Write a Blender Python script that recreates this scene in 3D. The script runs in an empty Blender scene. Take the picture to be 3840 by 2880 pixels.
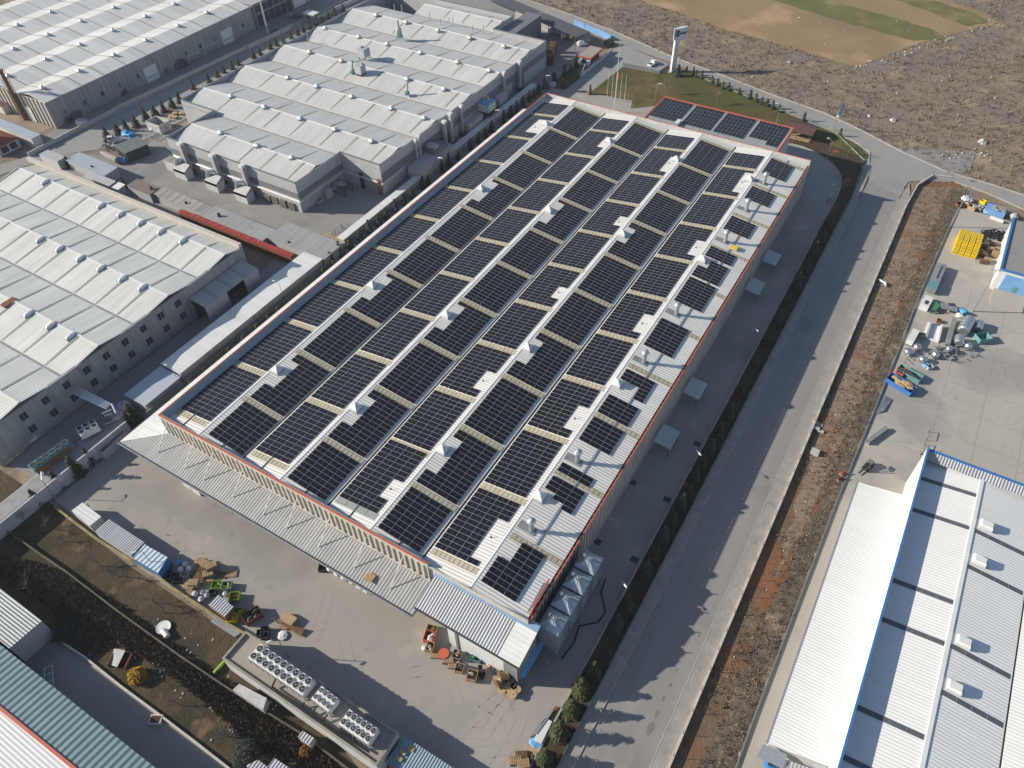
import bpy, bmesh, math, random
from math import sin, cos, pi, radians
from mathutils import Vector, Matrix
random.seed(7)
SC = bpy.context.scene
COL = SC.collection
# ------------------------------------------------------------ camera
# world axes: X across the big roof, Y along its ridges (away from the camera), Z up, metres
CAM_H = 120.0
_p, _r, _y = radians(46.83), radians(1.44), radians(32.05)
_f = Vector((0, cos(_p), -sin(_p))); _rt = Vector((1, 0, 0)); _dn = _f.cross(_rt)
_a = _rt*cos(_r) + _dn*sin(_r); _b = _dn*cos(_r) - _rt*sin(_r)
_M = Matrix(((cos(_y), -sin(_y), 0), (sin(_y), cos(_y), 0), (0, 0, 1)))
CR, CD, CF = _M @ _a, _M @ _b, _M @ _f
cam = bpy.data.cameras.new('camera'); co = bpy.data.objects.new('camera', cam); COL.objects.link(co)
cam.sensor_width = 36; cam.lens = 2794.5/3840*36; cam.clip_start = 1; cam.clip_end = 6000
mw = Matrix.Identity(4)
for i in range(3):
    mw[i][0] = CR[i]; mw[i][1] = -CD[i]; mw[i][2] = -CF[i]
mw[2][3] = CAM_H
co.matrix_world = mw
SC.camera = co
# ------------------------------------------------------------ light
SUN_EL, SX, SY = 24.5, 0.892, 0.452      # shadows fall towards +X,+Y
w = bpy.data.worlds.new('World'); SC.world = w; w.use_nodes = True
nt = w.node_tree
sky = nt.nodes.new('ShaderNodeTexSky'); sky.sky_type = 'NISHITA'; sky.sun_disc = False
sky.sun_elevation = radians(SUN_EL); sky.sun_rotation = math.atan2(-SX, -SY); sky.altitude = 1000
bg = nt.nodes['Background']; bg.inputs[1].default_value = 0.10
nt.links.new(sky.outputs[0], bg.inputs[0])
sl = bpy.data.lights.new('sun', 'SUN'); sl.energy = 5.0; sl.angle = radians(0.5); sl.color = (1, 0.92, 0.80)
so = bpy.data.objects.new('sun', sl); COL.objects.link(so)
so.rotation_euler = Vector((SX, SY, -math.tan(radians(SUN_EL)))).to_track_quat('-Z', 'Y').to_euler()
SC.view_settings.view_transform = 'Standard'; SC.view_settings.look = 'None'
SC.view_settings.gamma = 1; SC.view_settings.exposure = 0.5
SC.render.engine = 'CYCLES'
SC.cycles.max_bounces = 4; SC.cycles.diffuse_bounces = 2; SC.cycles.glossy_bounces = 2

# ------------------------------------------------------------ survey helper
def G(px, py, z=0.0):
    """ground survey: a point of the 3840x2880 photograph brought onto the level plane z"""
    d = CF + CR*((px-1920)/2794.5) + CD*((py-1440)/2794.5)
    t = (z-CAM_H)/d.z
    return Vector((d.x*t, d.y*t, z))
def T(ox, oy, s=1000/2212):
    return lambda a, b, z=0.0: G(ox+a*s, oy+b*s, z)
tA, tB, tC, tD = T(0, 0), T(950, 0), T(1900, 0), T(2840, 0)
tE, tF, tG, tH = T(0, 700), T(950, 700), T(1900, 700), T(2840, 700)
tI, tJ, tK, tL = T(0, 1400), T(950, 1400), T(1900, 1400), T(2840, 1400)
tM, tN, tO, tP = T(0, 2130), T(950, 2130), T(1900, 2130), T(2840, 2130)

# ------------------------------------------------------------ materials
MAT = {}
def mat(name, col, rough=0.7, metal=0.0, spec=0.4, noise=0.0, nscale=1.0, col2=None, bump=0.0, bscale=None,
        rib=None, pitch=0.5, ribh=0.03, patches=(), streak=None, alpha=1.0, panelvar=0.0, panelaxis='Y', panelpitch=1.0):
    """procedural surface: base colour with two-scale noise, optional coloured patches, optional ribbing by bump.
    patches: (colour, scale, threshold, softness, seed)"""
    if name in MAT: return MAT[name]
    m = bpy.data.materials.new(name); m.use_nodes = True; MAT[name] = m
    n = m.node_tree.nodes; l = m.node_tree.links
    bs = n['Principled BSDF']; bs.inputs['Roughness'].default_value = rough
    bs.inputs['Metallic'].default_value = metal; bs.inputs['Specular IOR Level'].default_value = spec
    geo = n.new('ShaderNodeNewGeometry'); pos = geo.outputs['Position']
    c = tuple(col)+(1,)
    cur = None
    def noisen(scale, detail=4, seed=0.0, vec=None, rough_=0.6):
        mp = n.new('ShaderNodeMapping'); mp.inputs['Location'].default_value = (seed*17.3, seed*7.1, seed*3.7)
        l.new(vec or pos, mp.inputs[0])
        t = n.new('ShaderNodeTexNoise'); t.inputs['Scale'].default_value = scale; t.inputs['Detail'].default_value = detail
        t.inputs['Roughness'].default_value = rough_
        l.new(mp.outputs[0], t.inputs['Vector']); return t.outputs['Fac']
    def mixc(fac, a, b):
        x = n.new('ShaderNodeMix'); x.data_type = 'RGBA'
        if hasattr(fac, 'links'): l.new(fac, x.inputs[0])
        else: x.inputs[0].default_value = fac
        for v, i in ((a, 6), (b, 7)):
            if hasattr(v, 'links'): l.new(v, x.inputs[i])
            else: x.inputs[i].default_value = v
        return x.outputs[2]
    def ramp(v, lo, hi):
        r = n.new('ShaderNodeMapRange'); r.inputs[1].default_value = lo; r.inputs[2].default_value = hi
        r.clamp = True; l.new(v, r.inputs[0]); return r.outputs[0]
    cur = c
    if noise > 0 or col2:
        f = noisen(nscale, 6)
        c2 = (tuple(col2)+(1,)) if col2 else tuple(max(0, v*(1-noise)) for v in col)+(1,)
        cur = mixc(ramp(f, 0.35, 0.65), c, c2)
        f2 = noisen(nscale*7, 4, 3)
        dk = tuple(v*(1-noise*0.8) for v in col)+(1,)
        if noise > 0: cur = mixc(ramp(f2, 0.45, 0.8), cur, dk)
    for (pc, ps, th, sf, sd) in patches:
        f = noisen(ps, 5, sd)
        cur = mixc(ramp(f, th, th+sf), cur, tuple(pc)+(1,))
    if streak:          # (axis stretched, scale, amount)
        ax, s, am = streak
        mp = n.new('ShaderNodeMapping'); sc = [s, s, s]; sc['XYZ'.index(ax)] = s*0.06
        mp.inputs['Scale'].default_value = sc; l.new(pos, mp.inputs[0])
        t = n.new('ShaderNodeTexNoise'); t.inputs['Scale'].default_value = 1; t.inputs['Detail'].default_value = 4
        l.new(mp.outputs[0], t.inputs['Vector'])
        hs = n.new('ShaderNodeHueSaturation'); l.new(cur, hs.inputs['Color']) if hasattr(cur, 'links') else hs.inputs['Color'].__setattr__('default_value', cur)
        r = n.new('ShaderNodeMapRange'); r.inputs[1].default_value = 0.35; r.inputs[2].default_value = 0.7
        r.inputs[3].default_value = 1.0; r.inputs[4].default_value = 1-am; l.new(t.outputs['Fac'], r.inputs[0])
        l.new(r.outputs[0], hs.inputs['Value']); cur = hs.outputs[0]
    sep = None
    if panelvar:        # every sheet of cladding is a slightly different tone
        sep = n.new('ShaderNodeSeparateXYZ'); l.new(pos, sep.inputs[0])
        d = n.new('ShaderNodeMath'); d.operation = 'DIVIDE'; d.inputs[1].default_value = panelpitch
        l.new(sep.outputs['XYZ'.index(panelaxis)], d.inputs[0])
        fl = n.new('ShaderNodeMath'); fl.operation = 'FLOOR'; l.new(d.outputs[0], fl.inputs[0])
        wn = n.new('ShaderNodeTexWhiteNoise'); wn.noise_dimensions = '1D'; l.new(fl.outputs[0], wn.inputs['W'])
        r = n.new('ShaderNodeMapRange'); r.inputs[3].default_value = 1-panelvar; r.inputs[4].default_value = 1
        l.new(wn.outputs['Value'], r.inputs[0])
        hs = n.new('ShaderNodeHueSaturation')
        if hasattr(cur, 'links'): l.new(cur, hs.inputs['Color'])
        else: hs.inputs['Color'].default_value = cur
        l.new(r.outputs[0], hs.inputs['Value']); cur = hs.outputs[0]
    if hasattr(cur, 'links'): l.new(cur, bs.inputs['Base Color'])
    else: bs.inputs['Base Color'].default_value = cur
    hgt = None
    if rib:
        sep = sep or n.new('ShaderNodeSeparateXYZ')
        if not sep.inputs[0].links: l.new(pos, sep.inputs[0])
        d = n.new('ShaderNodeMath'); d.operation = 'MULTIPLY'; d.inputs[1].default_value = 2*pi/pitch
        l.new(sep.outputs['XYZ'.index(rib)], d.inputs[0])
        s = n.new('ShaderNodeMath'); s.operation = 'SINE'; l.new(d.outputs[0], s.inputs[0])
        bp = n.new('ShaderNodeBump'); bp.inputs['Strength'].default_value = 1; bp.inputs['Distance'].default_value = ribh
        l.new(s.outputs[0], bp.inputs['Height']); hgt = bp.outputs[0]
    if bump:
        f = noisen(bscale or nscale*5, 8, 5, rough_=0.7)
        bp = n.new('ShaderNodeBump'); bp.inputs['Strength'].default_value = 1; bp.inputs['Distance'].default_value = bump
        l.new(f, bp.inputs['Height'])
        if hgt: l.new(hgt, bp.inputs['Normal'])
        hgt = bp.outputs[0]
    if hgt: l.new(hgt, bs.inputs['Normal'])
    return m

M_ROOF = mat('white_roof_sheet', (0.72, 0.70, 0.65), 0.45, 0.0, 0.5, 0.07, 0.12, rib='Y', pitch=0.62, ribh=0.03, streak=('X', 0.8, 0.10), panelvar=0.06, panelaxis='Y', panelpitch=3.1)
M_ROOFX = mat('pale_canopy_sheet', (0.36, 0.36, 0.35), 0.5, 0, 0.4, 0.12, 0.2, rib='X', pitch=0.6, ribh=0.03, streak=('Y', 0.9, 0.15), panelvar=0.1, panelaxis='X', panelpitch=1.0)
M_ROOFL = mat('white_side_canopy_sheet', (0.70, 0.70, 0.67), 0.5, 0, 0.4, 0.1, 0.2, rib='Y', pitch=0.75, ribh=0.012, streak=('X', 0.9, 0.12))
M_LEAN = mat('grey_lean_to_sheet', (0.42, 0.43, 0.44), 0.4, 0.1, 0.5, 0.1, 0.2, rib='X', pitch=0.5, ribh=0.05, panelvar=0.14, panelaxis='X', panelpitch=1.0)
M_B2 = mat('grey_membrane_sheet', (0.56, 0.56, 0.53), 0.5, 0, 0.4, 0.08, 0.08, rib='X', pitch=0.9, ribh=0.018, streak=('Y', 0.5, 0.12), panelvar=0.06, panelaxis='X', panelpitch=2.7)
M_B3 = mat('off_white_factory_sheet', (0.66, 0.66, 0.61), 0.5, 0, 0.4, 0.08, 0.1, rib='X', pitch=0.8, ribh=0.022, streak=('Y', 0.6, 0.14), panelvar=0.08, panelaxis='X', panelpitch=2.4)
M_B1 = mat('warm_white_factory_sheet', (0.72, 0.71, 0.66), 0.5, 0, 0.4, 0.08, 0.06, rib='Y', pitch=1.0, ribh=0.015, streak=('X', 0.4, 0.12), panelvar=0.12, panelaxis='Y', panelpitch=2.0)
M_B5 = mat('new_white_roof_sheet', (0.72, 0.72, 0.69), 0.4, 0, 0.5, 0.04, 0.1, rib='Y', pitch=0.55, ribh=0.018, panelvar=0.04, panelaxis='Y', panelpitch=1.0)
M_WHITE = mat('white_painted_metal', (0.66, 0.66, 0.64), 0.4, 0, 0.5, 0.08, 0.6)
M_CREAM = mat('cream_precast_concrete', (0.56, 0.52, 0.45), 0.85, 0, 0.2, 0.15, 0.5, streak=('Z', 2.0, 0.12))
M_SIDE = mat('weathered_side_cladding', (0.46, 0.43, 0.39), 0.7, 0, 0.3, 0.12, 0.4, streak=('Z', 1.5, 0.2))
M_RED = mat('red_orange_trim', (0.52, 0.12, 0.07), 0.5, 0, 0.4, 0.15, 0.7)
M_GALV = mat('galvanised_steel', (0.45, 0.48, 0.50), 0.4, 0.55, 0.5, 0.2, 0.8)
M_STEEL = mat('stainless_steel', (0.55, 0.56, 0.57), 0.28, 0.8, 0.5, 0.15, 1.0)
M_DARK = mat('dark_steel', (0.06, 0.065, 0.07), 0.6, 0.2, 0.4, 0.3, 1.0)
M_BLACK = mat('black_rubber', (0.018, 0.018, 0.02), 0.7, 0, 0.3, 0.3, 2.0)
M_GUT = mat('grey_gutter_metal', (0.30, 0.31, 0.31), 0.6, 0.2, 0.4, 0.3, 0.5)
M_SKY = mat('yellowed_rooflight_sheet', (0.46, 0.43, 0.345), 0.5, 0, 0.4, 0.2, 0.6, patches=(((0.34, 0.30, 0.20), 1.2, 0.55, 0.15, 2),))
M_SKYF = mat('yellow_rooflight_edge', (0.40, 0.31, 0.13), 0.6, 0, 0.3, 0.3, 0.9)
M_SKYG = mat('grey_rooflight_sheet', (0.10, 0.11, 0.12), 0.35, 0, 0.5, 0.15, 0.8)
M_SKYB = mat('dull_green_rooflight_sheet', (0.30, 0.32, 0.28), 0.4, 0, 0.5, 0.15, 0.8)
M_PV = mat('solar_cell_glass', (0.009, 0.010, 0.013), 0.32, 0, 0.28, 0.2, 0.8)
M_PVF = mat('aluminium_panel_frame', (0.55, 0.56, 0.58), 0.4, 0.4, 0.5)
M_CONC = mat('yard_concrete', (0.33, 0.305, 0.27), 0.9, 0, 0.2, 0.10, 0.05, bump=0.02, bscale=3,
             patches=(((0.25, 0.235, 0.215), 0.035, 0.52, 0.12, 1), ((0.20, 0.19, 0.18), 0.25, 0.63, 0.12, 2), ((0.38, 0.35, 0.31), 0.09, 0.6, 0.1, 4)))
M_CONC2 = mat('dusty_yard_paving', (0.27, 0.26, 0.245), 0.9, 0, 0.2, 0.12, 0.08, bump=0.02, bscale=3,
             patches=(((0.20, 0.195, 0.19), 0.05, 0.52, 0.12, 5), ((0.34, 0.32, 0.29), 0.12, 0.62, 0.1, 6)))
M_CONC3 = mat('pale_concrete_slab', (0.40, 0.37, 0.32), 0.9, 0, 0.2, 0.10, 0.08, bump=0.02, bscale=3,
             patches=(((0.29, 0.275, 0.25), 0.06, 0.52, 0.12, 8), ((0.10, 0.09, 0.085), 0.14, 0.70, 0.05, 9), ((0.45, 0.33, 0.24), 0.2, 0.68, 0.08, 3)))
M_ASPH = mat('worn_asphalt', (0.27, 0.255, 0.24), 0.9, 0, 0.2, 0.08, 0.1, bump=0.02, bscale=6, streak=('Y', 0.5, 0.12),
             patches=(((0.22, 0.21, 0.20), 0.08, 0.55, 0.1, 3),))
M_ASPH2 = mat('pale_road_surface', (0.29, 0.28, 0.265), 0.9, 0, 0.2, 0.08, 0.06, bump=0.02, bscale=6,
             patches=(((0.24, 0.235, 0.23), 0.06, 0.52, 0.12, 6),))
M_KERB = mat('kerb_concrete', (0.42, 0.40, 0.35), 0.9, 0, 0.2, 0.25, 0.5)
M_WALK = mat('cracked_pavement', (0.33, 0.31, 0.27), 0.9, 0, 0.2, 0.22, 0.5, bump=0.03, bscale=2, patches=(((0.20, 0.20, 0.17), 0.8, 0.6, 0.1, 6),))
M_SOIL = mat('dark_planting_soil', (0.085, 0.062, 0.042), 0.95, 0, 0.1, 0.35, 0.6, bump=0.12, bscale=2.5,
             patches=(((0.25, 0.10, 0.045), 0.25, 0.58, 0.1, 2), ((0.06, 0.075, 0.03), 0.4, 0.55, 0.1, 7)))
M_SCRUB = mat('dry_scrub_ground', (0.27, 0.21, 0.155), 0.95, 0, 0.1, 0.25, 0.25, bump=0.25, bscale=1.6,
              patches=(((0.205, 0.17, 0.145), 0.04, 0.48, 0.12, 1), ((0.33, 0.25, 0.17), 0.11, 0.56, 0.10, 2), ((0.15, 0.12, 0.10), 0.5, 0.58, 0.12, 3)))
M_REDSOIL = mat('red_earth_verge', (0.19, 0.135, 0.09), 0.95, 0, 0.1, 0.3, 0.3, bump=0.2, bscale=1.6,
              patches=(((0.24, 0.105, 0.052), 0.07, 0.47, 0.16, 4), ((0.10, 0.08, 0.06), 0.35, 0.55, 0.12, 3), ((0.30, 0.22, 0.15), 0.13, 0.58, 0.12, 5)))
M_TANSOIL = mat('tan_trodden_earth', (0.27, 0.20, 0.14), 0.95, 0, 0.1, 0.2, 0.4, bump=0.12, bscale=1.6, patches=(((0.22, 0.11, 0.06), 0.09, 0.54, 0.14, 4), ((0.16, 0.13, 0.10), 0.3, 0.55, 0.12, 6)))
M_GREYSOIL = mat('grey_weedy_earth', (0.16, 0.13, 0.10), 0.95, 0, 0.1, 0.3, 0.5, bump=0.25, bscale=1.6, patches=(((0.26, 0.20, 0.14), 0.15, 0.54, 0.12, 4), ((0.09, 0.075, 0.06), 0.4, 0.55, 0.12, 6)))
M_FIELD = mat('stubble_field', (0.30, 0.21, 0.115), 0.95, 0, 0.1, 0.15, 0.1, bump=0.1, bscale=2,
              patches=(((0.23, 0.165, 0.09), 0.02, 0.50, 0.15, 1), ((0.38, 0.27, 0.16), 0.04, 0.56, 0.12, 2)))
M_FIELDG = mat('green_shoots_field', (0.155, 0.15, 0.06), 0.95, 0, 0.1, 0.2, 0.12, bump=0.1, bscale=2,
              patches=(((0.24, 0.19, 0.10), 0.06, 0.52, 0.12, 4),))
M_LAWN = mat('winter_lawn', (0.095, 0.09, 0.032), 0.95, 0, 0.1, 0.2, 0.2, bump=0.1, bscale=3,
              patches=(((0.15, 0.115, 0.05), 0.05, 0.50, 0.12, 4), ((0.055, 0.075, 0.02), 0.07, 0.58, 0.1, 6)))
M_GARDEN = mat('dark_garden_ground', (0.10, 0.075, 0.048), 0.95, 0, 0.1, 0.35, 0.4, bump=0.2, bscale=2,
              patches=(((0.05, 0.045, 0.028), 0.12, 0.48, 0.1, 4), ((0.16, 0.11, 0.07), 0.2, 0.58, 0.1, 6)))
M_WOOD = mat('pale_pallet_wood', (0.44, 0.31, 0.18), 0.8, 0, 0.2, 0.3, 1.5)
M_WOODD = mat('brown_timber', (0.20, 0.12, 0.065), 0.8, 0, 0.2, 0.35, 1.5)
M_BLUE = mat('blue_painted_steel', (0.05, 0.17, 0.42), 0.5, 0, 0.4, 0.15, 0.8)
M_BLUEL = mat('light_blue_panel', (0.18, 0.36, 0.62), 0.5, 0, 0.4, 0.15, 0.8)
M_BLUET = mat('blue_tarpaulin', (0.07, 0.32, 0.62), 0.5, 0, 0.5, 0.2, 1.5, bump=0.1, bscale=2)
M_FLASH = mat('bluish_flashing', (0.30, 0.42, 0.60), 0.4, 0.3, 0.5, 0.25, 0.6)
M_TURQ = mat('turquoise_painted_steel', (0.15, 0.31, 0.31), 0.5, 0.1, 0.4, 0.2, 0.8)
M_YEL = mat('yellow_plastic', (0.75, 0.52, 0.02), 0.5, 0, 0.4, 0.15, 1.0)
M_GREEN = mat('green_painted_steel', (0.07, 0.22, 0.10), 0.6, 0, 0.4, 0.2, 1.0)
M_LIME = mat('lime_green_mesh', (0.30, 0.48, 0.06), 0.6, 0, 0.4, 0.3, 1.5)
M_BAG = mat('white_woven_bag', (0.62, 0.62, 0.60), 0.7, 0, 0.3, 0.15, 1.5, bump=0.05, bscale=3)
M_TILE = mat('red_clay_tiles', (0.30, 0.085, 0.055), 0.8, 0, 0.2, 0.25, 0.8, rib='X', pitch=0.5, ribh=0.05)
M_BROWNR = mat('brown_shingle_roof', (0.115, 0.062, 0.055), 0.8, 0, 0.2, 0.2, 0.8)
M_GREY = mat('mid_grey_cladding', (0.17, 0.175, 0.18), 0.6, 0, 0.4, 0.1, 0.5)
M_GREYL = mat('light_grey_cladding', (0.42, 0.42, 0.42), 0.6, 0, 0.4, 0.12, 0.5, streak=('Z', 1.5, 0.1))
M_WOODG = mat('weathered_grey_wood', (0.30, 0.26, 0.21), 0.85, 0, 0.2, 0.3, 1.5)
M_GREYW = mat('grey_precast_wall', (0.36, 0.35, 0.34), 0.8, 0, 0.3, 0.15, 0.3, streak=('Z', 1.3, 0.25))
M_BEIGEW = mat('stained_beige_cladding', (0.33, 0.31, 0.275), 0.8, 0, 0.3, 0.2, 0.3, streak=('Z', 1.3, 0.3))
M_GLASS = mat('dark_window_glass', (0.03, 0.04, 0.05), 0.15, 0, 0.6)
M_RENDER = mat('white_rendered_wall', (0.55, 0.54, 0.52), 0.85, 0, 0.2, 0.18, 0.5, streak=('Z', 1.5, 0.15))
M_SLABR = mat('beige_roof_membrane', (0.34, 0.30, 0.255), 0.9, 0, 0.2, 0.15, 0.4)
M_RUST = mat('rusty_steel', (0.22, 0.085, 0.045), 0.8, 0.1, 0.3, 0.35, 1.2)
M_NEEDLE = mat('conifer_needles', (0.050, 0.062, 0.026), 0.8, 0, 0.2, 0.3, 2.0, patches=(((0.085, 0.085, 0.035), 1.2, 0.52, 0.1, 2),))
M_NEEDLEB = mat('blue_green_needles', (0.058, 0.078, 0.062), 0.8, 0, 0.2, 0.3, 2.0)
M_NEEDLEY = mat('olive_needles', (0.105, 0.095, 0.038), 0.8, 0, 0.2, 0.3, 2.0)
M_GOLD = mat('golden_foliage', (0.50, 0.32, 0.035), 0.8, 0, 0.2, 0.3, 2.0)
M_BARK = mat('grey_brown_bark', (0.13, 0.095, 0.065), 0.9, 0, 0.1, 0.3, 2.0)
M_RUSTF = mat('rust_brown_foliage', (0.24, 0.11, 0.045), 0.9, 0, 0.1, 0.3, 2.0)
M_STRAW = mat('dry_straw_grass', (0.36, 0.28, 0.18), 0.95, 0, 0.1, 0.4, 0.4, patches=(((0.14, 0.11, 0.08), 0.2, 0.5, 0.1, 2),))
M_DEAD = mat('dead_dark_stems', (0.20, 0.165, 0.13), 0.95, 0, 0.1, 0.4, 0.4)
M_STONE = mat('pale_stone', (0.48, 0.46, 0.42), 0.9, 0, 0.2, 0.2, 2.0)
M_ROADW = mat('road_marking_paint', (0.55, 0.54, 0.50), 0.8, 0, 0.2, 0.3, 2.0)
M_CARW = mat('white_car_paint', (0.70, 0.70, 0.70), 0.25, 0, 0.6)
M_CARD = mat('dark_car_paint', (0.03, 0.04, 0.055), 0.25, 0, 0.6)
M_CARS = mat('silver_car_paint', (0.38, 0.40, 0.42), 0.25, 0.3, 0.6)
M_NAVY = mat('navy_lettering', (0.02, 0.04, 0.12), 0.5)
M_CABLE = mat('reel_wood', (0.50, 0.36, 0.20), 0.8, 0, 0.2, 0.3, 1.5)
M_FENCE = mat('faded_green_fence', (0.16, 0.24, 0.20), 0.6, 0.1, 0.3, 0.2, 1.0)

# ------------------------------------------------------------ mesh builder
class MB:
    def __init__(s): s.v = []; s.f = []; s.mi = []; s.cm = 0
    def face(s, pts):
        b = len(s.v); s.v += [Vector(p) for p in pts]; s.f.append(tuple(range(b, b+len(pts)))); s.mi.append(s.cm); return s
    def add(s, vs, fs):
        b = len(s.v); s.v += [Vector(p) for p in vs]
        for f in fs: s.f.append(tuple(b+i for i in f)); s.mi.append(s.cm)
        return s
    def box(s, x0, x1, y0, y1, z0, z1):
        v = [(x0, y0, z0), (x1, y0, z0), (x1, y1, z0), (x0, y1, z0), (x0, y0, z1), (x1, y0, z1), (x1, y1, z1), (x0, y1, z1)]
        return s.add(v, [(0, 3, 2, 1), (4, 5, 6, 7), (0, 1, 5, 4), (1, 2, 6, 5), (2, 3, 7, 6), (3, 0, 4, 7)])
    def obox(s, p, q, wd, z0, z1):
        """a box along the segment p-q in plan"""
        p = Vector(p[:2]); q = Vector(q[:2]); d = (q-p).normalized(); n = Vector((-d.y, d.x))*wd/2
        return s.prism([p+n, q+n, q-n, p-n], z0, z1)
    def prism(s, pts, z0, z1, top=None):
        n = len(pts); pts = [(p[0], p[1]) for p in pts]
        ar = sum(pts[i][0]*pts[(i+1) % n][1]-pts[(i+1) % n][0]*pts[i][1] for i in range(n))
        if ar < 0: pts = pts[::-1]
        v = [(x, y, z0) for x, y in pts]+[(x, y, z1) for x, y in pts]
        f = [tuple(range(n-1, -1, -1)), tuple(range(n, 2*n))]+[(i, (i+1) % n, (i+1) % n+n, i+n) for i in range(n)]
        return s.add(v, f)
    def slab(s, quad, t=0.1):
        """thick plate under four 3-D corners"""
        q = [Vector(p) for p in quad]; nn = (q[1]-q[0]).cross(q[3]-q[0])
        if nn.z < 0: q = q[::-1]
        lo = [p-Vector((0, 0, t)) for p in q]
        return s.add(q+lo, [(0, 1, 2, 3), (7, 6, 5, 4)]+[(i+4, (i+1) % 4+4, (i+1) % 4, i) for i in range(4)])
    def tube(s, p, q, r, r2=None, n=8, caps=True):
        p = Vector(p); q = Vector(q); r2 = r if r2 is None else r2
        d = (q-p).normalized(); u = d.orthogonal().normalized(); w_ = d.cross(u)
        v = [p+(u*cos(2*pi*i/n)+w_*sin(2*pi*i/n))*r for i in range(n)]+[q+(u*cos(2*pi*i/n)+w_*sin(2*pi*i/n))*r2 for i in range(n)]
        f = [(i, (i+1) % n, (i+1) % n+n, i+n) for i in range(n)]
        if caps: f += [tuple(range(n-1, -1, -1)), tuple(range(n, 2*n))]
        return s.add(v, f)
    def path(s, pts, r, n=6):
        for a, b in zip(pts, pts[1:]): s.tube(a, b, r, n=n)
        return s
    def lathe(s, prof, c=(0, 0, 0), n=12):
        """profile of (radius, z) turned about the vertical through c"""
        c = Vector(c); b = len(s.v)
        for r, z in prof:
            for i in range(n): s.v.append(c+Vector((r*cos(2*pi*i/n), r*sin(2*pi*i/n), z)))
        for k in range(len(prof)-1):
            for i in range(n):
                s.f.append((b+k*n+i, b+k*n+(i+1) % n, b+(k+1)*n+(i+1) % n, b+(k+1)*n+i)); s.mi.append(s.cm)
        s.f.append(tuple(b+(len(prof)-1)*n+i for i in range(n))); s.mi.append(s.cm)
        s.f.append(tuple(b+n-1-i for i in range(n))); s.mi.append(s.cm)
        return s
    def blob(s, c, rx, ry, rz, j=0.15, n=8, m=5):
        c = Vector(c); prof = []
        b = len(s.v)
        for k in range(m+1):
            a = pi*k/m
            for i in range(n):
                q = 1+random.uniform(-j, j)
                s.v.append(c+Vector((rx*sin(a)*cos(2*pi*i/n)*q, ry*sin(a)*sin(2*pi*i/n)*q, -rz*cos(a)*q)))
        for k in range(m):
            for i in range(n):
                s.f.append((b+k*n+i, b+k*n+(i+1) % n, b+(k+1)*n+(i+1) % n, b+(k+1)*n+i)); s.mi.append(s.cm)
        return s
    def mesh(s, name, mats, smooth=False):
        me = bpy.data.meshes.new(name); me.from_pydata([tuple(v) for v in s.v], [], s.f)
        for m in (mats if isinstance(mats, (list, tuple)) else [mats]): me.materials.append(m)
        if mats and isinstance(mats, (list, tuple)): me.polygons.foreach_set('material_index', s.mi)
        if smooth: me.polygons.foreach_set('use_smooth', [True]*len(s.f))
        me.update(); return me
    def build(s, name, mats, parent=None, label=None, local=False, smooth=False, kind=None):
        """one mesh object; vertices are world positions unless local"""
        if parent is not None and not local:
            wm = Matrix.Identity(4); q = parent
            while q is not None:
                wm = Matrix.LocRotScale(q.location, q.rotation_euler, None) @ wm; q = q.parent
            inv = wm.inverted()
            s.v = [inv @ v for v in s.v]
        o = bpy.data.objects.new(name, s.mesh(name, mats, smooth)); COL.objects.link(o)
        if parent is not None: o.parent = parent
        if label: o['label'] = label
        if kind: o['kind'] = kind
        return o
def thing(name, label, cat, loc=(0, 0, 0), rz=0.0, group=None):
    o = bpy.data.objects.new(name, None); COL.objects.link(o); o.empty_display_size = 0.5
    o.location = loc; o.rotation_euler = (0, 0, rz); o['label'] = label; o['category'] = cat
    if group: o['group'] = group
    return o
def tag(o, label, cat, group=None):
    o['label'] = label; o['category'] = cat
    if group: o['group'] = group
    return o
def dup(root, loc, rz=0.0, label=None, group=None, sc=None):
    kids = KIDS.get(root.name) or [c for c in bpy.data.objects if c.parent == root]
    KIDS[root.name] = kids
    r = root.copy(); COL.objects.link(r); r.location = loc; r.rotation_euler = (0, 0, rz)
    if sc: r.scale = (sc, sc, sc) if not hasattr(sc, '__len__') else sc
    if label: r['label'] = label
    if group: r['group'] = group
    for c in kids:
        k = c.copy(); COL.objects.link(k); k.parent = r
        gk = KIDS.get(c.name)
        if gk is None:
            gk = [x for x in bpy.data.objects if x.parent == c]; KIDS[c.name] = gk
        for x in gk:
            y = x.copy(); COL.objects.link(y); y.parent = k
    return r
KIDS = {}
def place_all(proto, spots, labels, group):
    """first spot moves the prototype, the others are copies"""
    out = []
    for i, sp in enumerate(spots):
        loc, rz, sc = sp[0], (sp[1] if len(sp) > 1 else 0), (sp[2] if len(sp) > 2 else None)
        if i == 0: src = (proto,)
        if i > 0: out.append(dup(proto, loc, rz, labels[i], group, sc))
    p = spots[0]; proto.location = p[0]; proto.rotation_euler = (0, 0, p[1] if len(p) > 1 else 0)
    if len(p) > 2 and p[2]: proto.scale = (p[2],)*3
    proto['label'] = labels[0]; proto['group'] = group
    return [proto]+out
ORD = ['first', 'second', 'third', 'fourth', 'fifth', 'sixth', 'seventh', 'eighth', 'ninth', 'tenth', 'eleventh', 'twelfth',
       'thirteenth', 'fourteenth', 'fifteenth', 'sixteenth', 'seventeenth', 'eighteenth', 'nineteenth', 'twentieth']
def ordw(i):
    if i < 20: return ORD[i]
    t = {2: 'twenty', 3: 'thirty', 4: 'forty', 5: 'fifty'}[(i+1)//10]; u = (i+1) % 10
    if u == 0: return {3: 'thirtieth', 4: 'fortieth', 5: 'fiftieth'}[(i+1)//10]
    return t+'-'+ORD[u-1]
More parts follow.
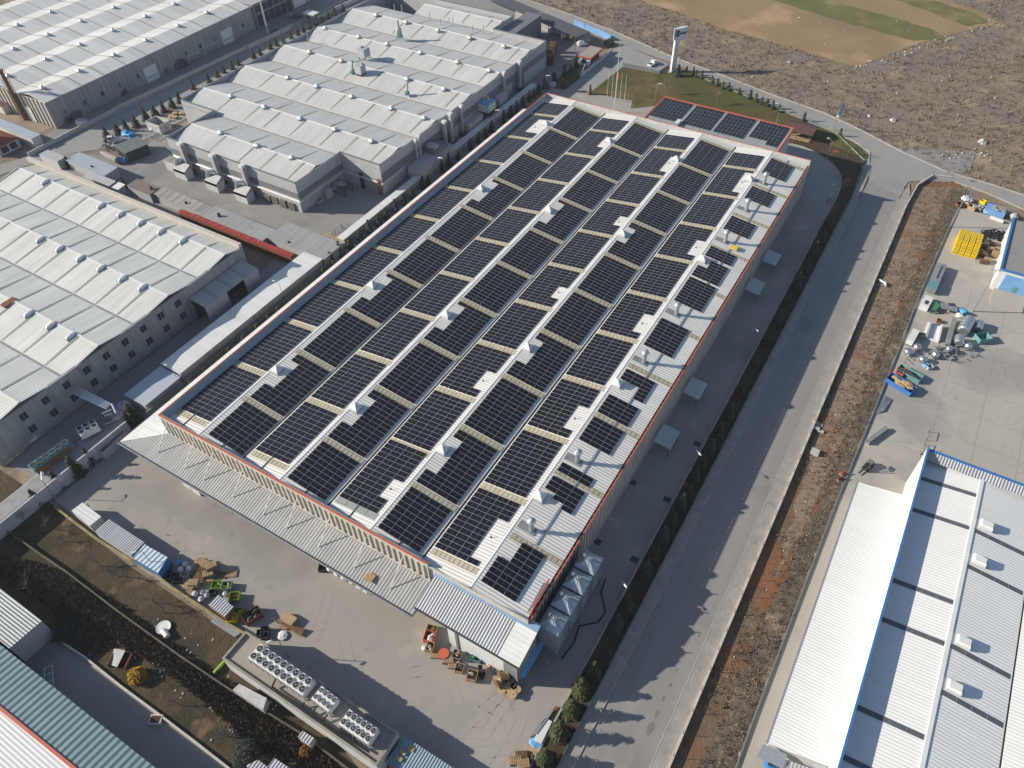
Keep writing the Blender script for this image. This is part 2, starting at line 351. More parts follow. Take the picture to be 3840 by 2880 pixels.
def flat(name, pts, z, m, jag=0.0, kind='structure', step=3.0, parent=None):
    """a sheet of ground"""
    P = [Vector((p[0], p[1])) for p in pts]; out = []
    for i, p in enumerate(P):
        q = P[(i+1) % len(P)]; out.append(p)
        if jag:
            L = (q-p).length; k = int(L/step)
            for j in range(1, k):
                out.append(p+(q-p)*j/k+Vector((random.uniform(-jag, jag), random.uniform(-jag, jag))))
    bm = bmesh.new(); vs = [bm.verts.new((p.x, p.y, z)) for p in out]
    f = bm.faces.new(vs); f.normal_update()
    if f.normal.z < 0: f.normal_flip()
    bmesh.ops.triangulate(bm, faces=bm.faces[:])
    me = bpy.data.meshes.new(name); bm.to_mesh(me); bm.free(); me.materials.append(m)
    o = bpy.data.objects.new(name, me); COL.objects.link(o)
    if kind: o['kind'] = kind
    return o
# ------------------------------------------------------------ the ground
flat('ground', [(-2500, -900), (2500, -900), (2500, 3000), (-2500, 3000)], -0.10, M_SCRUB)
# yard around the big warehouse (one slab), its far end curves round the corner
S5 = T(2860, 540, 480/2212)
curve = [S5(*q) for q in [(870, 1659), (1000, 1400), (1110, 1220), (1210, 1040), (1280, 890), (1330, 770), (1350, 650), (1340, 570), (1290, 460), (1200, 350), (1060, 245), (940, 170), (830, 110), (650, 40), (480, 0)]]
yard = [(-17.2, 8), (-17.2, 140)]+[(p.x, p.y) for p in curve]+[(-60, 236), (-78, 236), (-90.5, 224), (-92.5, 230), (-105, 231), (-107.7, 228), (-106, 252), (-117, 252), (-117.5, 232), (-121, 228), (-121, 33), (-121, 24), (-96, 22.5), (-66.5, 22.5), (-34, 22.5), (-30, 8)]
flat('yard', yard, 0.0, M_CONC)
flat('factory_lane', [(-121.5, 25), (-121.5, 262), (-190, 290), (-216, 290), (-216, 142), (-200, 112), (-196, 103), (-137, 103), (-137, 25)], -0.02, M_CONC2)
flat('factory_yard', [(-250, 103.5), (-121.5, 103.5), (-121.5, 142), (-216, 142), (-216, 118), (-232, 112)], -0.03, M_CONC2)
# main right-hand road, pavements, planted strip
flat('road', [(-11.5, -20), (-1.9, -20), (-1.9, 212), (-1.4, 224), (2, 231), (13, 236), (13, 250), (-14, 238), (-12.5, 228), (-11.5, 218)], 0.0, M_ASPH)
flat('pavement', [(-1.75, -20), (0.5, -20), (0.5, 215), (-1.0, 222), (-1.75, 212)], 0.12, M_WALK)
flat('pavement', [(-13.55, -20), (-11.65, -20), (-11.65, 206), (-12.2, 222), (-14.0, 230), (-15.2, 229), (-14.2, 220), (-13.55, 206)], 0.12, M_WALK)
flat('planted_strip', [(-17.0, -20), (-13.7, -20), (-13.7, 206), (-15.2, 229), (-27, 240.5), (-49, 248), (-75, 236.5), (-60, 236.3)]+[(p.x+0.4, p.y+0.4) for p in curve[::-1]]+[(-17.0, 140)], 0.05, M_SOIL)
kb = MB()
kb.box(-11.65, -11.5, -20, 206, 0, 0.15); kb.box(-1.9, -1.75, -20, 212, 0, 0.15)
cv = [Vector((p.x+0.1, p.y, 0)) for p in curve]
kb.build('kerb', M_KERB, kind='structure')
kb = MB(); kb.box(-17.25, -16.95, 8, 140, 0, 0.32)
for p, q in zip([Vector((-17.1, 140, 0))]+cv, cv): kb.obox(p, q, 0.25, 0, 0.2)
kb.build('kerb', M_KERB, kind='structure')
# the far road that crosses behind
up = [tC(*q) for q in [(-260, -200), (170, 0), (470, 100), (870, 250), (1370, 470), (1750, 610), (2212, 790)]]+[tD(*q) for q in [(560, 940), (870, 1085), (1200, 1260), (1560, 1420), (1970, 1540), (2212, 1620)]]+[G(4300, 870)]
lo = [tC(*q) for q in [(-400, -150), (0, 0), (680, 262), (880, 345), (960, 375), (1480, 560), (1760, 670), (2140, 840)]]+[tD(*q) for q in [(150, 895), (300, 960), (640, 1098), (800, 1170), (930, 1262)]]
lo += [Vector((-13.9, 228.5, 0)), Vector((-11, 216, 0)), Vector((-2, 214, 0)), Vector((-1.6, 222, 0)), tD(1290, 1500), tD(1640, 1510), tD(1900, 1600), tH(2212, 190), G(4300, 1050)]
flat('far_road', up+lo[::-1], 0.02, M_ASPH2)
flat('entrance_drive', [tC(960, 372), tC(1400, 560), tC(1400, 600), tC(1268, 612), tC(965, 553), tC(690, 770), tC(480, 745), tC(620, 640), tC(860, 430), tC(940, 370)], 0.04, M_ASPH2)
kb = MB()
for pts, wd in ((up, 0.5), (lo[8:14], 0.35), ([tD(1640, 1510), tD(1900, 1600), tH(2212, 190), G(4300, 1050)], 0.4)):
    for p, q in zip(pts, pts[1:]): kb.obox(p, q, wd, -0.05, 0.17)
kb.build('kerb', M_KERB, kind='structure')
# fields beyond the road
f0 = [tC(1100, 0), tC(1500, 130), tC(1860, 260), tD(0, 312), tD(430, 440), tD(830, 558), tD(1250, 390), tD(1480, 325), tD(2000, 190), tD(1900, 110), tD(1450, -40), tD(900, -260), tC(700, -300), tC(300, -260)]
flat('crop_field', f0, -0.04, M_FIELD, jag=0.7)
flat('crop_field', [tD(100, -10), tD(650, 165), tD(1000, 262), tD(1300, 338), tD(1540, 325), tD(1570, 295), tD(1400, 225), tD(800, 55), tD(520, -30)], -0.03, M_FIELDG, jag=0.8)
flat('crop_field', [tD(1100, -20), tD(1420, 90), tD(1560, 155), tD(1750, 220), tD(1900, 195), tD(1920, 165), tD(1800, 110), tD(1420, -20)], -0.03, M_FIELDG, jag=0.8)
# lawn by the gate
flat('lawn', [tC(690, 772), tC(965, 556), tC(1270, 616), tC(1400, 600), tC(1480, 575), tC(1600, 640), tC(1920, 770), tC(2140, 858), tD(150, 912), tD(300, 975), tD(640, 1110), tD(800, 1185), tD(920, 1290), Vector((-15, 229, 0)), Vector((-24, 232, 0)), Vector((-38, 236.6, 0)), Vector((-60, 236.6, 0)), Vector((-78, 236.6, 0)), Vector((-90, 224.6, 0)), Vector((-92.2, 229.6, 0))], 0.07, M_LAWN)
flat('lawn', [tC(560, 560), tC(615, 645), tC(490, 745), tC(380, 730), tC(470, 600)], 0.07, M_LAWN)
# scrub verge right of the road and concrete slab beyond it
flat('verge', [(0.7, -20), (9.2, -20), (9.1, 55), (9.6, 100), (10.4, 125), (11.0, 150), (11.3, 172), (13.6, 226), (9, 231), (3, 230.5), (0.7, 222)], -0.02, M_REDSOIL)
flat('verge', [(3.6, 90), (4.6, 78), (6.2, 90), (7.0, 110), (7.4, 140), (8.0, 172), (9.8, 226), (1.2, 221), (1.2, 150), (2.2, 110)], 0.0, M_TANSOIL, jag=0.6, step=1.5)
flat('verge', [(6.8, -20), (9.1, -20), (9.1, 55), (9.6, 100), (10.4, 125), (11.0, 150), (11.3, 172), (13.4, 226), (10.5, 226), (8.8, 172), (8.2, 130), (6.9, 95), (5.2, 60), (4.6, 35)], 0.02, M_GREYSOIL, jag=0.5, step=1.2)
flat('concrete_yard', [(9.0, -20), (9.1, 55), (9.6, 100), (10.4, 125), (11.0, 150), (11.3, 172), (13.2, 216), (60, 214), (120, 200), (120, -20)], 0.03, M_CONC3, jag=0.35, step=1.5)
# lower left gardens and alley
flat('garden', [(-190, 23), (-121.3, 23.2), (-96, 21.8), (-66, 22), (-34, 15.5), (-30, 14.5), (-26, -10), (-190, -10)], -0.05, M_GARDEN)
flat('alley', [tM(-400, -100), tM(100, 640), tM(500, 610), tM(700, 740), tM(1000, 980), tM(1350, 1240), tM(1600, 1430), tM(1900, 1665), tM(2300, 1990), tM(1400, 2000), tM(500, 1200)], 0.0, M_CONC2)
flat('bare_lot', [(-330, 60), (-253, 92), (-253, 118), (-252, 119), (-340, 119)], -0.05, mat('pale_earth', (0.27, 0.215, 0.155), 0.95, noise=0.2, nscale=0.1, patches=(((0.33, 0.22, 0.13), 0.08, 0.55, 0.1, 3),)))
flat('forecourt', [(-250.6, 108), (-243.5, 106), (-243, 140), (-241, 206), (-240, 262), (-250.6, 262)], -0.02, M_CONC2)
flat('left_road', [(-262, 60), (-242.8, 104), (-242, 138), (-240, 207), (-238, 300), (-216, 300), (-217, 160), (-219, 125), (-236, 108), (-250, 60)], 0.0, M_ASPH2)
flat('left_pavement', [(-243.6, 106), (-242.3, 106), (-241.4, 140), (-239.6, 207), (-237.6, 300), (-239.2, 300), (-241.3, 207), (-243.0, 140)], 0.13, M_KERB)
flat('bare_lot', [(-322, 212), (-262, 212), (-250, 262), (-238, 290), (-250, 420), (-420, 420)], -0.04, MAT['pale_earth'])

# ------------------------------------------------------------ the big warehouse
XV = [-108.5, -88.0, -67.45, -46.95, -26.4]; XR = [-98.25, -77.7, -57.2, -36.7]; ZV, ZR = 10.55, 11.85
Y0, Y1 = 44.9, 198.2
def zroof(x):
    for i in range(4):
        if XV[i] <= x <= XR[i]: return ZV+(ZR-ZV)*(x-XV[i])/(XR[i]-XV[i])
        if XR[i] <= x <= XV[i+1]: return ZR+(ZV-ZR)*(x-XR[i])/(XV[i+1]-XR[i])
    return ZV
WH = thing('warehouse', 'long white warehouse with four ridged roofs covered in black solar panels', 'warehouse', (-67.4, 121.5, 0))
slopes = []
for i in range(4): slopes += [(XV[i], XR[i]), (XR[i], XV[i+1])]
for k, (a, b) in enumerate(slopes):
    a2, b2 = a+0.22, b-0.22
    q = [(a2, Y0, zroof(a)), (b2, Y0, zroof(b)), (b2, Y1, zroof(b)), (a2, Y1, zroof(a))]
    MB().slab(q, 0.25).build('roof_slope', M_ROOF, WH)
for x in XR:
    m = MB(); m.slab([(x-0.25, Y0, ZR-0.02), (x, Y0, ZR+0.09), (x, Y1, ZR+0.09), (x-0.25, Y1, ZR-0.02)], 0.08)
    m.slab([(x, Y0, ZR+0.09), (x+0.25, Y0, ZR-0.02), (x+0.25, Y1, ZR-0.02), (x, Y1, ZR+0.09)], 0.08)
    m.build('ridge_cap', M_WHITE, WH)
for x in XV[1:4]:
    m = MB(); m.box(x-0.24, x+0.24, Y0, Y1, ZV-0.32, ZV-0.22); m.build('valley_gutter', M_DARK, WH)
MB().box(-108.5, -108.1, Y0, Y1, ZV-0.3, ZV-0.2).build('valley_gutter', M_GUT, WH)
# rooflights across every slope
OS = [47.65+15.42*k for k in range(10)]; ES = [56.3+15.42*k for k in range(10)]
def rooflight(a, b, y, wd, mt, fm, nb=10):
    m = MB(); za, zb = zroof(a)+0.05, zroof(b)+0.05
    m.slab([(a, y-wd/2, za), (b, y-wd/2, zb), (b, y+wd/2, zb), (a, y+wd/2, za)], 0.04)
    o = m.build('rooflight', mt, WH)
    e = MB()
    for s in (-1, 1):
        yy = y+s*wd/2
        e.slab([(a, yy-0.05, za+0.05), (b, yy-0.05, zb+0.05), (b, yy+0.05, zb+0.05), (a, yy+0.05, za+0.05)], 0.06)
    for j in range(1, nb):
        x = a+(b-a)*j/nb; z = zroof(x)+0.09
        e.box(x-0.035, x+0.035, y-wd/2+0.08, y+wd/2-0.08, z-0.06, z)
    e.build('rooflight_edge', fm, o)
for i in range(4):
    for k, y in enumerate(OS):
        if k == 0 and i in (2,): rooflight(XV[i]+0.5, XR[i]-0.6, y, 1.3, M_SKYB, M_GUT, 4)
        else: rooflight(XV[i]+0.5, XR[i]-0.6, y, 1.05, M_SKY, M_SKYF)
    for y in ES: rooflight(XR[i]+0.5, XV[i+1]-(0.15 if i == 3 else 0.5), y, 1.05, M_SKY, M_SKYF)
# walls
XL, XW = -108.75, -26.2
m = MB(); n_arch = 51; x0, x1 = XL, -45.0; pt = (x1-x0)/n_arch
m.box(x0, -26.25, Y0-0.05, Y0+0.1, 0, 11.2)
m.box(x0, x1, Y0-0.38, Y0-0.05, 11.2, 12.0); m.box(x1, XW, Y0-0.3, Y0-0.05, 11.0, 11.3)
m.box(x0, x1, Y0-0.38, Y0-0.05, 5.6, 6.6)
for i in range(n_arch+1):
    xx = x0+i*pt; r = 0.24
    m.box(max(xx-r, x0), min(xx+r, x1), Y0-0.38, Y0-0.05, 6.6, 11.2)
    for s in (-1, 1):
        if x0 < xx+s*(r+.3) < x1: m.add([(xx+s*r, Y0-0.38, 11.2), (xx+s*(r+.3), Y0-0.38, 11.2), (xx+s*r, Y0-0.38, 10.7), (xx+s*r, Y0-0.1, 11.2), (xx+s*(r+.3), Y0-0.1, 11.2), (xx+s*r, Y0-0.1, 10.7)], [(0, 1, 2), (3, 5, 4), (1, 4, 5, 2)])
m.box(x0, -46.5, Y0+0.0, Y0+0.1, 11.2, 12.0)
m.build('front_wall', M_CREAM, WH)
m = MB()                                          # folded side cladding
yy = Y0; k = 0; pts = []
while yy < Y1: pts += [(yy, 0.0), (yy+0.55, 0.0), (yy+0.68, 0.28), (yy+1.12, 0.28)]; yy += 1.25
for (ya, da), (yb, db) in zip(pts, pts[1:]):
    m.face([(XW-0.2+da, ya, 0), (XW-0.2+db, yb, 0), (XW-0.2+db, yb, ZV-0.1), (XW-0.2+da, ya, ZV-0.1)])
m.build('side_wall', M_SIDE, WH)
MB().box(XL, XL+0.25, Y0, Y1, 0, 12.0).build('side_wall', M_GREYL, WH)
m = MB(); m.box(XL, XW, Y1, Y1+0.25, 0, 10.2)
m.box(XL, XW, Y1+0.003, Y1+0.25, 10.2, 12.0); m.build('back_wall', M_RENDER, WH)
for nm, bx in (('coping', (XL-0.04, XL+0.22, Y0-0.45, Y1+0.3, 12.0, 12.08)), ('coping', (XL+0.22, -45.0, Y0-0.42, Y0-0.08, 12.0, 12.1)), ('coping', (XL+0.22, XW+0.1, Y1+0.05, Y1+0.3, 12.0, 12.08)), ('eaves_trim', (XW-0.05, XW+0.16, Y0, Y1-0.1, ZV-0.14, ZV+0.08))):
    MB().box(*bx).build(nm, M_RED, WH)
MB().slab([(XL+0.26, Y0, 11.1), (XL+0.95, Y0, ZV+0.1), (XL+0.95, Y1, ZV+0.1), (XL+0.26, Y1, 11.1)], 0.05).build('parapet_flashing', M_GALV, WH)
MB().slab([(XL+1.2, Y0+0.1, 11.4), (-46, Y0+0.1, 11.4), (-46, Y0+0.75, 11.0), (XL+1.2, Y0+0.75, 11.0)], 0.03).build('parapet_flashing', M_FLASH, WH)
# cable trays up the slopes
for x in (-31.8,):
    MB().box(x-0.18, x+0.18, 57, Y1-1.5, zroof(x)+0.03, zroof(x)+0.12).build('cable_tray', M_GALV, WH)
for x in (-51.6, -72.3, -92.9, -103.3, -82.8, -62.3):
    MB().box(x-0.09, x+0.09, Y0+0.3, 49.5 if x in (-103.3, -82.8, -62.3) else 46.2, zroof(x)+0.03, zroof(x)+0.12).build('cable_tray', M_DARK, WH)
# doors under awnings on the right side
aw = [tG(1700, 1300), tG(1600, 1560), tD(330, 1659+100), tD(180, 1659+480)]
# pyramid roof vents
m = MB(); m.box(-0.85, 0.85, -0.85, 0.85, -0.35, 0.35); m.add([(-.85, -.85, .35), (.85, -.85, .35), (.85, .85, .35), (-.85, .85, .35), (0, 0, 1.0)], [(0, 1, 4), (1, 2, 4), (2, 3, 4), (3, 0, 4)])
rv = thing('roof_vent', '', 'roof vent'); m.build('cap', M_WHITE, rv, local=True)
m = MB(); m.box(-1.0, 1.0, -1.0, 1.0, -0.5, -0.2); m.build('base', M_GALV, rv, local=True)
sp, lb = [], []
RN = ['leftmost', 'second', 'third', 'rightmost']
for yv, yn in ((65.3, 'nearest the front'), (96.5, 'in the second row from the front'), (142.5, 'in the third row from the front'), (181.2, 'in the farthest row')):
    for i, x in enumerate(XR):
        xx = x+0.95 if yv < 180 else x-1.1
        if yv > 180 and i == 3: xx = x-0.9
        sp.append(((xx, yv, zroof(xx)+0.35), 0)); lb.append('white pyramid vent on the %s ridge, %s' % (RN[i], yn))
place_all(rv, sp, lb, 'pyramid vents on the ridges of the warehouse')
# round chimneys
ch = thing('roof_chimney', '', 'roof chimney')
m = MB(); m.lathe([(0.42, -0.2), (0.42, 2.5), (0.50, 2.5), (0.50, 2.62)], n=14); m.build('flue', M_GALV, ch, local=True)
m = MB(); m.lathe([(0.80, 2.85), (0.80, 2.92), (0.55, 3.3), (0.08, 3.55)], n=14)
for a in range(4): m.tube((0.45*cos(a*pi/2), 0.45*sin(a*pi/2), 2.5), (0.6*cos(a*pi/2), 0.6*sin(a*pi/2), 2.95), 0.03, n=4)
m.build('cowl', M_GALV, ch, local=True)
m = MB(); m.slab([(-2.4, -0.75, 0.42), (0.8, -0.75, 0.02), (0.8, 0.75, 0.02), (-2.4, 0.75, 0.42)], 0.06); m.build('flashing', M_GUT, ch, local=True)
cy = [58.9, 75.6, 104.9, 121.9, 152.3, 167.6, 181.8]
place_all(ch, [((-33.75, y, zroof(-33.75)), 0) for y in cy], ['round steel chimney with mushroom cowl, %s from the front on the right roof slope' % ORD[i] for i in range(7)], 'steel chimneys on the right roof slope')

# ------------------------------------------------------------ solar arrays
PW, PL = 2.15, 1.07                                # module pitch across the slope / along the ridge
m = MB(); hw, hl = 1.055, 0.512
m.box(-hw, hw, -hl, hl, 0, 0.035); m.cm = 1
for a, b in ((-hw+0.018, -0.009), (0.009, hw-0.018)): m.face([(a, -hl+0.015, 0.039), (b, -hl+0.015, 0.039), (b, hl-0.015, 0.039), (a, hl-0.015, 0.039)])
PANEL = m.mesh('solar_panel', [M_PVF, M_PV])
m = MB(); m.cm = 0; m.box(-0.1, 0.1, -0.03, 0.03, -0.12, 0)
def array(x0, slope, y0, rows, cols, cuts, label, group, tilt=None, zf=None, pitch=(PW, PL), mesh=None, thick=0.16):
    """array of panels whose lower/left edge starts at x0; cuts: (col, ya, yb)"""
    w_ = cols*pitch[0]; xc = x0+w_/2*0.992; yc = y0+rows*pitch[1]/2
    zc = (zf or zroof)(xc)
    t = thing('solar_array', label, 'solar array', (xc, yc, zc+thick), 0, group)
    ang = math.atan2((ZR-ZV), 10.25)*slope if tilt is None else tilt
    t.rotation_euler = (0, -ang, 0)
    cells = []
    for c in range(cols):
        for r in range(rows):
            x = (c+0.5)*pitch[0]-w_/2; y = (r+0.5)*pitch[1]-rows*pitch[1]/2
            if any(c == cc and ya < yc+y < yb for cc, ya, yb in cuts): continue
            cells.append((x, y))
    for x, y in cells:
        o = bpy.data.objects.new('solar_panel', mesh or PANEL); COL.objects.link(o); o.parent = t; o.location = (x, y, 0)
    rl = MB()
    for r in range(rows):
        for c in range(cols):
            x = (c+0.5)*pitch[0]-w_/2; y = (r+0.5)*pitch[1]-rows*pitch[1]/2
            if (x, y) in cells:
                for s in (-0.6, 0.6): rl.box(x+s*pitch[0]/2-0.03, x+s*pitch[0]/2+0.03, y-pitch[1]/2, y+pitch[1]/2, -0.13, -0.01)
    rl.build('mounting_rails', M_PVF, t, local=True)
    return t
SLN = ['first', 'second', 'third', 'fourth', 'fifth', 'sixth', 'seventh']
startX = {1: -107.5, 3: -87.35, 5: -66.9, 7: -46.45, 2: -96.9, 4: -76.9, 6: -56.45}
cutsO = {1: [(2, 175.5, 183.6), (3, 175.5, 183.6)], 3: [(3, 177.1, 183.8)],
         5: [(3, 51.4, 55.8), (3, 81.8, 86.2), (3, 113.4, 117.9), (3, 144.9, 149.3), (3, 174.4, 183.0)],
         7: [(3, 49.9, 58.5), (3, 80.9, 87.8), (3, 112, 118.8), (3, 142.9, 149.7), (3, 174.3, 184.6)]}
cutsE = {2: [(0, 61.4, 69.2), (0, 92.3, 100.3), (0, 137.3, 147.0)], 4: [(0, 61.4, 69.2), (0, 92.3, 100.5), (0, 137.1, 147.0)],
         6: [(0, 59.8, 68.6), (0, 92.7, 99.2), (0, 139.7, 146.4)]}
GRP = 'solar arrays on the warehouse roof'
for c in (1, 3, 5, 7):
    blocks = [(k, (OS[k-1]+OS[k])/2-13*PL/2, 13) for k in range(1, 10)]+[(10, 187.15, 7)]
    if c == 5: blocks[0] = (1, 48.15, 14)
    for k, y, rows in blocks:
        nc = any(y < yb and y+rows*PL > ya for _, ya, yb in cutsO[c])
        array(startX[c], 1, y, rows, 4, cutsO[c], '%ssolar array %s from the front on the %s roof slope from the left' % ('notched ' if nc else '', ordw(k-1), SLN[c-1]), GRP)
for c in (2, 4, 6):
    blocks = [(0, 46.1, 9)]+[(k, (ES[k-1]+ES[k])/2-13*PL/2, 13) for k in range(1, 10)]
    for k, y, rows in blocks:
        nc = any(y < yb and y+rows*PL > ya for _, ya, yb in cutsE[c])
        array(startX[c], -1, y, rows, 4, cutsE[c], '%ssolar array %s from the front on the %s roof slope from the left' % ('notched ' if nc else '', ordw(k), SLN[c-1]), GRP)
c8 = [(46.5, 9, [(0, 52.3, 60)]), (65.2, 5, [(0, 60, 67.6), (1, 60, 66.3)]), (71.8, 2, []), (80.1, 6, []), (87.85, 5, []), (94.8, 6, [(0, 90, 98.4), (1, 90, 98.4)]),
      (109.3, 9, []), (125.6, 9, []), (135.9, 7, [(0, 140.4, 145)]), (144.3, 4, []), (156.6, 6, []), (172.1, 6, []), (185.9, 8, [])]
for i, (y, rows, cu) in enumerate(c8):
    array(-35.95, -1, y, rows, 3, cu, '%ssmall three-column solar array, %s from the front on the right roof slope' % ('notched ' if cu else '', ordw(i)), 'small solar arrays on the right roof slope', thick=0.2)

# ------------------------------------------------------------ low annexe behind with its own panels
AZ = 11.55
AN = thing('annexe', 'low red-trimmed annexe at the back of the warehouse, its roof full of solar panels', 'annexe', (-56, 206, 0))
zan = lambda x: AZ
MB().box(-75.6, -35.8, 198.5, 214.2, 0, AZ-0.3).build('wall', M_RENDER, AN)
MB().box(-75.5, -35.9, 198.6, 214.1, AZ-0.29, AZ).build('roof', M_ROOFX, AN)
for bx in ((-75.95, -75.55, 198.5, 214.5, AZ-0.4, AZ+0.25), (-35.85, -35.45, 198.5, 214.5, AZ-0.4, AZ+0.25), (-75.55, -35.85, 214.1, 214.5, AZ-0.4, AZ+0.25), (-75.55, -35.85, 198.5, 198.8, AZ-0.1, AZ+0.3)):
    MB().box(*bx).build('trim', M_RED, AN)
m = MB(); hw, hl = 0.53, 1.035
m.box(-hw, hw, -hl, hl, 0, 0.035); m.cm = 1
for a, b in ((-hl+0.02, -0.009), (0.009, hl-0.02)): m.face([(-hw+.02, a, 0.039), (hw-.02, a, 0.039), (hw-.02, b, 0.039), (-hw+.02, b, 0.039)])
PANEL2 = m.mesh('solar_panel', [M_PVF, M_PV])
for i, (x, cu) in enumerate(((-75.0, []), (-65.0, [(c, 199, 202.2) for c in (6, 7, 8)]), (-55.2, [(0, 199, 202.2), (1, 199, 202.2)]), (-45.3, [(c, 199, 204.2) for c in (0, 1, 2, 3, 4)]))):
    array(x, 1, 201.2, 6, 8 if i < 3 else 8, cu, 'portrait solar array on the low annexe roof, %s from the left' % ORD[i], 'solar arrays on the annexe roof', tilt=0.0, zf=zan, pitch=(1.09, 2.1), mesh=PANEL2)
# box duct on the joint
for x, y in ((-65.8, 200.3),):
    d = thing('roof_duct', 'short white angled duct between annexe roof and warehouse wall', 'duct', (x, y, AZ))
    m = MB(); m.box(-0.6, 0.6, -1.6, 1.6, 0.2, 0.9); m.build('duct', M_WHITE, d, local=True)
    m = MB(); m.box(-0.75, 0.75, -2.0, -1.6, 0.1, 1.1); m.build('collar', M_GALV, d, local=True)

# ------------------------------------------------------------ front canopy, side canopy, lean-to
CP = thing('canopy', 'long ribbed grey canopy hung on white stays along the front of the warehouse', 'canopy', (-80, 41, 0))
MB().slab([(-116.9, 38.6, 4.9), (-44.6, 38.6, 4.9), (-44.6, 44.45, 6.1), (-109.0, 44.45, 6.1)], 0.12).build('roof_sheet', M_ROOFX, CP)
m = MB(); m.box(-117.0, -44.6, 38.35, 38.58, 4.68, 5.0); m.build('edge_beam', M_DARK, CP)
MB().box(-117.1, -44.6, 38.15, 38.34, 4.78, 4.98).build('gutter', M_GALV, CP)
m = MB()
for i in range(12): m.box(-113+i*6.2, -112.8+i*6.2, 38.7, 44.4, 4.3, 4.62)
m.build('rafters', M_GALV, CP)
for i, x in enumerate([-107.5, -99.9, -94.6, -86.9, -79.2, -73.6, -66.0, -58.0, -50.2]):
    MB().tube((x-0.3, 40.4, 5.3), (x-0.1, 44.5, 9.6), 0.09, n=6).build('stay', M_WHITE, CP)
SCN = thing('canopy', 'narrow white corrugated canopy running down the left side of the warehouse', 'canopy', (-112, 120, 0))
MB().slab([(-117.0, 38.6, 4.95), (-109.05, 44.5, 6.15), (-109.05, 198.0, 6.15), (-117.0, 198.0, 4.95)], 0.12).build('roof_sheet', M_ROOFL, SCN)
MB().box(-117.2, -117.0, 38.6, 198.0, 4.7, 4.98).build('gutter', M_DARK, SCN)
m = MB()
for i in range(26): m.box(-116.8, -116.5, 40+i*6.2, 40.3+i*6.2, 0, 4.7)
m.build('posts', M_GALV, SCN)
LT = thing('lean_to', 'grey ribbed lean-to shed at the right front corner of the warehouse', 'shed', (-34.5, 43, 0))
MB().slab([(-43.8, 38.9, 8.2), (-28.2, 38.9, 8.2), (-28.2, 45.3, 9.9), (-43.8, 45.3, 9.9)], 0.15).build('roof', M_LEAN, LT)
MB().slab([(-28.18, 38.9, 8.2), (-24.4, 38.9, 8.2), (-24.4, 45.3, 9.9), (-28.18, 45.3, 9.9)], 0.15).build('roof', M_ROOFL, LT)
m = MB(); m.box(-25.2, -24.95, 39.2, 45.2, 0, 8.0); m.build('side_wall', M_BEIGEW, LT)
m = MB(); m.box(-38.2, -27.6, 39.45, 39.7, 0, 8.1); m.box(-38.2, -38.0, 39.7, 44.5, 0, 8.2); m.build('front_wall', M_WHITE, LT)
m = MB(); m.box(-27.55, -25.21, 39.35, 39.6, 0, 8.0); m.build('corner_panel', M_GALV, LT)
MB().box(-36.7, -36.2, 39.3, 39.43, 0, 5.8).build('door_post', M_GREY, LT)
MB().box(-43.9, -24.3, 38.65, 38.88, 7.9, 8.22).build('edge_beam', M_DARK, LT)
MB().slab([(-43.8, 44.4, 9.85), (-24.4, 44.4, 9.85), (-24.4, 45.7, 10.25), (-43.8, 45.7, 10.25)], 0.06).build('flashing', M_FLASH, LT)
MB().slab([(-24.9, 39.7, 3.1), (-24.0, 39.7, 2.8), (-24.0, 46.4, 2.8), (-24.9, 46.4, 3.1)], 0.08).build('side_awning', M_BLUEL, LT)
# ------------------------------------------------------------ other buildings
def ridged_x(name, label, loc, x0, x1, ys, rid, zv, zr, sheet, wallm, strips, stripm, domes=None, wall_h=None):
    """hall whose ridges run along X: ys = valley/eaves lines, rid = ridge lines"""
    t = thing(name, label, 'factory', loc)
    for i, yr in enumerate(rid):
        a, b = ys[i], ys[i+1]
        for (p, zp, q, zq) in ((a, zv, yr, zr), (yr, zr, b, zv)):
            MB().slab([(x0, p+0.05, zp), (x1, p+0.05, zp), (x1, q-0.05, zq), (x0, q-0.05, zq)], 0.2).build('roof_slope', sheet, t)
        MB().box(x0, x1, yr-0.25, yr+0.25, zr-0.04, zr+0.1).build('ridge_cap', M_WHITE, t)
        if i: MB().box(x0, x1, a-0.28, a+0.28, zv-0.1, zv+0.03).build('valley_gutter', M_GUT, t)
        for s in strips:
            for (p, zp, q, zq) in ((a+0.4, zv, yr-0.3, zr), (yr+0.3, zr, b-0.4, zv)):
                if stripm: MB().slab([(s-0.32, p, zp+0.06), (s+0.32, p, zp+0.06), (s+0.32, q, zq+0.06), (s-0.32, q, zq+0.06)], 0.04).build('rooflight', stripm, t)
    return t
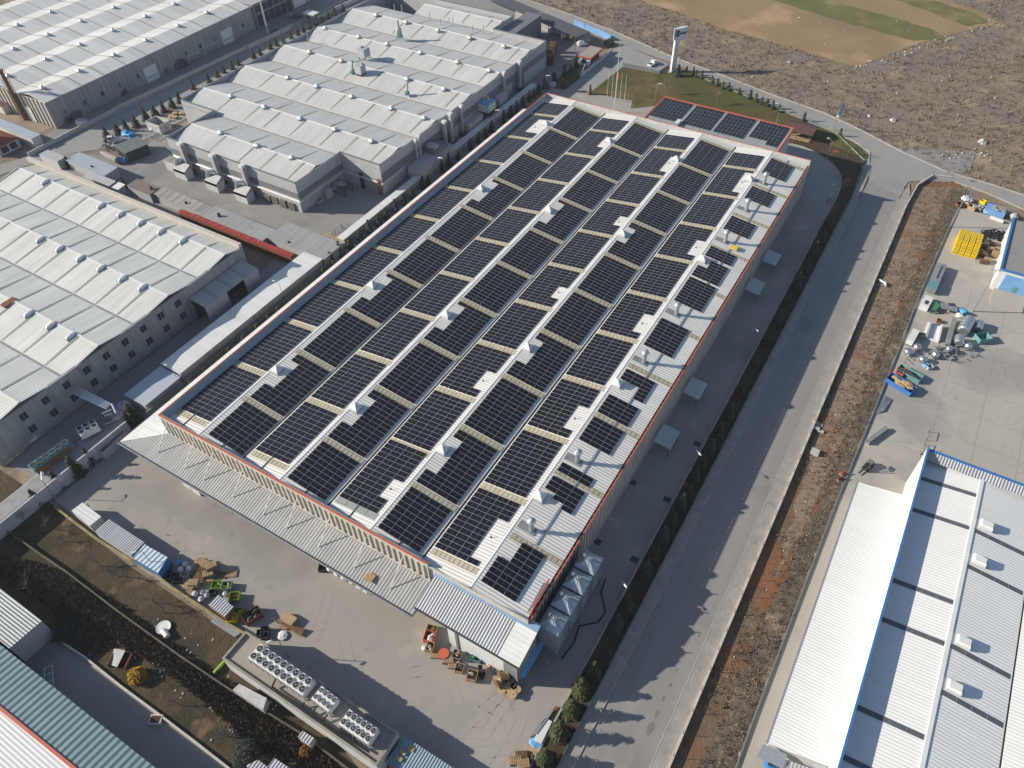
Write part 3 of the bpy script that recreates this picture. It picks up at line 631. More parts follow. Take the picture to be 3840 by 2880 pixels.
# --- middle grey factory (B2), stepped front
zb, zr2 = 8.1, 9.75
B2 = thing('factory', 'grey hall with seven ridged roof bays and a stepped front, beside the solar roof', 'factory', (-165, 185, 0))
ys2 = [122.9, 141.9, 160.9, 179.9, 199.0, 218.0, 238.0, 252.0]; rd2 = [132.2, 151.3, 170.1, 189.4, 207.6, 227.6, 245.0]
ext = [(-196.5, -145.8), (-211.6, -131.3), (-211.6, -131.3), (-211.6, -131.3), (-211.6, -131.3), (-211.6, -131.3), (-190, -153.3)]
for i, yr in enumerate(rd2):
    a, b = ys2[i], ys2[i+1]; xa, xb = ext[i]
    for (p, zp, q, zq) in ((a, zb, yr, zr2), (yr, zr2, b, zb)):
        MB().slab([(xa+.4, p+0.06, zp), (xb-.4, p+0.06, zp), (xb-.4, q-0.06, zq), (xa+.4, q-0.06, zq)], 0.2).build('roof_slope', M_B2, B2)
    MB().box(xa+.4, xb-.4, yr-0.2, yr+0.2, zr2-0.03, zr2+0.14).build('ridge_cap', M_WHITE, B2)
    if i: MB().box(xa+.4, xb-.4, a-0.3, a+0.3, zb-0.1, zb+0.05).build('valley_gutter', M_SLABR, B2)
    xs = xb-4.5; k = 0
    while xs > xa+6:
        for (p, zp, q, zq) in ((a+0.4, zb, yr-0.3, zr2), (yr+0.3, zr2, b-0.4, zb)):
            off = 3.0 if q > yr else 0
            MB().slab([(xs-off-0.3, p, zp+0.05), (xs-off+0.3, p, zp+0.05), (xs-off+0.3, q, zq+0.05), (xs-off-0.3, q, zq+0.05)], 0.04).build('rooflight', M_SLABR, B2)
        xs -= (10.5, 8.5, 12.0)[k % 3]; k += 1
def wallseg(t, p, q, h, m, nm='wall', th=0.3, z0=0):
    MB().obox(p, q, th, z0, h).build(nm, m, t)
PZ = 9.45
edges = [((-196.9, 122.9), (-145.5, 122.9)), ((-145.5, 122.9), (-145.5, 141.8)), ((-145.5, 141.8), (-131, 141.8)), ((-131, 141.8), (-131, 238)), ((-131, 238), (-153.2, 238)), ((-153.2, 238), (-153.2, 252)), ((-153.2, 252), (-212, 252)), ((-212, 252), (-212, 142)), ((-212, 142), (-196.9, 142)), ((-196.9, 142), (-196.9, 122.9))]
cx_, cy_ = -165, 190
for p, q in edges:
    p = Vector(p); q = Vector(q); d = (q-p).normalized()
    wallseg(B2, p, q, PZ, M_GREYL)
    MB().obox(p-d*0.2, q+d*0.2, 0.55, PZ, PZ+0.12).build('coping', M_GREY, B2)
def band(p, q, z0, z1, m, off, nm='cladding_band'):
    p = Vector(p); q = Vector(q); d = (q-p).normalized(); n = Vector((d.y, -d.x))*off
    MB().obox(p+n, q+n, 0.06, z0, z1).build(nm, m, B2)
band((-196.9, 122.9), (-145.5, 122.9), 4.4, 6.2, M_GREY, 0.19); band((-145.5, 122.9), (-145.5, 141.6), 4.4, 6.2, M_GREY, 0.19)
band((-131, 141.8), (-131, 238), 4.2, 6.6, M_GREY, 0.19)
band((-131, 168), (-131, 178), 0, 4, M_DARK, 0.19, 'loading_door'); band((-131, 192), (-131, 199), 0, 4.4, M_BEIGEW, 0.19, 'loading_door'); band((-131, 214), (-131, 222), 0, 4.4, M_GREY, 0.19, 'loading_door')
band((-144.5, 141.8), (-139.5, 141.8), 0, 4.6, M_GREYL, 0.19, 'loading_door'); band((-137.6, 141.8), (-132, 141.8), 0, 4.6, M_BEIGEW, 0.19, 'loading_door')
for x in (-138.9, -138.1): MB().box(x-0.25, x+0.25, 141.2, 141.62, 0, 5.0).build('door_post', M_DARK, B2)
m = MB()
for z in (3.7, 4.0): m.path([(-196, 122.4, z), (-145.0, 122.4, z), (-145.0, 141.2, z), (-130.4, 141.2, z), (-130.4, 150, z)], 0.09)
m.build('wall_pipes', M_WHITE, B2)
m = MB(); 
for z in (0,): m.path([(-131.4, 141.1, 0), (-131.4, 141.1, 5.2)], 0.25); m.path([(-132.1, 141.1, 0), (-132.1, 141.1, 5.0)], 0.16)
m.build('red_downpipes', M_RUST, B2)
# small vents along the ridges of B2
v2 = thing('roof_vent', '', 'roof vent'); m = MB(); m.lathe([(0.95, 0), (0.95, 0.25), (0.5, 0.7)], n=4); m.build('cap', M_WHITE, v2, local=True)
MB().box(-0.75, 0.75, -0.75, 0.75, -0.3, 0.0).build('base', M_GREYL, v2, local=True)
vp = [[e for e in ((1245, 1120),)]]
vs = [tA(1830, 1103, zr2), tA(2130, 1210, zr2), tB(320, 1308, zr2), tB(1915-2212*0, 0, zr2)]
vents2 = [(tA, [(1830, 1103), (2130, 1210), (1915, 800), (2190, 885)]), (tB, [(35, 1210), (318, 1308), (92, 890), (388, 985), (675, 1075), (980, 1172), (285, 647), (525, 718), (815, 803), (1142, 900), (1415, 980), (465, 435), (730, 507), (1275, 658), (1580, 741), (595, 236), (873, 308), (1108, 368), (1385, 440), (1692, 517), (1955, 587), (1018, 128), (1265, 188), (1530, 255), (1793, 317), (2078, 386)])]
sp = []
for tf, ps in vents2:
    for q in ps: p = tf(*q, zr2+0.2); sp.append(((p.x, p.y, zr2+0.3), pi/4))
sp.sort(key=lambda s: (round(s[0][1]/9.5), s[0][0]))
rows_ = {}; lb = []
for s in sp: rows_.setdefault(round(s[0][1]/9.5), []).append(s)
ks = sorted(rows_)
for s in sp:
    k = round(s[0][1]/9.5)
    lb.append('white roof vent, %s from left on %s ridge from front of the grey hall' % (ORD[rows_[k].index(s)], ORD[ks.index(k)]))
place_all(v2, sp, lb, 'small white vents on the grey hall')
# plant on the B2 roof
def on(px, z): return px
eq = thing('roof_plant', 'square white extractor box on the roof of the grey hall', 'extractor', tB(925, 485, 8.9))
m = MB(); m.box(-1.4, 1.4, -1.6, 1.6, 0.9, 3.6); m.box(-1.6, -0.6, -0.5, 0.5, 3.6, 4.0); m.build('box', M_GREYL, eq, local=True)
m = MB()
for x in (-1.2, 1.2):
    for y in (-1.4, 1.4): m.box(x-0.1, x+0.1, y-0.1, y+0.1, 0, 0.9)
m.build('legs', M_DARK, eq, local=True)
eq = thing('roof_plant', 'white extractor with curved blue fan and duct, mid roof of the grey hall', 'extractor', tB(890, 620, 8.9))
m = MB(); m.box(-1.2, 1.4, -1.2, 1.4, 0.7, 3.4); m.box(0.2, 1.0, 0.2, 1.0, 3.4, 4.2); m.build('box', M_GREYL, eq, local=True)
m = MB(); m.lathe([(0.9, 0.2), (0.9, 0.9), (0.3, 1.2)], (-3.0, -0.6, 0), 12); m.tube((-3.0, -0.6, 0.9), (-2.8, 0.2, 4.2), 0.32); m.build('fan', M_TURQ, eq, local=True)
m = MB(); m.box(-1.1, 1.2, -1.1, 1.2, 0, 0.68); m.build('base', M_DARK, eq, local=True)
eq = thing('roof_plant', 'lone blue fan with tall bent duct on the grey hall roof', 'extractor', tB(1275, 785, 8.9))
m = MB(); m.lathe([(0.9, 0.1), (0.9, 0.9), (0.3, 1.2)], (0, 0, 0), 12); m.build('fan', M_TURQ, eq, local=True)
m = MB(); m.tube((0.2, 0.2, 0.9), (0.2, 0.6, 4.4), 0.3); m.build('duct', M_GALV, eq, local=True)
eq = thing('roof_plant', 'tall blue and white filter tower on a frame, far part of the grey hall roof', 'extractor', tB(1215, 325, 8.9))
m = MB(); m.lathe([(1.0, 1.2), (1.0, 3.6), (0.4, 4.4), (0.4, 6.6)], (0, 0, 0), 8); m.build('tower', M_GREYL, eq, local=True)
m = MB()
for a in range(4): m.tube((1.6*cos(a*pi/2), 1.6*sin(a*pi/2), 0), (0.9*cos(a*pi/2), 0.9*sin(a*pi/2), 3), 0.08, n=5)
m.lathe([(1.4, 1.0), (1.4, 1.2)], n=8); m.build('frame', M_TURQ, eq, local=True)
pipes = [(tB(q, r, 8.7), h) for q, r, h in ((460, 350, 3.0), (1175, 100, 2.4), (1235, 105, 2.2), (1465, 165, 2.6), (1555, 218, 2.0), (1625, 205, 3.0), (1658, 212, 2.6), (1748, 235, 3.0), (1910, 275, 2.8), (1820, 280, 1.4))]
pp = thing('roof_pipe', '', 'vent pipe'); m = MB(); m.tube((0, 0, 0), (0, 0, 2.4), 0.14); m.build('pipe', M_GREYL, pp, local=True); m = MB(); m.lathe([(0.22, 2.4), (0.22, 2.6), (0.05, 2.75)], n=8); m.build('rain_cap', M_GALV, pp, local=True)
place_all(pp, [(tuple(p), 0) for p, h in pipes], ['thin vent pipe on the grey hall roof, %s counted from the left' % ORD[i] for i in range(len(pipes))], 'thin vent pipes on the grey hall')
# external ducts standing against the B2 walls
def walld(label, x, y, zt, w_=0.8, base=True, m_=M_GREYL, off=(0, 0)):
    t = thing('wall_duct', label, 'duct', (x, y, 0))
    m = MB(); m.box(-w_/2, w_/2, -w_/2, w_/2, 1.2, zt); m.build('riser', m_, t, local=True)
    m = MB(); m.box(-w_/2-.15, w_/2+.15, -w_/2-.15, w_/2+.15, zt, zt+0.7); m.build('hood', M_WHITE, t, local=True)
    if base: m = MB(); m.box(-w_, w_, -w_, w_, 0, 1.2); m.build('base', M_DARK, t, local=True)
    return t
for i, (x, y, zt, w_) in enumerate(((-129.8, 157.3, 9.8, 0.5), (-129.8, 158.9, 10.2, 0.5), (-129.5, 171.5, 9.0, 1.0), (-129.2, 174.5, 10.4, 1.0), (-129.9, 181.5, 9.6, 0.7), (-129.9, 207.2, 10.0, 0.8), (-129.9, 217.4, 9.8, 1.0))):
    walld('steel duct rising up the right wall of the grey hall, %s from the front' % ORD[i], x, y, zt, w_)
for i, x in enumerate((-189.5, -176.2, -164.4)):
    t = walld('wide grey extraction duct on the front wall of the grey hall, %s from the left' % ORD[i], x, 121.7, 9.6, 1.3)
    m = MB(); m.box(-2.6, 2.4, -3.6, -0.7, 0, 2.9); m.slab([(-2.6, -3.6, 2.95), (2.4, -3.6, 2.95), (2.0, -0.8, 4.0), (-2.2, -0.8, 4.0)], 0.9); m.build('filter_box', M_RENDER, t, local=True)
    m = MB(); m.path([(-2.4, -2.2, 3.2), (-2.4, -1.6, 4.8), (-0.6, -0.4, 5.0)], 0.55, 8); m.build('elbow', M_GALV, t, local=True)
t = thing('plant_box', 'white plant box with ribbed lid left of the extraction ducts', 'plant', (-195.4, 121.0, 0))
m = MB(); m.box(-2.2, 2.2, -1.4, 1.2, 0, 3.4); m.build('box', M_RENDER, t, local=True); m = MB(); m.box(-2.3, 2.3, -1.5, 1.3, 3.4, 3.55); m.build('lid', M_BEIGEW, t, local=True)
t = thing('plant_room', 'long white plant room with flat roof and blue door by the grey hall', 'outbuilding', (-127.4, 160.7, 0))
m = MB(); m.box(-2.6, 2.6, -8.3, 8.8, 0, 3.7); m.build('walls', M_RENDER, t, local=True); m = MB(); m.box(-2.75, 2.75, -8.5, 9.0, 3.7, 3.85); m.build('roof', M_GREYL, t, local=True)
m = MB(); m.box(-0.2, 0.9, -8.36, -8.3, 0, 2.2); m.build('door', M_TURQ, t, local=True)
t = thing('plant_room', 'smaller white outbuilding with pitched lid, behind the duct tower', 'outbuilding', tB(1805, 1060))
m = MB(); m.box(-2.2, 2.2, -4.2, 4.2, 0, 3.4); m.build('walls', M_RENDER, t, local=True); m = MB(); m.box(-2.35, 2.35, -4.4, 4.4, 3.4, 3.55); m.build('roof', M_GREYL, t, local=True)
t = thing('plant_room', 'grey outbuilding with gable beside the blue-topped tank', 'outbuilding', tB(2040, 880))
m = MB(); m.box(-1.8, 1.8, -2.8, 2.8, 0, 3.6); m.build('walls', M_GREYL, t, local=True); m = MB(); m.slab([(-1.9, -2.9, 3.62), (0, -2.9, 4.3), (0, 2.9, 4.3), (-1.9, 2.9, 3.62)], .1); m.slab([(0, -2.9, 4.3), (1.9, -2.9, 3.62), (1.9, 2.9, 3.62), (0, 2.9, 4.3)], .1); m.build('roof', M_GREYL, t, local=True)
t = thing('cooling_tower', 'white and blue square cooling tower on a frame beside the grey hall', 'cooling tower', tB(1935, 985))
m = MB(); m.box(-2.3, 2.3, -2.3, 2.3, 3.4, 5.9); m.build('casing', M_WHITE, t, local=True)
m = MB(); m.box(-2.4, 2.4, -2.4, 2.4, 5.9, 6.3)
for x in (-2.33, 2.33):
    for y in (-2.33, 2.33): m.box(x-.12, x+.12, y-.12, y+.12, 3.4, 5.9)
m.build('blue_lid', M_BLUEL, t, local=True)
m = MB(); m.box(-2.5, 2.5, -2.5, 2.5, 0, 2.6); m.build('plinth', M_GREY, t, local=True)
m = MB(); m.box(-3, 3, -3, 3, 2.7, 2.85)
for x in (-2.9, 0, 2.9):
    for y in (-2.9, 2.9): m.box(x-.05, x+.05, y-.05, y+.05, 2.85, 3.9)
m.build('walkway', M_DARK, t, local=True)
m = MB(); m.path([(-0.6, 0, 6.3), (-0.6, 0, 7.8), (0.9, 0, 7.8), (0.9, 0, 6.4)], 0.18); m.build('pipe_loop', M_YEL, t, local=True)
t = thing('filter_unit', 'big grey panelled filter unit below the tall duct pair', 'filter unit', tB(1525, 1330))
m = MB(); m.box(-2.2, 2.2, -3.2, 3.2, 0, 5.2); m.build('casing', M_GREY, t, local=True)
m = MB()
for y in (-3.2, -1.6, 0, 1.6, 3.2): m.box(2.2, 2.3, y-0.08, y+0.08, 0, 5.2)
m.box(-1.6, 1.6, -2.6, -0.6, 5.2, 6.2); m.build('frame', M_GREYL, t, local=True)
# --- left factory (B3)
x3a, x3b = -218.5, -137.6
ys3 = [24.0, 42.9, 61.5, 80.4, 94.3]; rd3 = [33.3, 52.4, 71.6, 89.3]
st3 = [-137.6-6.35-7.55*k for k in range(11)]
B3 = ridged_x('factory', 'cream-walled hall with ribbed roof bays and domed vents, left of the solar roof', (-178, 60, 0), x3a, x3b, ys3, rd3, 8.9, 10.2, M_B3, M_BEIGEW, st3, M_SKYB)
def cwall(t, nm, p, q, h, m, pitch=1.6, depth=0.12, z0=0):
    """ribbed precast wall: vertical ribs along p-q"""
    p = Vector(p); q = Vector(q); L = (q-p).length; d = (q-p)/L; k = int(L/pitch); b = MB()
    b.obox(p, q, 0.2, z0, h); n = Vector((d.y, -d.x))*(0.1+depth/2)
    for i in range(k+1):
        c = p+d*(i*L/k); b.obox(c-d*0.22+n, c+d*0.22+n, depth, z0, h)
    return b.build(nm, m, t)
cwall(B3, 'wall', (x3b, 24), (x3b, 94.4), 9.2, M_GREYW, 2.5)
cwall(B3, 'wall', (x3b, 94.4), (x3a, 94.4), 9.2, M_BEIGEW, 3)
MB().obox((x3b, 24), (x3b, 94.4), 0.7, 9.1, 9.35).build('eaves_trim', M_GUT, B3)
MB().box(x3a-3.5, x3b+0.2, 93.6, 94.6, 9.2, 10.3).build('parapet', M_CREAM, B3)
for y in [32.5+5.05*k for k in range(9)]:
    for z in (2.2, 6.0):
        f = MB().box(x3b+0.1, x3b+0.2, y-0.75, y+0.75, z, z+1.7).build('window', M_GLASS, B3)
        MB().box(x3b+0.2, x3b+0.26, y-0.05, y+0.05, z+0.0, z+1.7).build('glazing_bar', M_GREY, f)
d3 = thing('roof_dome', '', 'roof vent')
m = MB(); m.lathe([(0.6, 0), (0.62, 0.25), (0.45, 0.55), (0.1, 0.68)], n=10)
for v in m.v: v.y *= 2.3
m.build('dome', M_WHITE, d3, local=True, smooth=False); m = MB(); m.box(-0.7, 0.7, -1.5, 1.5, -0.25, 0.02); m.build('base', M_GALV, d3, local=True)
sp = []; lb = []
for ri, q in enumerate(([(250, 1060), (435, 1155), (597, 1245)], [(335, 450), (495, 528), (665, 608), (838, 688), (1018, 773), (1182, 848)], [(790, 197), (955, 268), (1122, 340), (1290, 412), (1468, 490), (316, 5)])):
    for p in sorted(q):
        g_ = tE(*p, 9.9); yr = rd3[ri+1]; sp.append(((g_.x, yr-1.0, 10.1), 0))
        lb.append('domed vent on the cream hall, %s from the left on the %s ridge' % (ORD[sorted(q).index(p)], ('nearest', 'middle', 'farthest')[ri]))
place_all(d3, sp, lb, 'domed vents on the cream hall')
rb = thing('roof_dome', 'rust-red cover on the nearest ridge of the cream hall', 'roof vent', (tE(70, 972, 9.95).x, rd3[1]-0.9, 9.95))
m = MB(); m.box(-0.9, 0.9, -1.6, 1.6, 0, 0.4); m.build('cover', M_RUST, rb, local=True)
m = MB(); m.box(-1.0, 1.0, -1.7, 1.7, -0.3, 0); m.build('base', M_GALV, rb, local=True)
L3 = thing('lean_to', 'flat-roofed loading shed with open dark doorway on the side of the cream hall', 'shed', (-135, 84.5, 0))
for i in range(4):
    ya = 75.8+i*4.5
    MB().slab([(-137.2, ya, 6.4), (-132.0, ya, 5.6), (-132.0, ya+3.7, 5.6), (-137.2, ya+3.7, 6.4)], 0.12).build('roof_sheet', M_GREYL, L3)
    if i < 3: MB().slab([(-137.2, ya+3.7, 6.38), (-132.0, ya+3.7, 5.58), (-132.0, ya+4.5, 5.58), (-137.2, ya+4.5, 6.38)], 0.1).build('rooflight', M_SKYB, L3)
MB().box(-132.2, -132.0, 75.8, 82.6, 0, 5.5).build('wall', M_GREYL, L3); MB().box(-132.2, -132.0, 88.2, 93.0, 0, 5.5).build('wall', M_GREYL, L3)
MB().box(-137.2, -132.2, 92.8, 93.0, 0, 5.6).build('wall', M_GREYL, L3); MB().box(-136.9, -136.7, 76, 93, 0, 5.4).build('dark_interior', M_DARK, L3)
# --- top left factory (B1)
x1b = -250.8; xs1 = [x1b, -267.3, -286, -304.7, -323.4, -342]; rx1 = [-258.6, -277, -295.4, -314, -332.7]
B1 = thing('factory', 'large white hall with pale and grey roof bands, top left', 'factory', (-296, 165, 0))
ya, yb = 119.6, 212.0; zl, zh = 8.6, 9.9
for i, xr in enumerate(rx1):
    a, b = xs1[i], xs1[i+1]
    for (p, zp, q, zq) in ((a, zl, xr, zh), (xr, zh, b, zl)):
        MB().slab([(p-.05, ya, zp), (q+.05, ya, zq), (q+.05, yb+60*(i > 0), zq), (p-.05, yb+60*(i > 0), zp)], 0.2).build('roof_slope', M_B1, B1)
        k = 0; y = ya+5.2
        while y < yb+55*(i > 0)-2:
            e = MB(); e.slab([(p-.2, y-0.22, zp+0.05), (q+.2, y-0.22, zq+0.05), (q+.2, y+0.22, zq+0.05), (p-.2, y+0.22, zp+0.05)], 0.03)
            e.build('rooflight', M_SLABR, B1); y += 9.1
cwall(B1, 'wall', (x1b, ya), (x1b, yb), 8.75, M_GREYW, 1.7, 0.14)
cwall(B1, 'wall', (-342, ya), (x1b, ya), 8.75, M_CREAM, 2.2, 0.35)
MB().box(x1b-0.2, x1b+0.3, ya, yb, 8.5, 8.72).build('eaves_trim', M_GUT, B1)
for px in ((515, 918), (672, 845), (823, 772), (973, 700), (1113, 630), (1513, 440), (1640, 380), (1760, 320), (1993, 210)):
    g_ = tA(*px, 3.4); MB().box(x1b+0.1, x1b+0.22, g_.y-0.5, g_.y+0.5, 2.9, 4.3).build('window', M_GLASS, B1)
for px in ((1265, 610), (1890, 300)):
    g_ = tA(*px, 2.6); f = MB().box(x1b+0.1, x1b+0.3, g_.y-2.8, g_.y+2.8, 0, 5.2).build('loading_door', M_WHITE, B1)
    e = MB()
    for k in range(5): e.box(x1b+0.3, x1b+0.34, g_.y-2.1+k, g_.y-1.6+k, 1.5, 1.9)
    e.build('door_window', M_GLASS, f)
MB().box(-264.5, -260.5, ya-0.75, ya-0.6, 0, 5).build('loading_door', M_WHITE, B1)
O1 = thing('office_block', 'dark glazed office block at the far end of the large white hall', 'office', (-258, 226, 0))
MB().box(-268, -249.8, 212.3, 234, 0, 9.4).build('walls', M_GREY, O1); MB().box(-268.4, -249.4, 212.2, 234.4, 9.4, 9.6).build('roof', M_GREYL, O1)
for k in range(6):
    MB().box(-249.8, -249.7, 213.4+k*3.4, 216.2+k*3.4, 1, 5).build('window', M_GLASS, O1); MB().box(-249.8, -249.7, 213.4+k*3.4, 216.2+k*3.4, 6, 8.4).build('window', M_GLASS, O1)
MB().box(-262, -252, 234.3, 250, 0, 8.4).build('side_hall', M_GREYL, O1); MB().box(-252, -251.85, 236.5, 243, 0, 5.5).build('loading_door', M_WHITE, O1)
p1 = thing('roof_vent', '', 'roof vent'); m = MB(); m.lathe([(1.1, 0), (1.1, 0.15), (0.1, 0.8)], n=4); m.build('cap', M_WHITE, p1, local=True); MB().box(-.7, .7, -.7, .7, -.4, 0).build('base', M_GREYL, p1, local=True)
sp = [];
for q in ((380, 735), (690, 595), (980, 463), (1245, 342), (1512, 220), (1755, 112), (98, 635), (405, 498), (693, 375), (962, 257), (1232, 140), (1475, 38), (140, 410), (425, 292), (695, 178), (968, 65), (175, 213), (445, 103)):
    g_ = tA(*q, zh+0.3); xr = min(rx1, key=lambda r: abs(r-g_.x)); sp.append(((xr+0.2, g_.y, zh+0.2), pi/4))
place_all(p1, sp, ['white pyramid vent on the large white hall, %s counted from the front right corner' % ordw(i) for i in range(len(sp))], 'pyramid vents on the large white hall')
st = thing('chimney_stack', 'tall rusty lattice chimney stack at the front of the large white hall', 'chimney', tA(215, 990))
h_ = 16.5; m = MB(); m.tube((0, 0, 0), (0, 0, h_), 0.75, 0.6, n=10); m.lathe([(0.85, h_), (0.85, h_+0.5)], n=10); m.build('flue', M_RUST, st, local=True)
m = MB()
for k in range(12):
    for a in range(4):
        m.tube((1.3*cos(a*pi/2), 1.3*sin(a*pi/2), k*1.35), (1.25*cos((a+1)*pi/2), 1.25*sin((a+1)*pi/2), (k+1)*1.35), 0.05, n=4)
for a in range(4): m.tube((1.35*cos(a*pi/2), 1.35*sin(a*pi/2), 0), (1.1*cos(a*pi/2), 1.1*sin(a*pi/2), h_), 0.07, n=4)
m.build('lattice', M_WOODD, st, local=True)
# --- right hand halls (B4 long roof, B5 blue trimmed)
B4 = thing('warehouse', 'long low white ribbed roof between the verge and the blue-edged hall', 'warehouse', (15.8, 60, 0))
MB().slab([(11.7, 48.9, 4.9), (20.0, 50.2, 5.1), (20.0, 103.6, 5.1), (11.7, 102.4, 4.9)], 0.15).build('roof', M_B5, B4)
MB().box(12.0, 19.9, 49.5, 101.8, 0, 4.7).build('walls', M_GREYL, B4)
MB().box(11.35, 11.65, 48.9, 102.3, 4.6, 4.9).build('gutter', M_GALV, B4)
MB().slab([(10.9, 46.6, 4.2), (14.5, 46.9, 4.3), (14.5, 48.9, 4.7), (11.1, 48.6, 4.6)], 0.1).build('front_awning', M_GALV, B4)
MB().slab([(14.6, 30, 3.9), (20, 30, 4.0), (20, 49.4, 4.2), (14.6, 48.4, 4.1)], 0.1).build('lower_roof', M_LEAN, B4)
B5 = thing('warehouse', 'white hall with blue roof edge and dark rooflight strips, bottom right', 'warehouse', (50, 75, 0))
x5, xr5, xv5 = 20.25, 30.0, 39.3; zl5, zh5, zp5 = 8.5, 9.6, 10.9
yt = 111.2
for (p, zp_, q, zq) in ((x5+.3, zl5, xr5, zh5), (xr5, zh5, xv5, zl5), (xv5+.3, zl5, xv5+9.6, zh5), (xv5+9.6, zh5, xv5+19, zl5)):
    MB().slab([(p, 20, zp_), (q, 20, zq), (q, yt-.3, zq), (p, yt-.3, zp_)], 0.2).build('roof_slope', M_B5, B5)
MB().box(xr5-.3, xr5+.3, 20, yt-.3, zh5-.02, zh5+0.12).build('ridge_cap', M_WHITE, B5)
MB().box(xv5, xv5+.28, 20, yt-.3, zl5-.3, zl5-.2).build('valley_gutter', M_DARK, B5)
zf5 = lambda x: zl5+(zh5-zl5)*((x-x5)/(xr5-x5) if x < xr5 else (xv5-x)/(xv5-xr5))
def strip5(a, b, y):
    o = MB().slab([(a, y-.42, zf5(a)+.05), (b, y-.42, zf5(b)+.05), (b, y+.42, zf5(b)+.05), (a, y+.42, zf5(a)+.05)], .04).build('rooflight', M_SKYG, B5)
    e = MB()
    for k in (1, 2, 3): x = a+(b-a)*k/4; e.box(x-.04, x+.04, y-.42, y+.42, zf5(x)+.05, zf5(x)+.08)
    e.build('glazing_bar', M_GUT, o)
for y in (105.7, 98.0, 82.2, 74.4, 58.7, 50.9, 35, 27): strip5(x5+.4, xr5-.5, y)
for y in (98.0, 90.2, 74.6, 66.6, 51.0, 43.0): strip5(xr5+.5, xv5-.3, y)
MB().box(x5-0.25, x5, 20, yt, 0, zp5).build('side_wall', M_WHITE, B5); MB().box(x5-0.27, x5+0.05, 20, yt+.3, zp5, zp5+.1).build('blue_trim', M_BLUE, B5)
MB().box(x5+.06, 70, yt, yt+.3, 0, zp5-0.6).build('back_wall', M_WHITE, B5); MB().box(x5+.18, 70, yt-.05, yt+.5, zp5-.6, zp5-.42).build('blue_trim', M_BLUE, B5)
MB().slab([(x5+.2, yt-1.6, 9.6), (70, yt-1.6, 9.6), (70, yt-.1, zp5-.5), (x5+.2, yt-.1, zp5-.5)], .05).build('parapet_flashing', M_LEAN, B5)
for y in (103.2, 82, 60): MB().tube((x5-.9, y, 5.6), (x5-.35, y+2.0, 9.8), 0.14).build('downpipe', M_WHITE, B5)
v5 = thing('roof_vent', '', 'roof vent'); m = MB(); m.box(-1.05, 1.0, -.8, .8, 0, 0.6); m.add([(-1.05, -.8, .6), (1.0, -.8, .6), (1.0, .8, .6), (-1.05, .8, .6), (-.8, -.6, .85), (.85, -.6, .85), (.85, .6, .85), (-.8, .6, .85)], [(4, 5, 6, 7), (0, 1, 5, 4), (1, 2, 6, 5), (2, 3, 7, 6), (3, 0, 4, 7)])
m.build('cowl', M_WHITE, v5, local=True); m = MB(); m.box(-1.35, 1.3, -0.6, 0.6, -0.35, 0); m.build('base', M_GALV, v5, local=True)
sp = [((31.9, y, zf5(31.9)+.25), 0) for y in (68.0, 75.9, 91.9, 99.7)]
place_all(v5, sp, ['white boxy roof vent on the blue-edged hall, %s counted from the front' % ORD[i] for i in range(4)], 'boxy vents on the blue-edged hall')
# --- upper right building with blue doors
RB = thing('building', 'white building with grey flat roof, blue edge and light blue doors, right edge', 'building', (38, 194, 0))
MB().box(25.6, 55, 182, 206, 0, 6.0).build('walls', M_WHITE, RB); MB().box(25.9, 54.8, 182.3, 205.8, 6.0, 6.15).build('roof', M_CONC2, RB)
MB().box(25.4, 25.85, 181.8, 206.2, 6.0, 6.5).build('blue_trim', M_BLUE, RB); MB().box(25.85, 55, 181.75, 182.2, 6.0, 6.4).build('blue_trim', M_BLUE, RB)
f = MB().box(27.2, 33, 181.86, 182.0, 0.6, 5.2).build('door', M_BLUEL, RB); MB().box(30, 30.9, 181.8, 181.86, 1.0, 2.6).build('small_door', M_TURQ, f)
MB().slab([(26.3, 175.5, 0.1), (33.5, 175.5, 0.1), (33.5, 182, 0.7), (26.3, 182, 0.7)], 0.4).build('ramp', M_CONC3, RB)
# --- chiller building at the bottom
zc = 4.3
CB = thing('plant_building', 'long flat-roofed plant building carrying rows of white fan units, bottom', 'plant building', (-51, 20, 0))
cA, cB, cC, cD = tM(1855, 745, zc+.3), tM(2040, 520, zc+.3), tN(1215, 1385, zc+.3), tN(1000, 1640, zc+.3)
XA, XB, YA, YB = (cA.x+cB.x)/2, (cC.x+cD.x)/2, (cA.y+cD.y)/2, (cB.y+cC.y)/2
MB().box(XA, XB, YA, YB, 0, zc-.1).build('walls', M_RENDER, CB); MB().box(XA+.1, XB-.1, YA+.1, YB-.1, zc-.1, zc).build('roof', M_SLABR, CB)
for bx in ((XA-.05, XB+.05, YA-.05, YA+.28), (XA-.05, XB+.05, YB-.28, YB+.05), (XA-.05, XA+.28, YA+.28, YB-.28), (XB-.28, XB+.05, YA+.28, YB-.28)):
    MB().box(*bx, zc, zc+.42).build('parapet', mat('weathered_parapet', (0.34, 0.31, 0.24), 0.85, noise=0.3, nscale=0.5), CB)
m = MB(); m.box(XA+.4, XB-6, YA+.34, YA+.42, zc+.02, zc+.1); m.build('yellow_line', M_SKYF, CB)
def fan(t, x, y, z, r):
    f = MB(); f.lathe([(r, 0), (r, .26), (r*.9, .26)], (x, y, z), 14); o = f.build('fan_ring', M_WHITE, t, local=True)
    g = MB(); g.lathe([(r*.88, .265), (r*.88, .27)], (x, y, z), 14); g.build('fan_guard', M_BLACK, o, local=True)
    b = MB()
    for k in range(3):
        a = k*2*pi/3+.4; b.tube((x, y, z+.29), (x+r*.75*cos(a), y+r*.75*sin(a), z+.29), .05, n=4)
    b.tube((x, y, z+.27), (x, y, z+.33), .12, n=6); b.build('fan_blades', M_GUT, o, local=True)
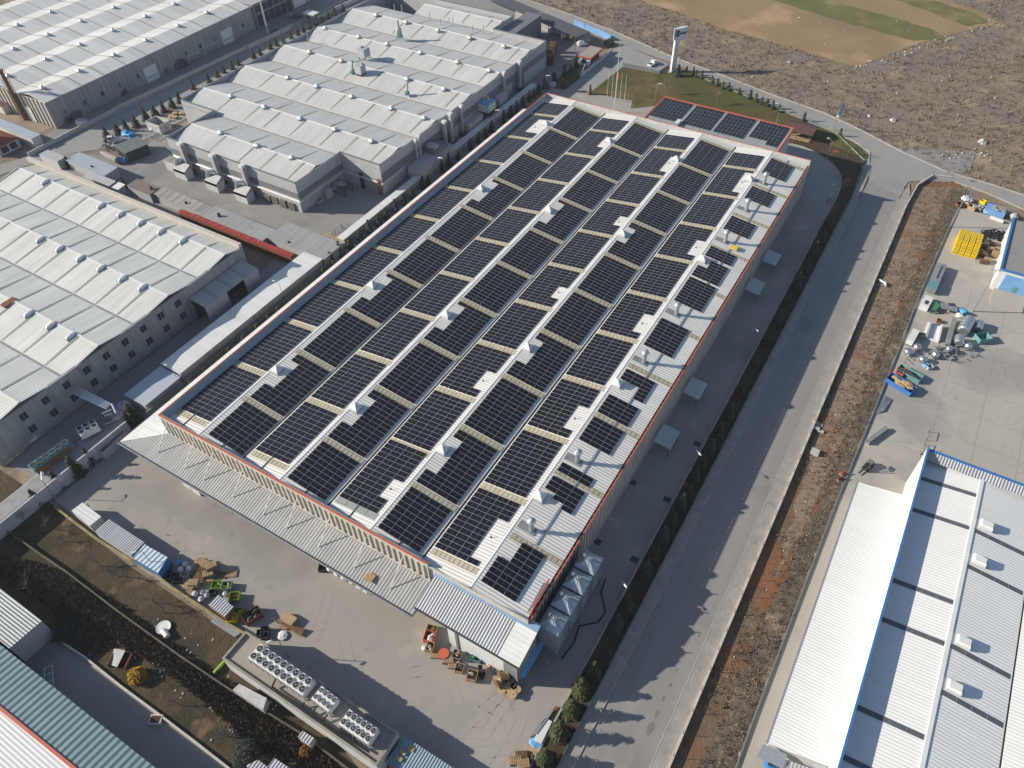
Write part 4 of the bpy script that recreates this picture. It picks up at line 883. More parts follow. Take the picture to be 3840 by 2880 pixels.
def chiller(label, pa, pb, nx, ny, wd, h, r):
    """fan bank between the two plan points pa-pb"""
    d = pb-pa; L = d.xy.length*nx/(nx-1); ang = math.atan2(d.y, d.x); c = (pa+pb)/2
    t = thing('fan_unit', label, 'fan unit', (c.x, c.y, zc), ang)
    b = MB(); b.box(-L/2, L/2, -wd/2, wd/2, .35, h-.26); b.build('casing', M_WHITE, t, local=True)
    b = MB()
    for i in range(nx+1):
        for s in (-1, 1): b.box(-L/2+i*L/nx-.07, -L/2+i*L/nx+.07, s*wd/2-.07, s*wd/2+.07, 0, h-.25)
    b.build('frame', M_GREYL, t, local=True)
    b = MB(); b.box(-L/2+.25, L/2-.25, -wd/2-.02, -wd/2, .6, h-.5); b.build('coil', M_GREY, t, local=True)
    for i in range(nx):
        for j in range(ny): fan(t, -L/2+(i+.5)*L/nx, -wd/2+(j+.5)*wd/ny, h-.26, r)
    return t
S6 = T(840, 2360, 640/1269)
chiller('long white fan unit with two rows of nine fans on the plant building', S6(245, 172, 6.2), S6(605, 417, 6.2), 9, 2, 2.75, 2.1, .56)
chiller('short white fan unit with two rows of four fans on the plant building', S6(702, 478, 6.2), S6(797, 551, 6.2), 4, 2, 2.3, 2.1, .36)
chiller('white fan unit with two rows of six fans on the plant building', S6(910, 660, 6.2), S6(1092, 785, 6.2), 6, 2, 2.5, 2.1, .45)
pr = thing('pipe_run', 'black insulated pipes running along the roof of the plant building', 'pipes', (-50, 18.5, zc))
m = MB()
for k in range(3): m.path([S6(360+k*4, 425+k*6, zc+.5), S6(560, 560+k*8, zc+.5), S6(800, 730+k*8, zc+.5), S6(1080, 905+k*6, zc+.5)], .09)
for q in ((385, 370, 355, 430), (598, 545, 570, 570), (690, 570, 655, 625), (770, 635, 730, 680), (960, 800, 990, 850)): m.path([S6(q[0], q[1], zc+1), S6(q[2], q[3], zc+.55)], .14)
m.build('pipes', M_BLACK, pr); MB().obox(S6(920, 810), S6(985, 850), .9, zc+.3, zc+1.0).build('pump_box', M_BLACK, pr)
# teal roofed shed beyond it
t = thing('shed', 'blue-grey corrugated shed roof with yellow scraps, next to the plant building', 'shed', tN(1400, 1600, 3.5))
q = [tN(1250, 1392, 3.6), tN(1105, 1605, 3.3), tN(1500, 1860, 3.3), tN(1660, 1659, 3.6)]
MB().slab([q[1], q[2], q[3], q[0]], .1).build('roof', mat('blue_grey_corrugated', (0.22, 0.29, 0.34), .5, 0, .4, .15, .5, rib='X', pitch=.45, ribh=.06), t)
MB().prism([q[1]*.995+q[3]*.005, q[2], q[3], q[0]], 0, 3.0).build('walls', M_GREY, t)
m = MB()
for a in ((1240, 1530), (1310, 1500), (1210, 1580)):
    c = tN(*a, 3.66); m.box(c.x-.5, c.x+.5, c.y-.3, c.y+.3, 3.62, 3.72)
m.build('roof_scraps', M_SKYF, t)
# --- bottom left roofs
t = thing('factory', 'teal corrugated roof with red-edged white roof behind it, bottom left corner', 'factory', tM(300, 1300, 5))
z = 5.5
MT = mat('teal_corrugated', (0.17, 0.255, 0.27), .5, 0, .4, .15, .3, rib='X', pitch=1.1, ribh=.05, panelvar=.08, panelaxis='X', panelpitch=1.1)
Ya_ = tM(940, 1375, z).y; 
pa = [tM(0, 625, z), tM(240, 805, z), tM(500, 1015, z), tM(940, 1370, z), tM(1300, 1659, z)]
e0 = tM(-900, -80, z); e1 = tM(2200, 2380, z); r0 = tM(-900, 430, z+.8); r1 = tM(1500, 2380, z+.8)
MB().slab([r1, Vector((e1.x, e1.y, z)), Vector((e0.x, e0.y, z)), r0], .15).build('roof', MT, t)
s0 = tM(-900, 430, z+.8); s1 = tM(1500, 2380, z+.8); dn = (s1-s0).normalized(); nrm = Vector((dn.y, -dn.x, 0))
if nrm.y > 0: nrm = -nrm
MB().slab([s0, s1, s1+nrm*25+Vector((0, 0, 1.5)), s0+nrm*25+Vector((0, 0, 1.5))], .15).build('roof', M_B5, t)
MB().obox(s0, s1, .45, z+.8, z+1.0).build('red_edge', M_RED, t)
MB().obox(e0+nrm*1.0, e1+nrm*1.0, .3, 0, z-.2).build('wall', M_GREYL, t)
t = thing('shed', 'light corrugated shed roof on the left edge above the alley', 'shed', tM(100, 400, 4))
q = [tM(-500, -230, 5.2), tM(345, 440, 5.2), tM(78, 668, 5.2), tM(-500, 200, 5.2)]
MB().slab(q, .12).build('roof', mat('light_ribbed_shed_sheet', (0.40, 0.42, 0.41), .5, 0, .4, .15, .4, rib='Y', pitch=.5, ribh=.06), t); MB().prism([p*1.0 for p in q], 0, 4.9).build('walls', M_GREYL, t)
for lbl, q, h, mm in (('small pale roof slab beside the gutter strip, bottom left of the plant building', [(1985, 960), (2212, 1080), (2180, 1175), (1930, 1010)], 2.2, M_RENDER), ('round-cornered garden hut roof with white sheets at the bottom edge', [(2040, 1640), (2140, 1590), (2290, 1700), (2190, 1760)], 2.4, M_LEAN)):
    pts = [tM(a, b, h) for a, b in q]; t = thing('hut', lbl, 'hut', (pts[0].x, pts[0].y, 0))
    MB().slab(pts, .1).build('roof', mm, t); MB().prism(pts, 0, h-.2).build('walls', M_GREYL, t)
for lbl, q, h in (('small ribbed hut below the plant building wall', [(410, 1350), (505, 1410), (470, 1475), (370, 1400)], 2.2), ('grey ribbed hut roof on the bottom edge of the garden', [(175, 1575), (300, 1659), (240, 1740), (110, 1659)], 2.4)):
    pts = [tN(a, b, h) for a, b in q]; t = thing('hut', lbl, 'hut', (pts[0].x, pts[0].y, 0))
    MB().slab(pts, .1).build('roof', M_LEAN, t); MB().prism(pts, 0, h-.2).build('walls', M_GREYL, t)
# ------------------------------------------------------------ vegetation
def conifer_mesh(h, r, m_, seed, dens=1.0, top=0.0, droop=0.35, flare=0.0):
    rnd = random.Random(seed); b = MB()
    lv = int(h/0.28)
    for k in range(lv):
        z = 0.25+(h-0.3)*k/lv; t = 1-(z/h); rr = r*(t**(0.8-flare))+0.05; nb = max(5, int((6+8*t)*dens))
        for i in range(nb):
            a = rnd.uniform(0, 2*pi); L = rr*rnd.uniform(0.65, 1.12)
            steps = max(1, int(L/0.32))
            for s in range(steps):
                q = (s+rnd.uniform(0.4, 1))/steps*L; w_ = 0.13+0.17*rnd.random()
                c = Vector((q*cos(a), q*sin(a), z-droop*q*rnd.uniform(0.3, 1)+rnd.uniform(-.08, .08)))
                u = Vector((cos(a), sin(a), -droop)).normalized()*w_*1.6; v = Vector((-sin(a), cos(a), rnd.uniform(-.5, .5)))*w_
                b.face([c-u-v*.4, c+u, c+v*.9+Vector((0, 0, .05))]); 
                if rnd.random() < .6: b.face([c-u+v*.4, c+u*.9+Vector((0, 0, -.08)), c-v])
    return b.mesh('crown', m_)
def tree_proto(h, r, m_, seed, **k):
    t = thing('conifer', '', 'conifer'); o = bpy.data.objects.new('crown', conifer_mesh(h, r, m_, seed, **k)); COL.objects.link(o); o.parent = t
    MB().tube((0, 0, -.1), (0, 0, h*.92), .045*r+.06, .02, n=6).build('trunk', M_BARK, t, local=True)
    return t
def row(protos, pts, label, group, sc=(0.85, 1.15)):
    by = {}
    for i, p in enumerate(pts): by.setdefault(i % len(protos), []).append((i, p))
    for j, pr_ in enumerate(protos):
        if j not in by: bpy.data.objects.remove(pr_); continue
        l_ = by[j]
        place_all(pr_, [((p[0], p[1], p[2]), random.uniform(0, 6.28), (p[3] if len(p) > 3 else random.uniform(*sc))) for _, p in l_], [label % ordw(i) for i, _ in l_], group)
pts = [tF(*q) for q in [(650, 640), (730, 580), (800, 505), (885, 440), (950, 375), (1030, 312), (1100, 262), (1170, 200), (1245, 145), (1310, 88)]]
pts += [tB(*q) for q in [(1395, 1560), (1440, 1525), (1560, 1430), (1620, 1382), (1690, 1320), (1790, 1238), (1855, 1182), (1910, 1132), (1960, 1092), (2065, 1012), (2120, 968), (2185, 922)]]+[tC(*q) for q in [(20, 962), (80, 926), (125, 882), (180, 838), (230, 812), (275, 780), (340, 742), (398, 682)]]
pts = sorted([(-122.9, p.y, 0) for p in pts], key=lambda p: p[1])
row([tree_proto(4.0, 1.15, M_NEEDLE, 1), tree_proto(4.6, 1.2, M_NEEDLEB, 2), tree_proto(3.4, 1.15, M_NEEDLE, 3)], pts, 'small conifer beside the white strip left of the solar warehouse, %s from the front', 'conifers along the left side of the warehouse')
pts = sorted([(-119.6, tE(*q).y+0.0, 0) for q in [(2125, 1100), (2030, 1180), (1920, 1270), (1815, 1370), (1605, 1530), (1510, 1640), (2200, 1030)]]+[(-119.8, tF(*q).y, 0) for q in [(490, 730), (565, 660)]], key=lambda p: p[1])
row([tree_proto(3.6, 1.0, M_NEEDLEY, 4), tree_proto(4.2, 1.05, M_NEEDLEY, 5)], pts, 'olive conifer between the block fence and the side canopy, %s from the front', 'olive conifers beside the block fence')
# big conifers in the planted strip, bottom
S7 = tO
pts = sorted([(S7(a, b, 2.0).x, S7(a, b, 2.0).y, 0, s) for a, b, s in [(620, 990, 1.02), (535, 1165, .98), (436, 1350, 1.05), (318, 1565, .9)]], key=lambda p: p[1])
row([tree_proto(5.4, 1.5, M_NEEDLE, 6, dens=2.2, flare=.3), tree_proto(5.2, 1.45, M_NEEDLE, 7, dens=2.2, flare=.3)], pts, 'broad dark conifer in the roadside strip at the bottom, %s from the bottom edge', 'broad conifers in the roadside strip')
tops = [(tO, 735, 790), (tO, 915, 400), (tO, 1005, 235), (tK, 1170, 1560), (tK, 1250, 1420), (tK, 1320, 1275), (tK, 1385, 1135), (tK, 1460, 1010), (tK, 1530, 885), (tK, 1580, 770), (tK, 1650, 660), (tK, 1705, 545), (tK, 1790, 420), (tK, 1880, 250), (tK, 1965, 60)]
pts = sorted([(-15.4, f(a, b, 4.6).y, 0) for f, a, b in tops], key=lambda p: p[1])+[(-15.4, 128+7.5*k, 0) for k in range(9)]
row([tree_proto(4.6, 1.25, M_NEEDLE, 8, dens=1.4), tree_proto(5.2, 1.2, M_NEEDLEB, 9, dens=1.4)], pts, 'slim conifer in the shaded roadside strip, %s from the front', 'slim conifers in the roadside strip')
# young trees along the lawn's road edge and by the gate
ys = [(tC, a, b) for a, b in [(1490, 600), (1545, 625), (1568, 640), (1615, 655), (1700, 690), (1745, 712), (1790, 735), (1837, 752), (1925, 785), (2015, 820), (2062, 845), (2112, 865), (2160, 880), (2202, 900)]]+[(tD, a, b) for a, b in [(75, 880), (122, 905), (172, 930), (380, 1005), (680, 1130)]]
pts = [tuple(f(a, b)) for f, a, b in ys]
row([tree_proto(2.9, .75, M_NEEDLEY, 10), tree_proto(3.3, .7, M_NEEDLEB, 11)], pts, 'young thin conifer on the lawn edge by the far road, %s from the left', 'young conifers on the lawn edge')
row([tree_proto(4.5, 1.6, M_NEEDLEB, 12, dens=1.5)], [tuple(tC(1418, 632))], 'dense dark conifer at the foot of the pylon sign%.0s', 'conifers near the gate')
row([tree_proto(4.2, .8, M_RUSTF, 13, dens=2)], [tuple(tC(690, 782)), tuple(tC(468, 728))], 'narrow rust-brown cypress beside the drive, %s from the right', 'rust-brown cypresses by the drive')
row([tree_proto(4.4, 1.2, M_NEEDLE, 14), tree_proto(3.6, 1.2, M_NEEDLEB, 15)], [tuple(f(a, b)) for f, a, b in [(tC, 575, 560), (tC, 530, 598), (tC, 480, 635), (tC, 400, 690)]], 'conifer on the small lawn by the guard house, %s from the top', 'conifers by the guard house')
# conifers along the left road, by the stores and behind the grey hall
lr = [(900, 1165), (985, 1115), (1055, 1085), (1135, 1050), (1215, 1000), (1290, 958), (1365, 930), (1435, 895), (1495, 850)]
row([tree_proto(4.8, 1.6, M_NEEDLEB, 16, dens=1.5), tree_proto(4.2, 1.7, M_NEEDLE, 17, dens=1.5)], [tuple(tA(*q)) for q in lr], 'dark conifer between the left road and the storage yard, %s from the left', 'conifers between the road and the storage yard')
lr = [(tA, 1632, 748), (tA, 1760, 690), (tA, 1832, 645), (tA, 1886, 612), (tA, 1955, 580), (tA, 2008, 548), (tA, 2135, 490), (tA, 2188, 462)]+[(tB, a, b) for a, b in [(30, 490), (85, 465), (168, 412), (218, 385), (278, 362), (340, 325), (395, 295), (443, 272), (495, 245), (550, 212), (598, 190), (650, 160), (700, 130), (770, 98)]]
row([tree_proto(3.2, 1.1, M_NEEDLEY, 18), tree_proto(3.0, 1.1, M_NEEDLE, 19)], [(f(a, b).x-1.6, f(a, b).y, 0) for f, a, b in lr], 'small olive conifer behind the grey hall along the left road, %s from the left', 'small conifers behind the grey hall')
row([tree_proto(5.5, 1.4, M_NEEDLE, 20, dens=1.6)], [tuple(tI(*q)) for q in [(330, 1080), (500, 935), (655, 840), (760, 740)]]+[tuple(tI(1130, 400))], 'tall dark conifer against the white plant wall, %s from the bottom left', 'conifers against the white plant wall')
row([tree_proto(4.2, .9, M_NEEDLE, 21, dens=1.6)], [tuple(f(a, b)) for f, a, b in [(tA, 580, 1390), (tA, 800, 1460), (tA, 1040, 1560), (tE, 1290, 100), (tE, 1575, 215), (tE, 1850, 330), (tE, 2115, 430), (tF, 320, 550)]], 'slender cypress among the low sheds behind the red screen, %s from the left', 'slender cypresses among the sheds')
# round bushes
def bush_mesh(r, m_, seed, n=900, zs=.85):
    rnd = random.Random(seed); b = MB()
    for i in range(n):
        th = rnd.uniform(0, 2*pi); ph = math.acos(rnd.uniform(-.25, 1)); q = r*rnd.uniform(.72, 1.04)*(1+.12*sin(3*th+seed)*sin(4*ph))
        c = Vector((q*sin(ph)*cos(th), q*sin(ph)*sin(th), r*.35+q*cos(ph)*zs)); w_ = rnd.uniform(.09, .2)
        u = Vector((rnd.uniform(-1, 1), rnd.uniform(-1, 1), rnd.uniform(-1, 1))).normalized()*w_; v = u.orthogonal().normalized()*w_
        b.face([c-u, c+u, c+v])
    return b.mesh('foliage', m_)
def bush(label, p, r, m_, seed, cat='bush', n=900):
    t = thing('bush', label, cat, tuple(p)); o = bpy.data.objects.new('foliage', bush_mesh(r, m_, seed, n)); COL.objects.link(o); o.parent = t
    MB().tube((0, 0, -.1), (0, 0, r*.8), .08, .04).build('stem', M_BARK, t, local=True); return t
bush('round golden yellow shrub in the dark garden', tM(1150, 905), 1.5, M_GOLD, 1, n=1800)
bush('round blue-green shrub beside the alley in the left garden', tM(570, 530), 2.2, M_NEEDLEB, 2, n=2600)
bush('round blue-green shrub at the bottom edge of the garden', tM(2060, 1560), 2.2, M_NEEDLEB, 3, n=2600)
bush('orange-brown shrub at the corner of the small shed and side canopy', tI(1275, 265), 1.2, M_RUSTF, 4)
bush('rusty dry shrub in the lower garden near the small hut', tN(450, 1520), 1.1, M_RUSTF, 5)
bush('small leafless-looking round bush beside the wooden pavilion', tD(440, 1130), 1.2, M_DEAD, 6)
bush('dark shrub near the corner of the dark canopy and the road', tC(850, 375), 2.0, M_NEEDLE, 7, n=1400)
for i, (a, b_, r) in enumerate(((620, 985, 2.6), (560, 1010, 2.0), (1020, 780, 1.8), (1155, 690, 2.2), (1360, 600, 2.4), (1440, 545, 3.0), (1500, 560, 2.6))):
    bush('dark evergreen bush against the side wall of the large white hall, %s from the left' % ORD[i], tA(a, b_), r, M_NEEDLEB, 20+i, n=1500)
# bare trees
def bare_tree(label, p, h, seed, m_=M_BARK, spread=.9):
    rnd = random.Random(seed); t = thing('bare_tree', label, 'bare tree', tuple(p)); tr = MB(); br = MB()
    def grow(a, d, L, r, lvl, b):
        e = a+d*L; b.tube(a, e, r, r*.6, n=5 if lvl > 1 else 3, caps=False)
        if lvl <= 0: return
        for k in range(rnd.choice((2, 3, 3))+(lvl > 1)):
            nd = (d+Vector((rnd.uniform(-1, 1), rnd.uniform(-1, 1), rnd.uniform(-.1, .6)))*spread).normalized()
            grow(a+d*L*rnd.uniform(.5, 1), nd, L*rnd.uniform(.6, .85), r*.55, lvl-1, br)
    grow(Vector((0, 0, 0)), Vector((rnd.uniform(-.1, .1), rnd.uniform(-.1, .1), 1)).normalized(), h*.35, .02*h, 4, tr)
    tr.build('trunk', m_, t, local=True); br.build('branches', m_, t, local=True); return t
BG = mat('pale_bare_twigs', (.20, .16, .125), .9, noise=.3, nscale=1.0)
for i, (f, a, b_, h, l_) in enumerate([(tM, 265, 215, 6.5, 'in the upper left garden corner'), (tI, 395, 1290, 4.5, 'in the shaded garden below the white wall'), (tI, 210, 1220, 4, 'near the end of the white wall'), (tI, 540, 1400, 3.6, 'in the middle of the shaded garden'), (tI, 840, 1600, 5, 'near the yellow garden wall'), (tM, 1290, 290, 4.5, 'above the round dish'), (tM, 1370, 370, 4.5, 'right above the round dish on the brown lawn'), (tM, 985, 70, 4.5, 'beside the yellow garden wall at the blue container'), (tM, 1900, 1400, 4.5, 'by the bottom hut in the garden'), (tM, 1490, 1140, 3.5, 'on the brown garden lawn below the golden shrub'), (tC, 1345, 780, 6.5, 'alone on the lawn left of centre'), (tC, 1745, 880, 6.0, 'alone on the lawn behind the annexe'), (tD, 745, 1290, 5.5, 'spreading red-brown at the tip of the lawn'), (tH, 570, 170, 4, 'beside the curved kerb in the shade'), (tD, 680, 1215, 4.5, 'slim at the lawn tip near the corner fence')]):
    bare_tree('leafless tree '+l_, f(a, b_), h, 40+i, BG)
# ------------------------------------------------------------ ground cover that nobody could count
def inpoly(x, y, P):
    c = False; j = len(P)-1
    for i in range(len(P)):
        if (P[i][1] > y) != (P[j][1] > y) and x < (P[j][0]-P[i][0])*(y-P[i][1])/(P[j][1]-P[i][1])+P[i][0]: c = not c
        j = i
    return c
def tufts(name, label, poly, n, m_, hmin, hmax, z=0.0, seed=1, sp=.35, clump=.0, avoid=()):
    rnd = random.Random(seed); b = MB(); xs = [p[0] for p in poly]; ys = [p[1] for p in poly]; k = 0; tries = 0
    from mathutils import noise as mn
    while k < n and tries < n*30:
        tries += 1
        x = rnd.uniform(min(xs), max(xs)); y = rnd.uniform(min(ys), max(ys))
        if not inpoly(x, y, poly) or any(inpoly(x, y, A) for A in avoid): continue
        if clump and mn.noise(Vector((x*.12, y*.12, seed))) < clump-rnd.random()*.25: continue
        h = rnd.uniform(hmin, hmax); k += 1
        for s in range(4):
            a = rnd.uniform(0, 2*pi); dx, dy = cos(a), sin(a); w_ = h*.28
            ox, oy = rnd.uniform(-sp, sp), rnd.uniform(-sp, sp); tx, ty = rnd.uniform(-.5, .5)*h, rnd.uniform(-.5, .5)*h
            b.face([(x+ox-dx*w_, y+oy-dy*w_, z), (x+ox+dx*w_, y+oy+dy*w_, z), (x+ox+tx, y+oy+ty, z+h)])
    o = b.build(name, m_, kind='stuff'); o['label'] = label; o['category'] = 'grass'
    return o
vp_ = [(0.8, 20), (8.9, 20), (9.0, 55), (9.4, 100), (10.2, 125), (10.8, 150), (11.1, 172), (13.2, 224), (9, 229), (3, 229), (0.8, 221)]
tufts('dry_grass', 'tufts of dry straw-coloured grass on the red earth verge', vp_, 2400, M_STRAW, .12, .4, seed=1, clump=-.02)
tufts('dead_weeds', 'dark dead weeds along the edge of the verge', [(4, 20), (8.9, 20), (9.0, 55), (9.4, 100), (10.2, 125), (10.8, 150), (11.1, 172), (13.2, 224), (5, 224)], 2200, M_DEAD, .12, .4, seed=2, clump=.0)
gp_ = [tuple(q.xy) for q in [tI(0, 1500), tI(560, 1659), tM(1000, 330), tM(1500, 690), tM(1900, 960), tN(350, 1350), tN(900, 1800), tM(2100, 1500), tM(1700, 1100), tM(1300, 800), tM(1000, 640), tM(700, 700), tM(400, 300), tM(100, 120), tM(-150, -100)]]
tufts('dead_weeds', 'tall dead weeds and bushes in the lower garden strip', gp_, 5200, mat('dead_brown_weeds', (.15, .115, .075), .95, noise=.5, nscale=.6), .2, .8, seed=3, sp=.5)
tufts('dry_grass', 'straw-coloured dry weeds along the garden wall', gp_, 1400, M_STRAW, .2, .7, seed=4, clump=.05)
ff = [tuple(q.xy) for q in up]+[(60, 430), (-250, 500), (-330, 430)]
fa = [tuple(q.xy) for q in f0]
tufts('dry_grass', 'low dry scrub scattered over the waste ground beyond the road', ff, 15000, M_STRAW, .2, .6, seed=5, sp=.6, clump=-.1, avoid=(fa,))
tufts('dead_weeds', 'dark low scrub scattered over the waste ground beyond the road', ff, 15000, M_DEAD, .2, .7, seed=6, sp=.6, clump=-.1, avoid=(fa,))
rk = MB(); rnd = random.Random(5)
for i in range(150):
    if i < 70: t_ = rnd.random(); c = tD(830, 560).lerp(tD(2000, 185), t_)+Vector((rnd.gauss(0, 1.2), rnd.gauss(0, 1.2), 0))
    else: c = tD(1560+rnd.uniform(-60, 380), 1310+rnd.uniform(-30, 30))+Vector((0, rnd.gauss(1, 1.5), 0)) if i < 100 else Vector((rnd.uniform(-70, 70), rnd.uniform(262, 380), 0))
    s = rnd.uniform(.15, .45); rk.blob(c, s, s*1.2, s*.7, .25, 6, 3)
o = rk.build('rubble', M_STONE, kind='stuff'); o['label'] = 'scattered pale stones on the waste ground'; o['category'] = 'stones'
for i, (a, b_, s) in enumerate(((1125, 998, 1.0), (1870, 1182, 1.3), (930, 962, .6), (265, 518, .7))):
    c = tD(a, b_); m = MB(); m.blob(c, s, s*1.3, s*.6, .25, 8, 4); tag(m.build('boulder', M_STONE), 'pale boulder on the waste ground, %s' % ('below the field corner', 'farthest right with dark weeds round it', 'left of the larger boulder', 'just below the left field edge')[i], 'rock')
bl = MB(); rnd = random.Random(9)
for i in range(110):
    x = rnd.choice((rnd.uniform(1, 9), rnd.uniform(3, 9))); y = rnd.uniform(30, 222); s = rnd.uniform(.05, .13); bl.blob((x, y, .05), s, s*1.4, s*.5, .3, 5, 3)
for i in range(160):
    c = tM(1000, 330).lerp(tN(400, 1400), rnd.random())+Vector((rnd.gauss(0, 2.5), rnd.gauss(-2, 2.5), 0)); s = rnd.uniform(.05, .18); bl.blob(c, s, s*1.4, s*.5, .3, 5, 3)
o = bl.build('litter', M_BAG, kind='stuff'); o['label'] = 'small scraps of white litter among the weeds'; o['category'] = 'litter'
# ------------------------------------------------------------ walls and fences
def lwall(name, label, pts, th, h, m_, cat='wall', cap=None, posts=None):
    t = thing(name, label, cat, (pts[0][0], pts[0][1], 0))
    m = MB()
    for p, q in zip(pts, pts[1:]): m.obox(p, q, th, -.05, h)
    m.build('wall' if cat == 'wall' else 'panels', m_, t)
    if cap:
        m = MB()
        for p, q in zip(pts, pts[1:]): m.obox(p, q, th+.12, h, h+.08)
        m.build('coping', cap, t)
    if posts:
        stp, ph, pm = posts; acc = 0
        for p, q in zip(pts, pts[1:]):
            p = Vector(p[:2]); q = Vector(q[:2]); L = (q-p).length; k = max(1, int(L/stp))
            for i in range(k):
                c = p+(q-p)*i/k; MB().tube((c.x, c.y, 0), (c.x, c.y, ph), .05, n=5).build('post', pm, t)
                acc += 1
                if acc >= 99: break
            if acc >= 99: break
    return t
lwall('roadside_wall', 'low pale concrete wall with steel posts along the right side of the main road', [(0.55, -15), (0.55, 208), (1.2, 221), (4, 228.5), (14, 231.5)], .28, .75, M_RENDER, cap=M_CREAM, posts=(3.75, 2.2, M_DARK))
lwall('wire_fence', 'green wire fence on a low base between the planted strip and pavement', [(-13.62, -15), (-13.62, 205), (-15.2, 228), (-27, 240.4), (-49, 247.6), (-79, 257)], .08, .55, M_FENCE, 'fence', posts=(3.2, 1.7, M_FENCE))
lwall('kerb_wall', 'low dark kerb wall between the verge and the concrete yard', [(9.2, -15), (9.1, 55), (9.6, 100), (10.4, 125), (11.0, 150), (11.3, 172), (13.6, 226)], .25, .35, M_GREY)
lwall('garden_wall', 'weed-covered block wall between the two gardens, bottom left', [tuple(q.xy) for q in [tI(-150, 1200), tI(40, 1300), tI(560, 1659), tM(1000, 380), tM(1500, 740), tM(1900, 1010), tN(430, 1400), tN(900, 1760)]], .25, .8, mat('mossy_block', (0.13, 0.115, 0.08), .95, noise=.4, nscale=.6))
lwall('garden_wall', 'mossy yellow-topped wall between the shaded garden and the yard', [tuple(q.xy) for q in [tI(470, 1130), tI(800, 1380), tI(1100, 1570), tM(1230, 20), tM(1440, 180), tM(1620, 300), tM(1900, 480), tM(2040, 560)]], .25, .9, M_BEIGEW, cap=mat('lichen_cap', (.34, .28, .12), .9, noise=.5, nscale=.5))
lwall('alley_wall', 'low kerb wall along the alley, bottom left', [tuple(q.xy) for q in [tM(500, 610), tM(700, 740), tM(1000, 980), tM(1350, 1240), tM(1600, 1430), tM(1900, 1665), tM(2100, 1830)]], .3, .5, M_CREAM)
lwall('boundary_wall', 'tan boundary wall with white lamp posts beside the left road', [tuple(q.xy) for q in [tA(240, 1300), tA(640, 1090), tA(820, 1000), tA(1000, 900), tA(1500, 665), tA(2212, 330)]], .4, 1.3, M_CREAM, posts=(9, 1.9, M_WHITE))
lwall('boundary_wall', 'long tan wall opposite the office block beside the left road', [tuple(q.xy) for q in [tB(-40, 410), tB(320, 240)]], .4, 1.6, M_CREAM, cap=M_KERB)
lwall('boundary_wall', 'boundary wall running up past the small kiosk, top', [tuple(q.xy) for q in [tB(530, 160), tB(700, 80), tB(900, -10), tB(1200, -120)]], .4, 1.3, M_CREAM, cap=M_KERB)
lwall('block_fence', 'grey panelled block fence beside the olive conifers', [(-121.3, 47.5), (-121.3, 106)], .25, 2.4, M_BEIGEW, 'fence', posts=(2.6, 2.9, M_DARK))
lwall('wire_fence', 'thin wire fence with posts beside the white strip of the grey hall lane', [(-124.3, 106), (-124.3, 222)], .06, .3, M_GREYL, 'fence', posts=(3.0, 1.8, M_DARK))
lwall('low_wall', 'white walled drive edge sloping beside the guard house', [tuple(q.xy) for q in [tC(615, 640), tC(780, 510), tC(870, 430)]], .3, 1.3, M_RENDER)
lwall('sliding_gate', 'long dark green sliding gate by the guard house', [tuple(q.xy) for q in [tC(470, 565), tC(600, 455)]], .12, .9, M_FENCE, 'gate')
lwall('blue_fence', 'blue panel fence along the far road behind the dark canopy', [tuple(q.xy) for q in [tC(560, 210), tC(700, 268), tC(780, 300), tC(860, 340)]], .15, 2.2, M_BLUEL, 'fence', posts=(2.5, 2.5, M_DARK))
lwall('gate_fence', 'grey mesh fence round the parking bay by the pylon sign', [tuple(q.xy) for q in [tC(965, 548), tC(1130, 580), tC(1268, 612), tC(1345, 555)]], .08, 1.1, M_GREY, 'fence', posts=(2.5, 1.5, M_DARK))
# white ribbed strip (low roof) beside the grey hall lane
t = thing('low_canopy', 'long low white ribbed strip roof beside the lane of the grey hall', 'canopy', (-125.8, 160, 0))
MB().slab([(-127.3, 116.5, 1.9), (-124.9, 116.5, 1.9), (-124.9, 221, 1.9), (-127.3, 221, 1.9)], .12).build('roof_sheet', M_ROOFL, t); MB().box(-126.9, -125.2, 117, 220.6, 0, 1.75).build('walls', M_RENDER, t)
def shed(label, x0, x1, y0, y1, h, m_, wm=M_GREYL, name='shed', over=.25, tilt=.3):
    t = thing(name, label, 'shed', ((x0+x1)/2, (y0+y1)/2, 0))
    MB().slab([(x0, y0, h), (x1, y0, h), (x1, y1, h+tilt), (x0, y1, h+tilt)], .1).build('roof', m_, t); MB().box(x0+over, x1-over, y0+over, y1-over, 0, h-.12).build('walls', wm, t); return t
shed('long narrow white flat-roofed shed left of the solar warehouse', -128.5, -122.2, 58.5, 105.6, 3.9, M_ROOFL, M_RENDER, tilt=0)
shed('short bluish flat-roofed shed in front of the long white one', -128.6, -122.0, 48.4, 58.3, 3.3, mat('pale_blue_sheet', (.40, .45, .50), .5, noise=.1, nscale=.3), M_RENDER, tilt=0)
shed('wide ribbed grey roof over the crossing lane beside the conifers', -142.0, -122.2, 105.8, 113.6, 3.4, M_ROOFX)
shed('long ribbed grey roof behind the red screen', -165.5, -142.1, 104.4, 109.6, 3.2, M_ROOFX)
shed('ribbed roof with brown stripes beyond the red screen', -186.2, -165.8, 105.6, 109.2, 3.0, mat('brown_striped_sheet', (.40, .37, .34), .6, noise=.1, nscale=.3, rib='X', pitch=.8, ribh=.06, panelvar=.45, panelaxis='X', panelpitch=.8))
shed('pale blue ribbed roof near the rusty boiler pipe', -224.6, -206.5, 105.0, 110.0, 3.0, mat('pale_blue_ribbed', (.37, .42, .45), .5, noise=.1, nscale=.3, rib='X', pitch=.6, ribh=.05))
shed('small bluish roof with attached cabin near the cream hall corner', -212.2, -200.8, 101.6, 104.6, 2.9, M_GREYL)
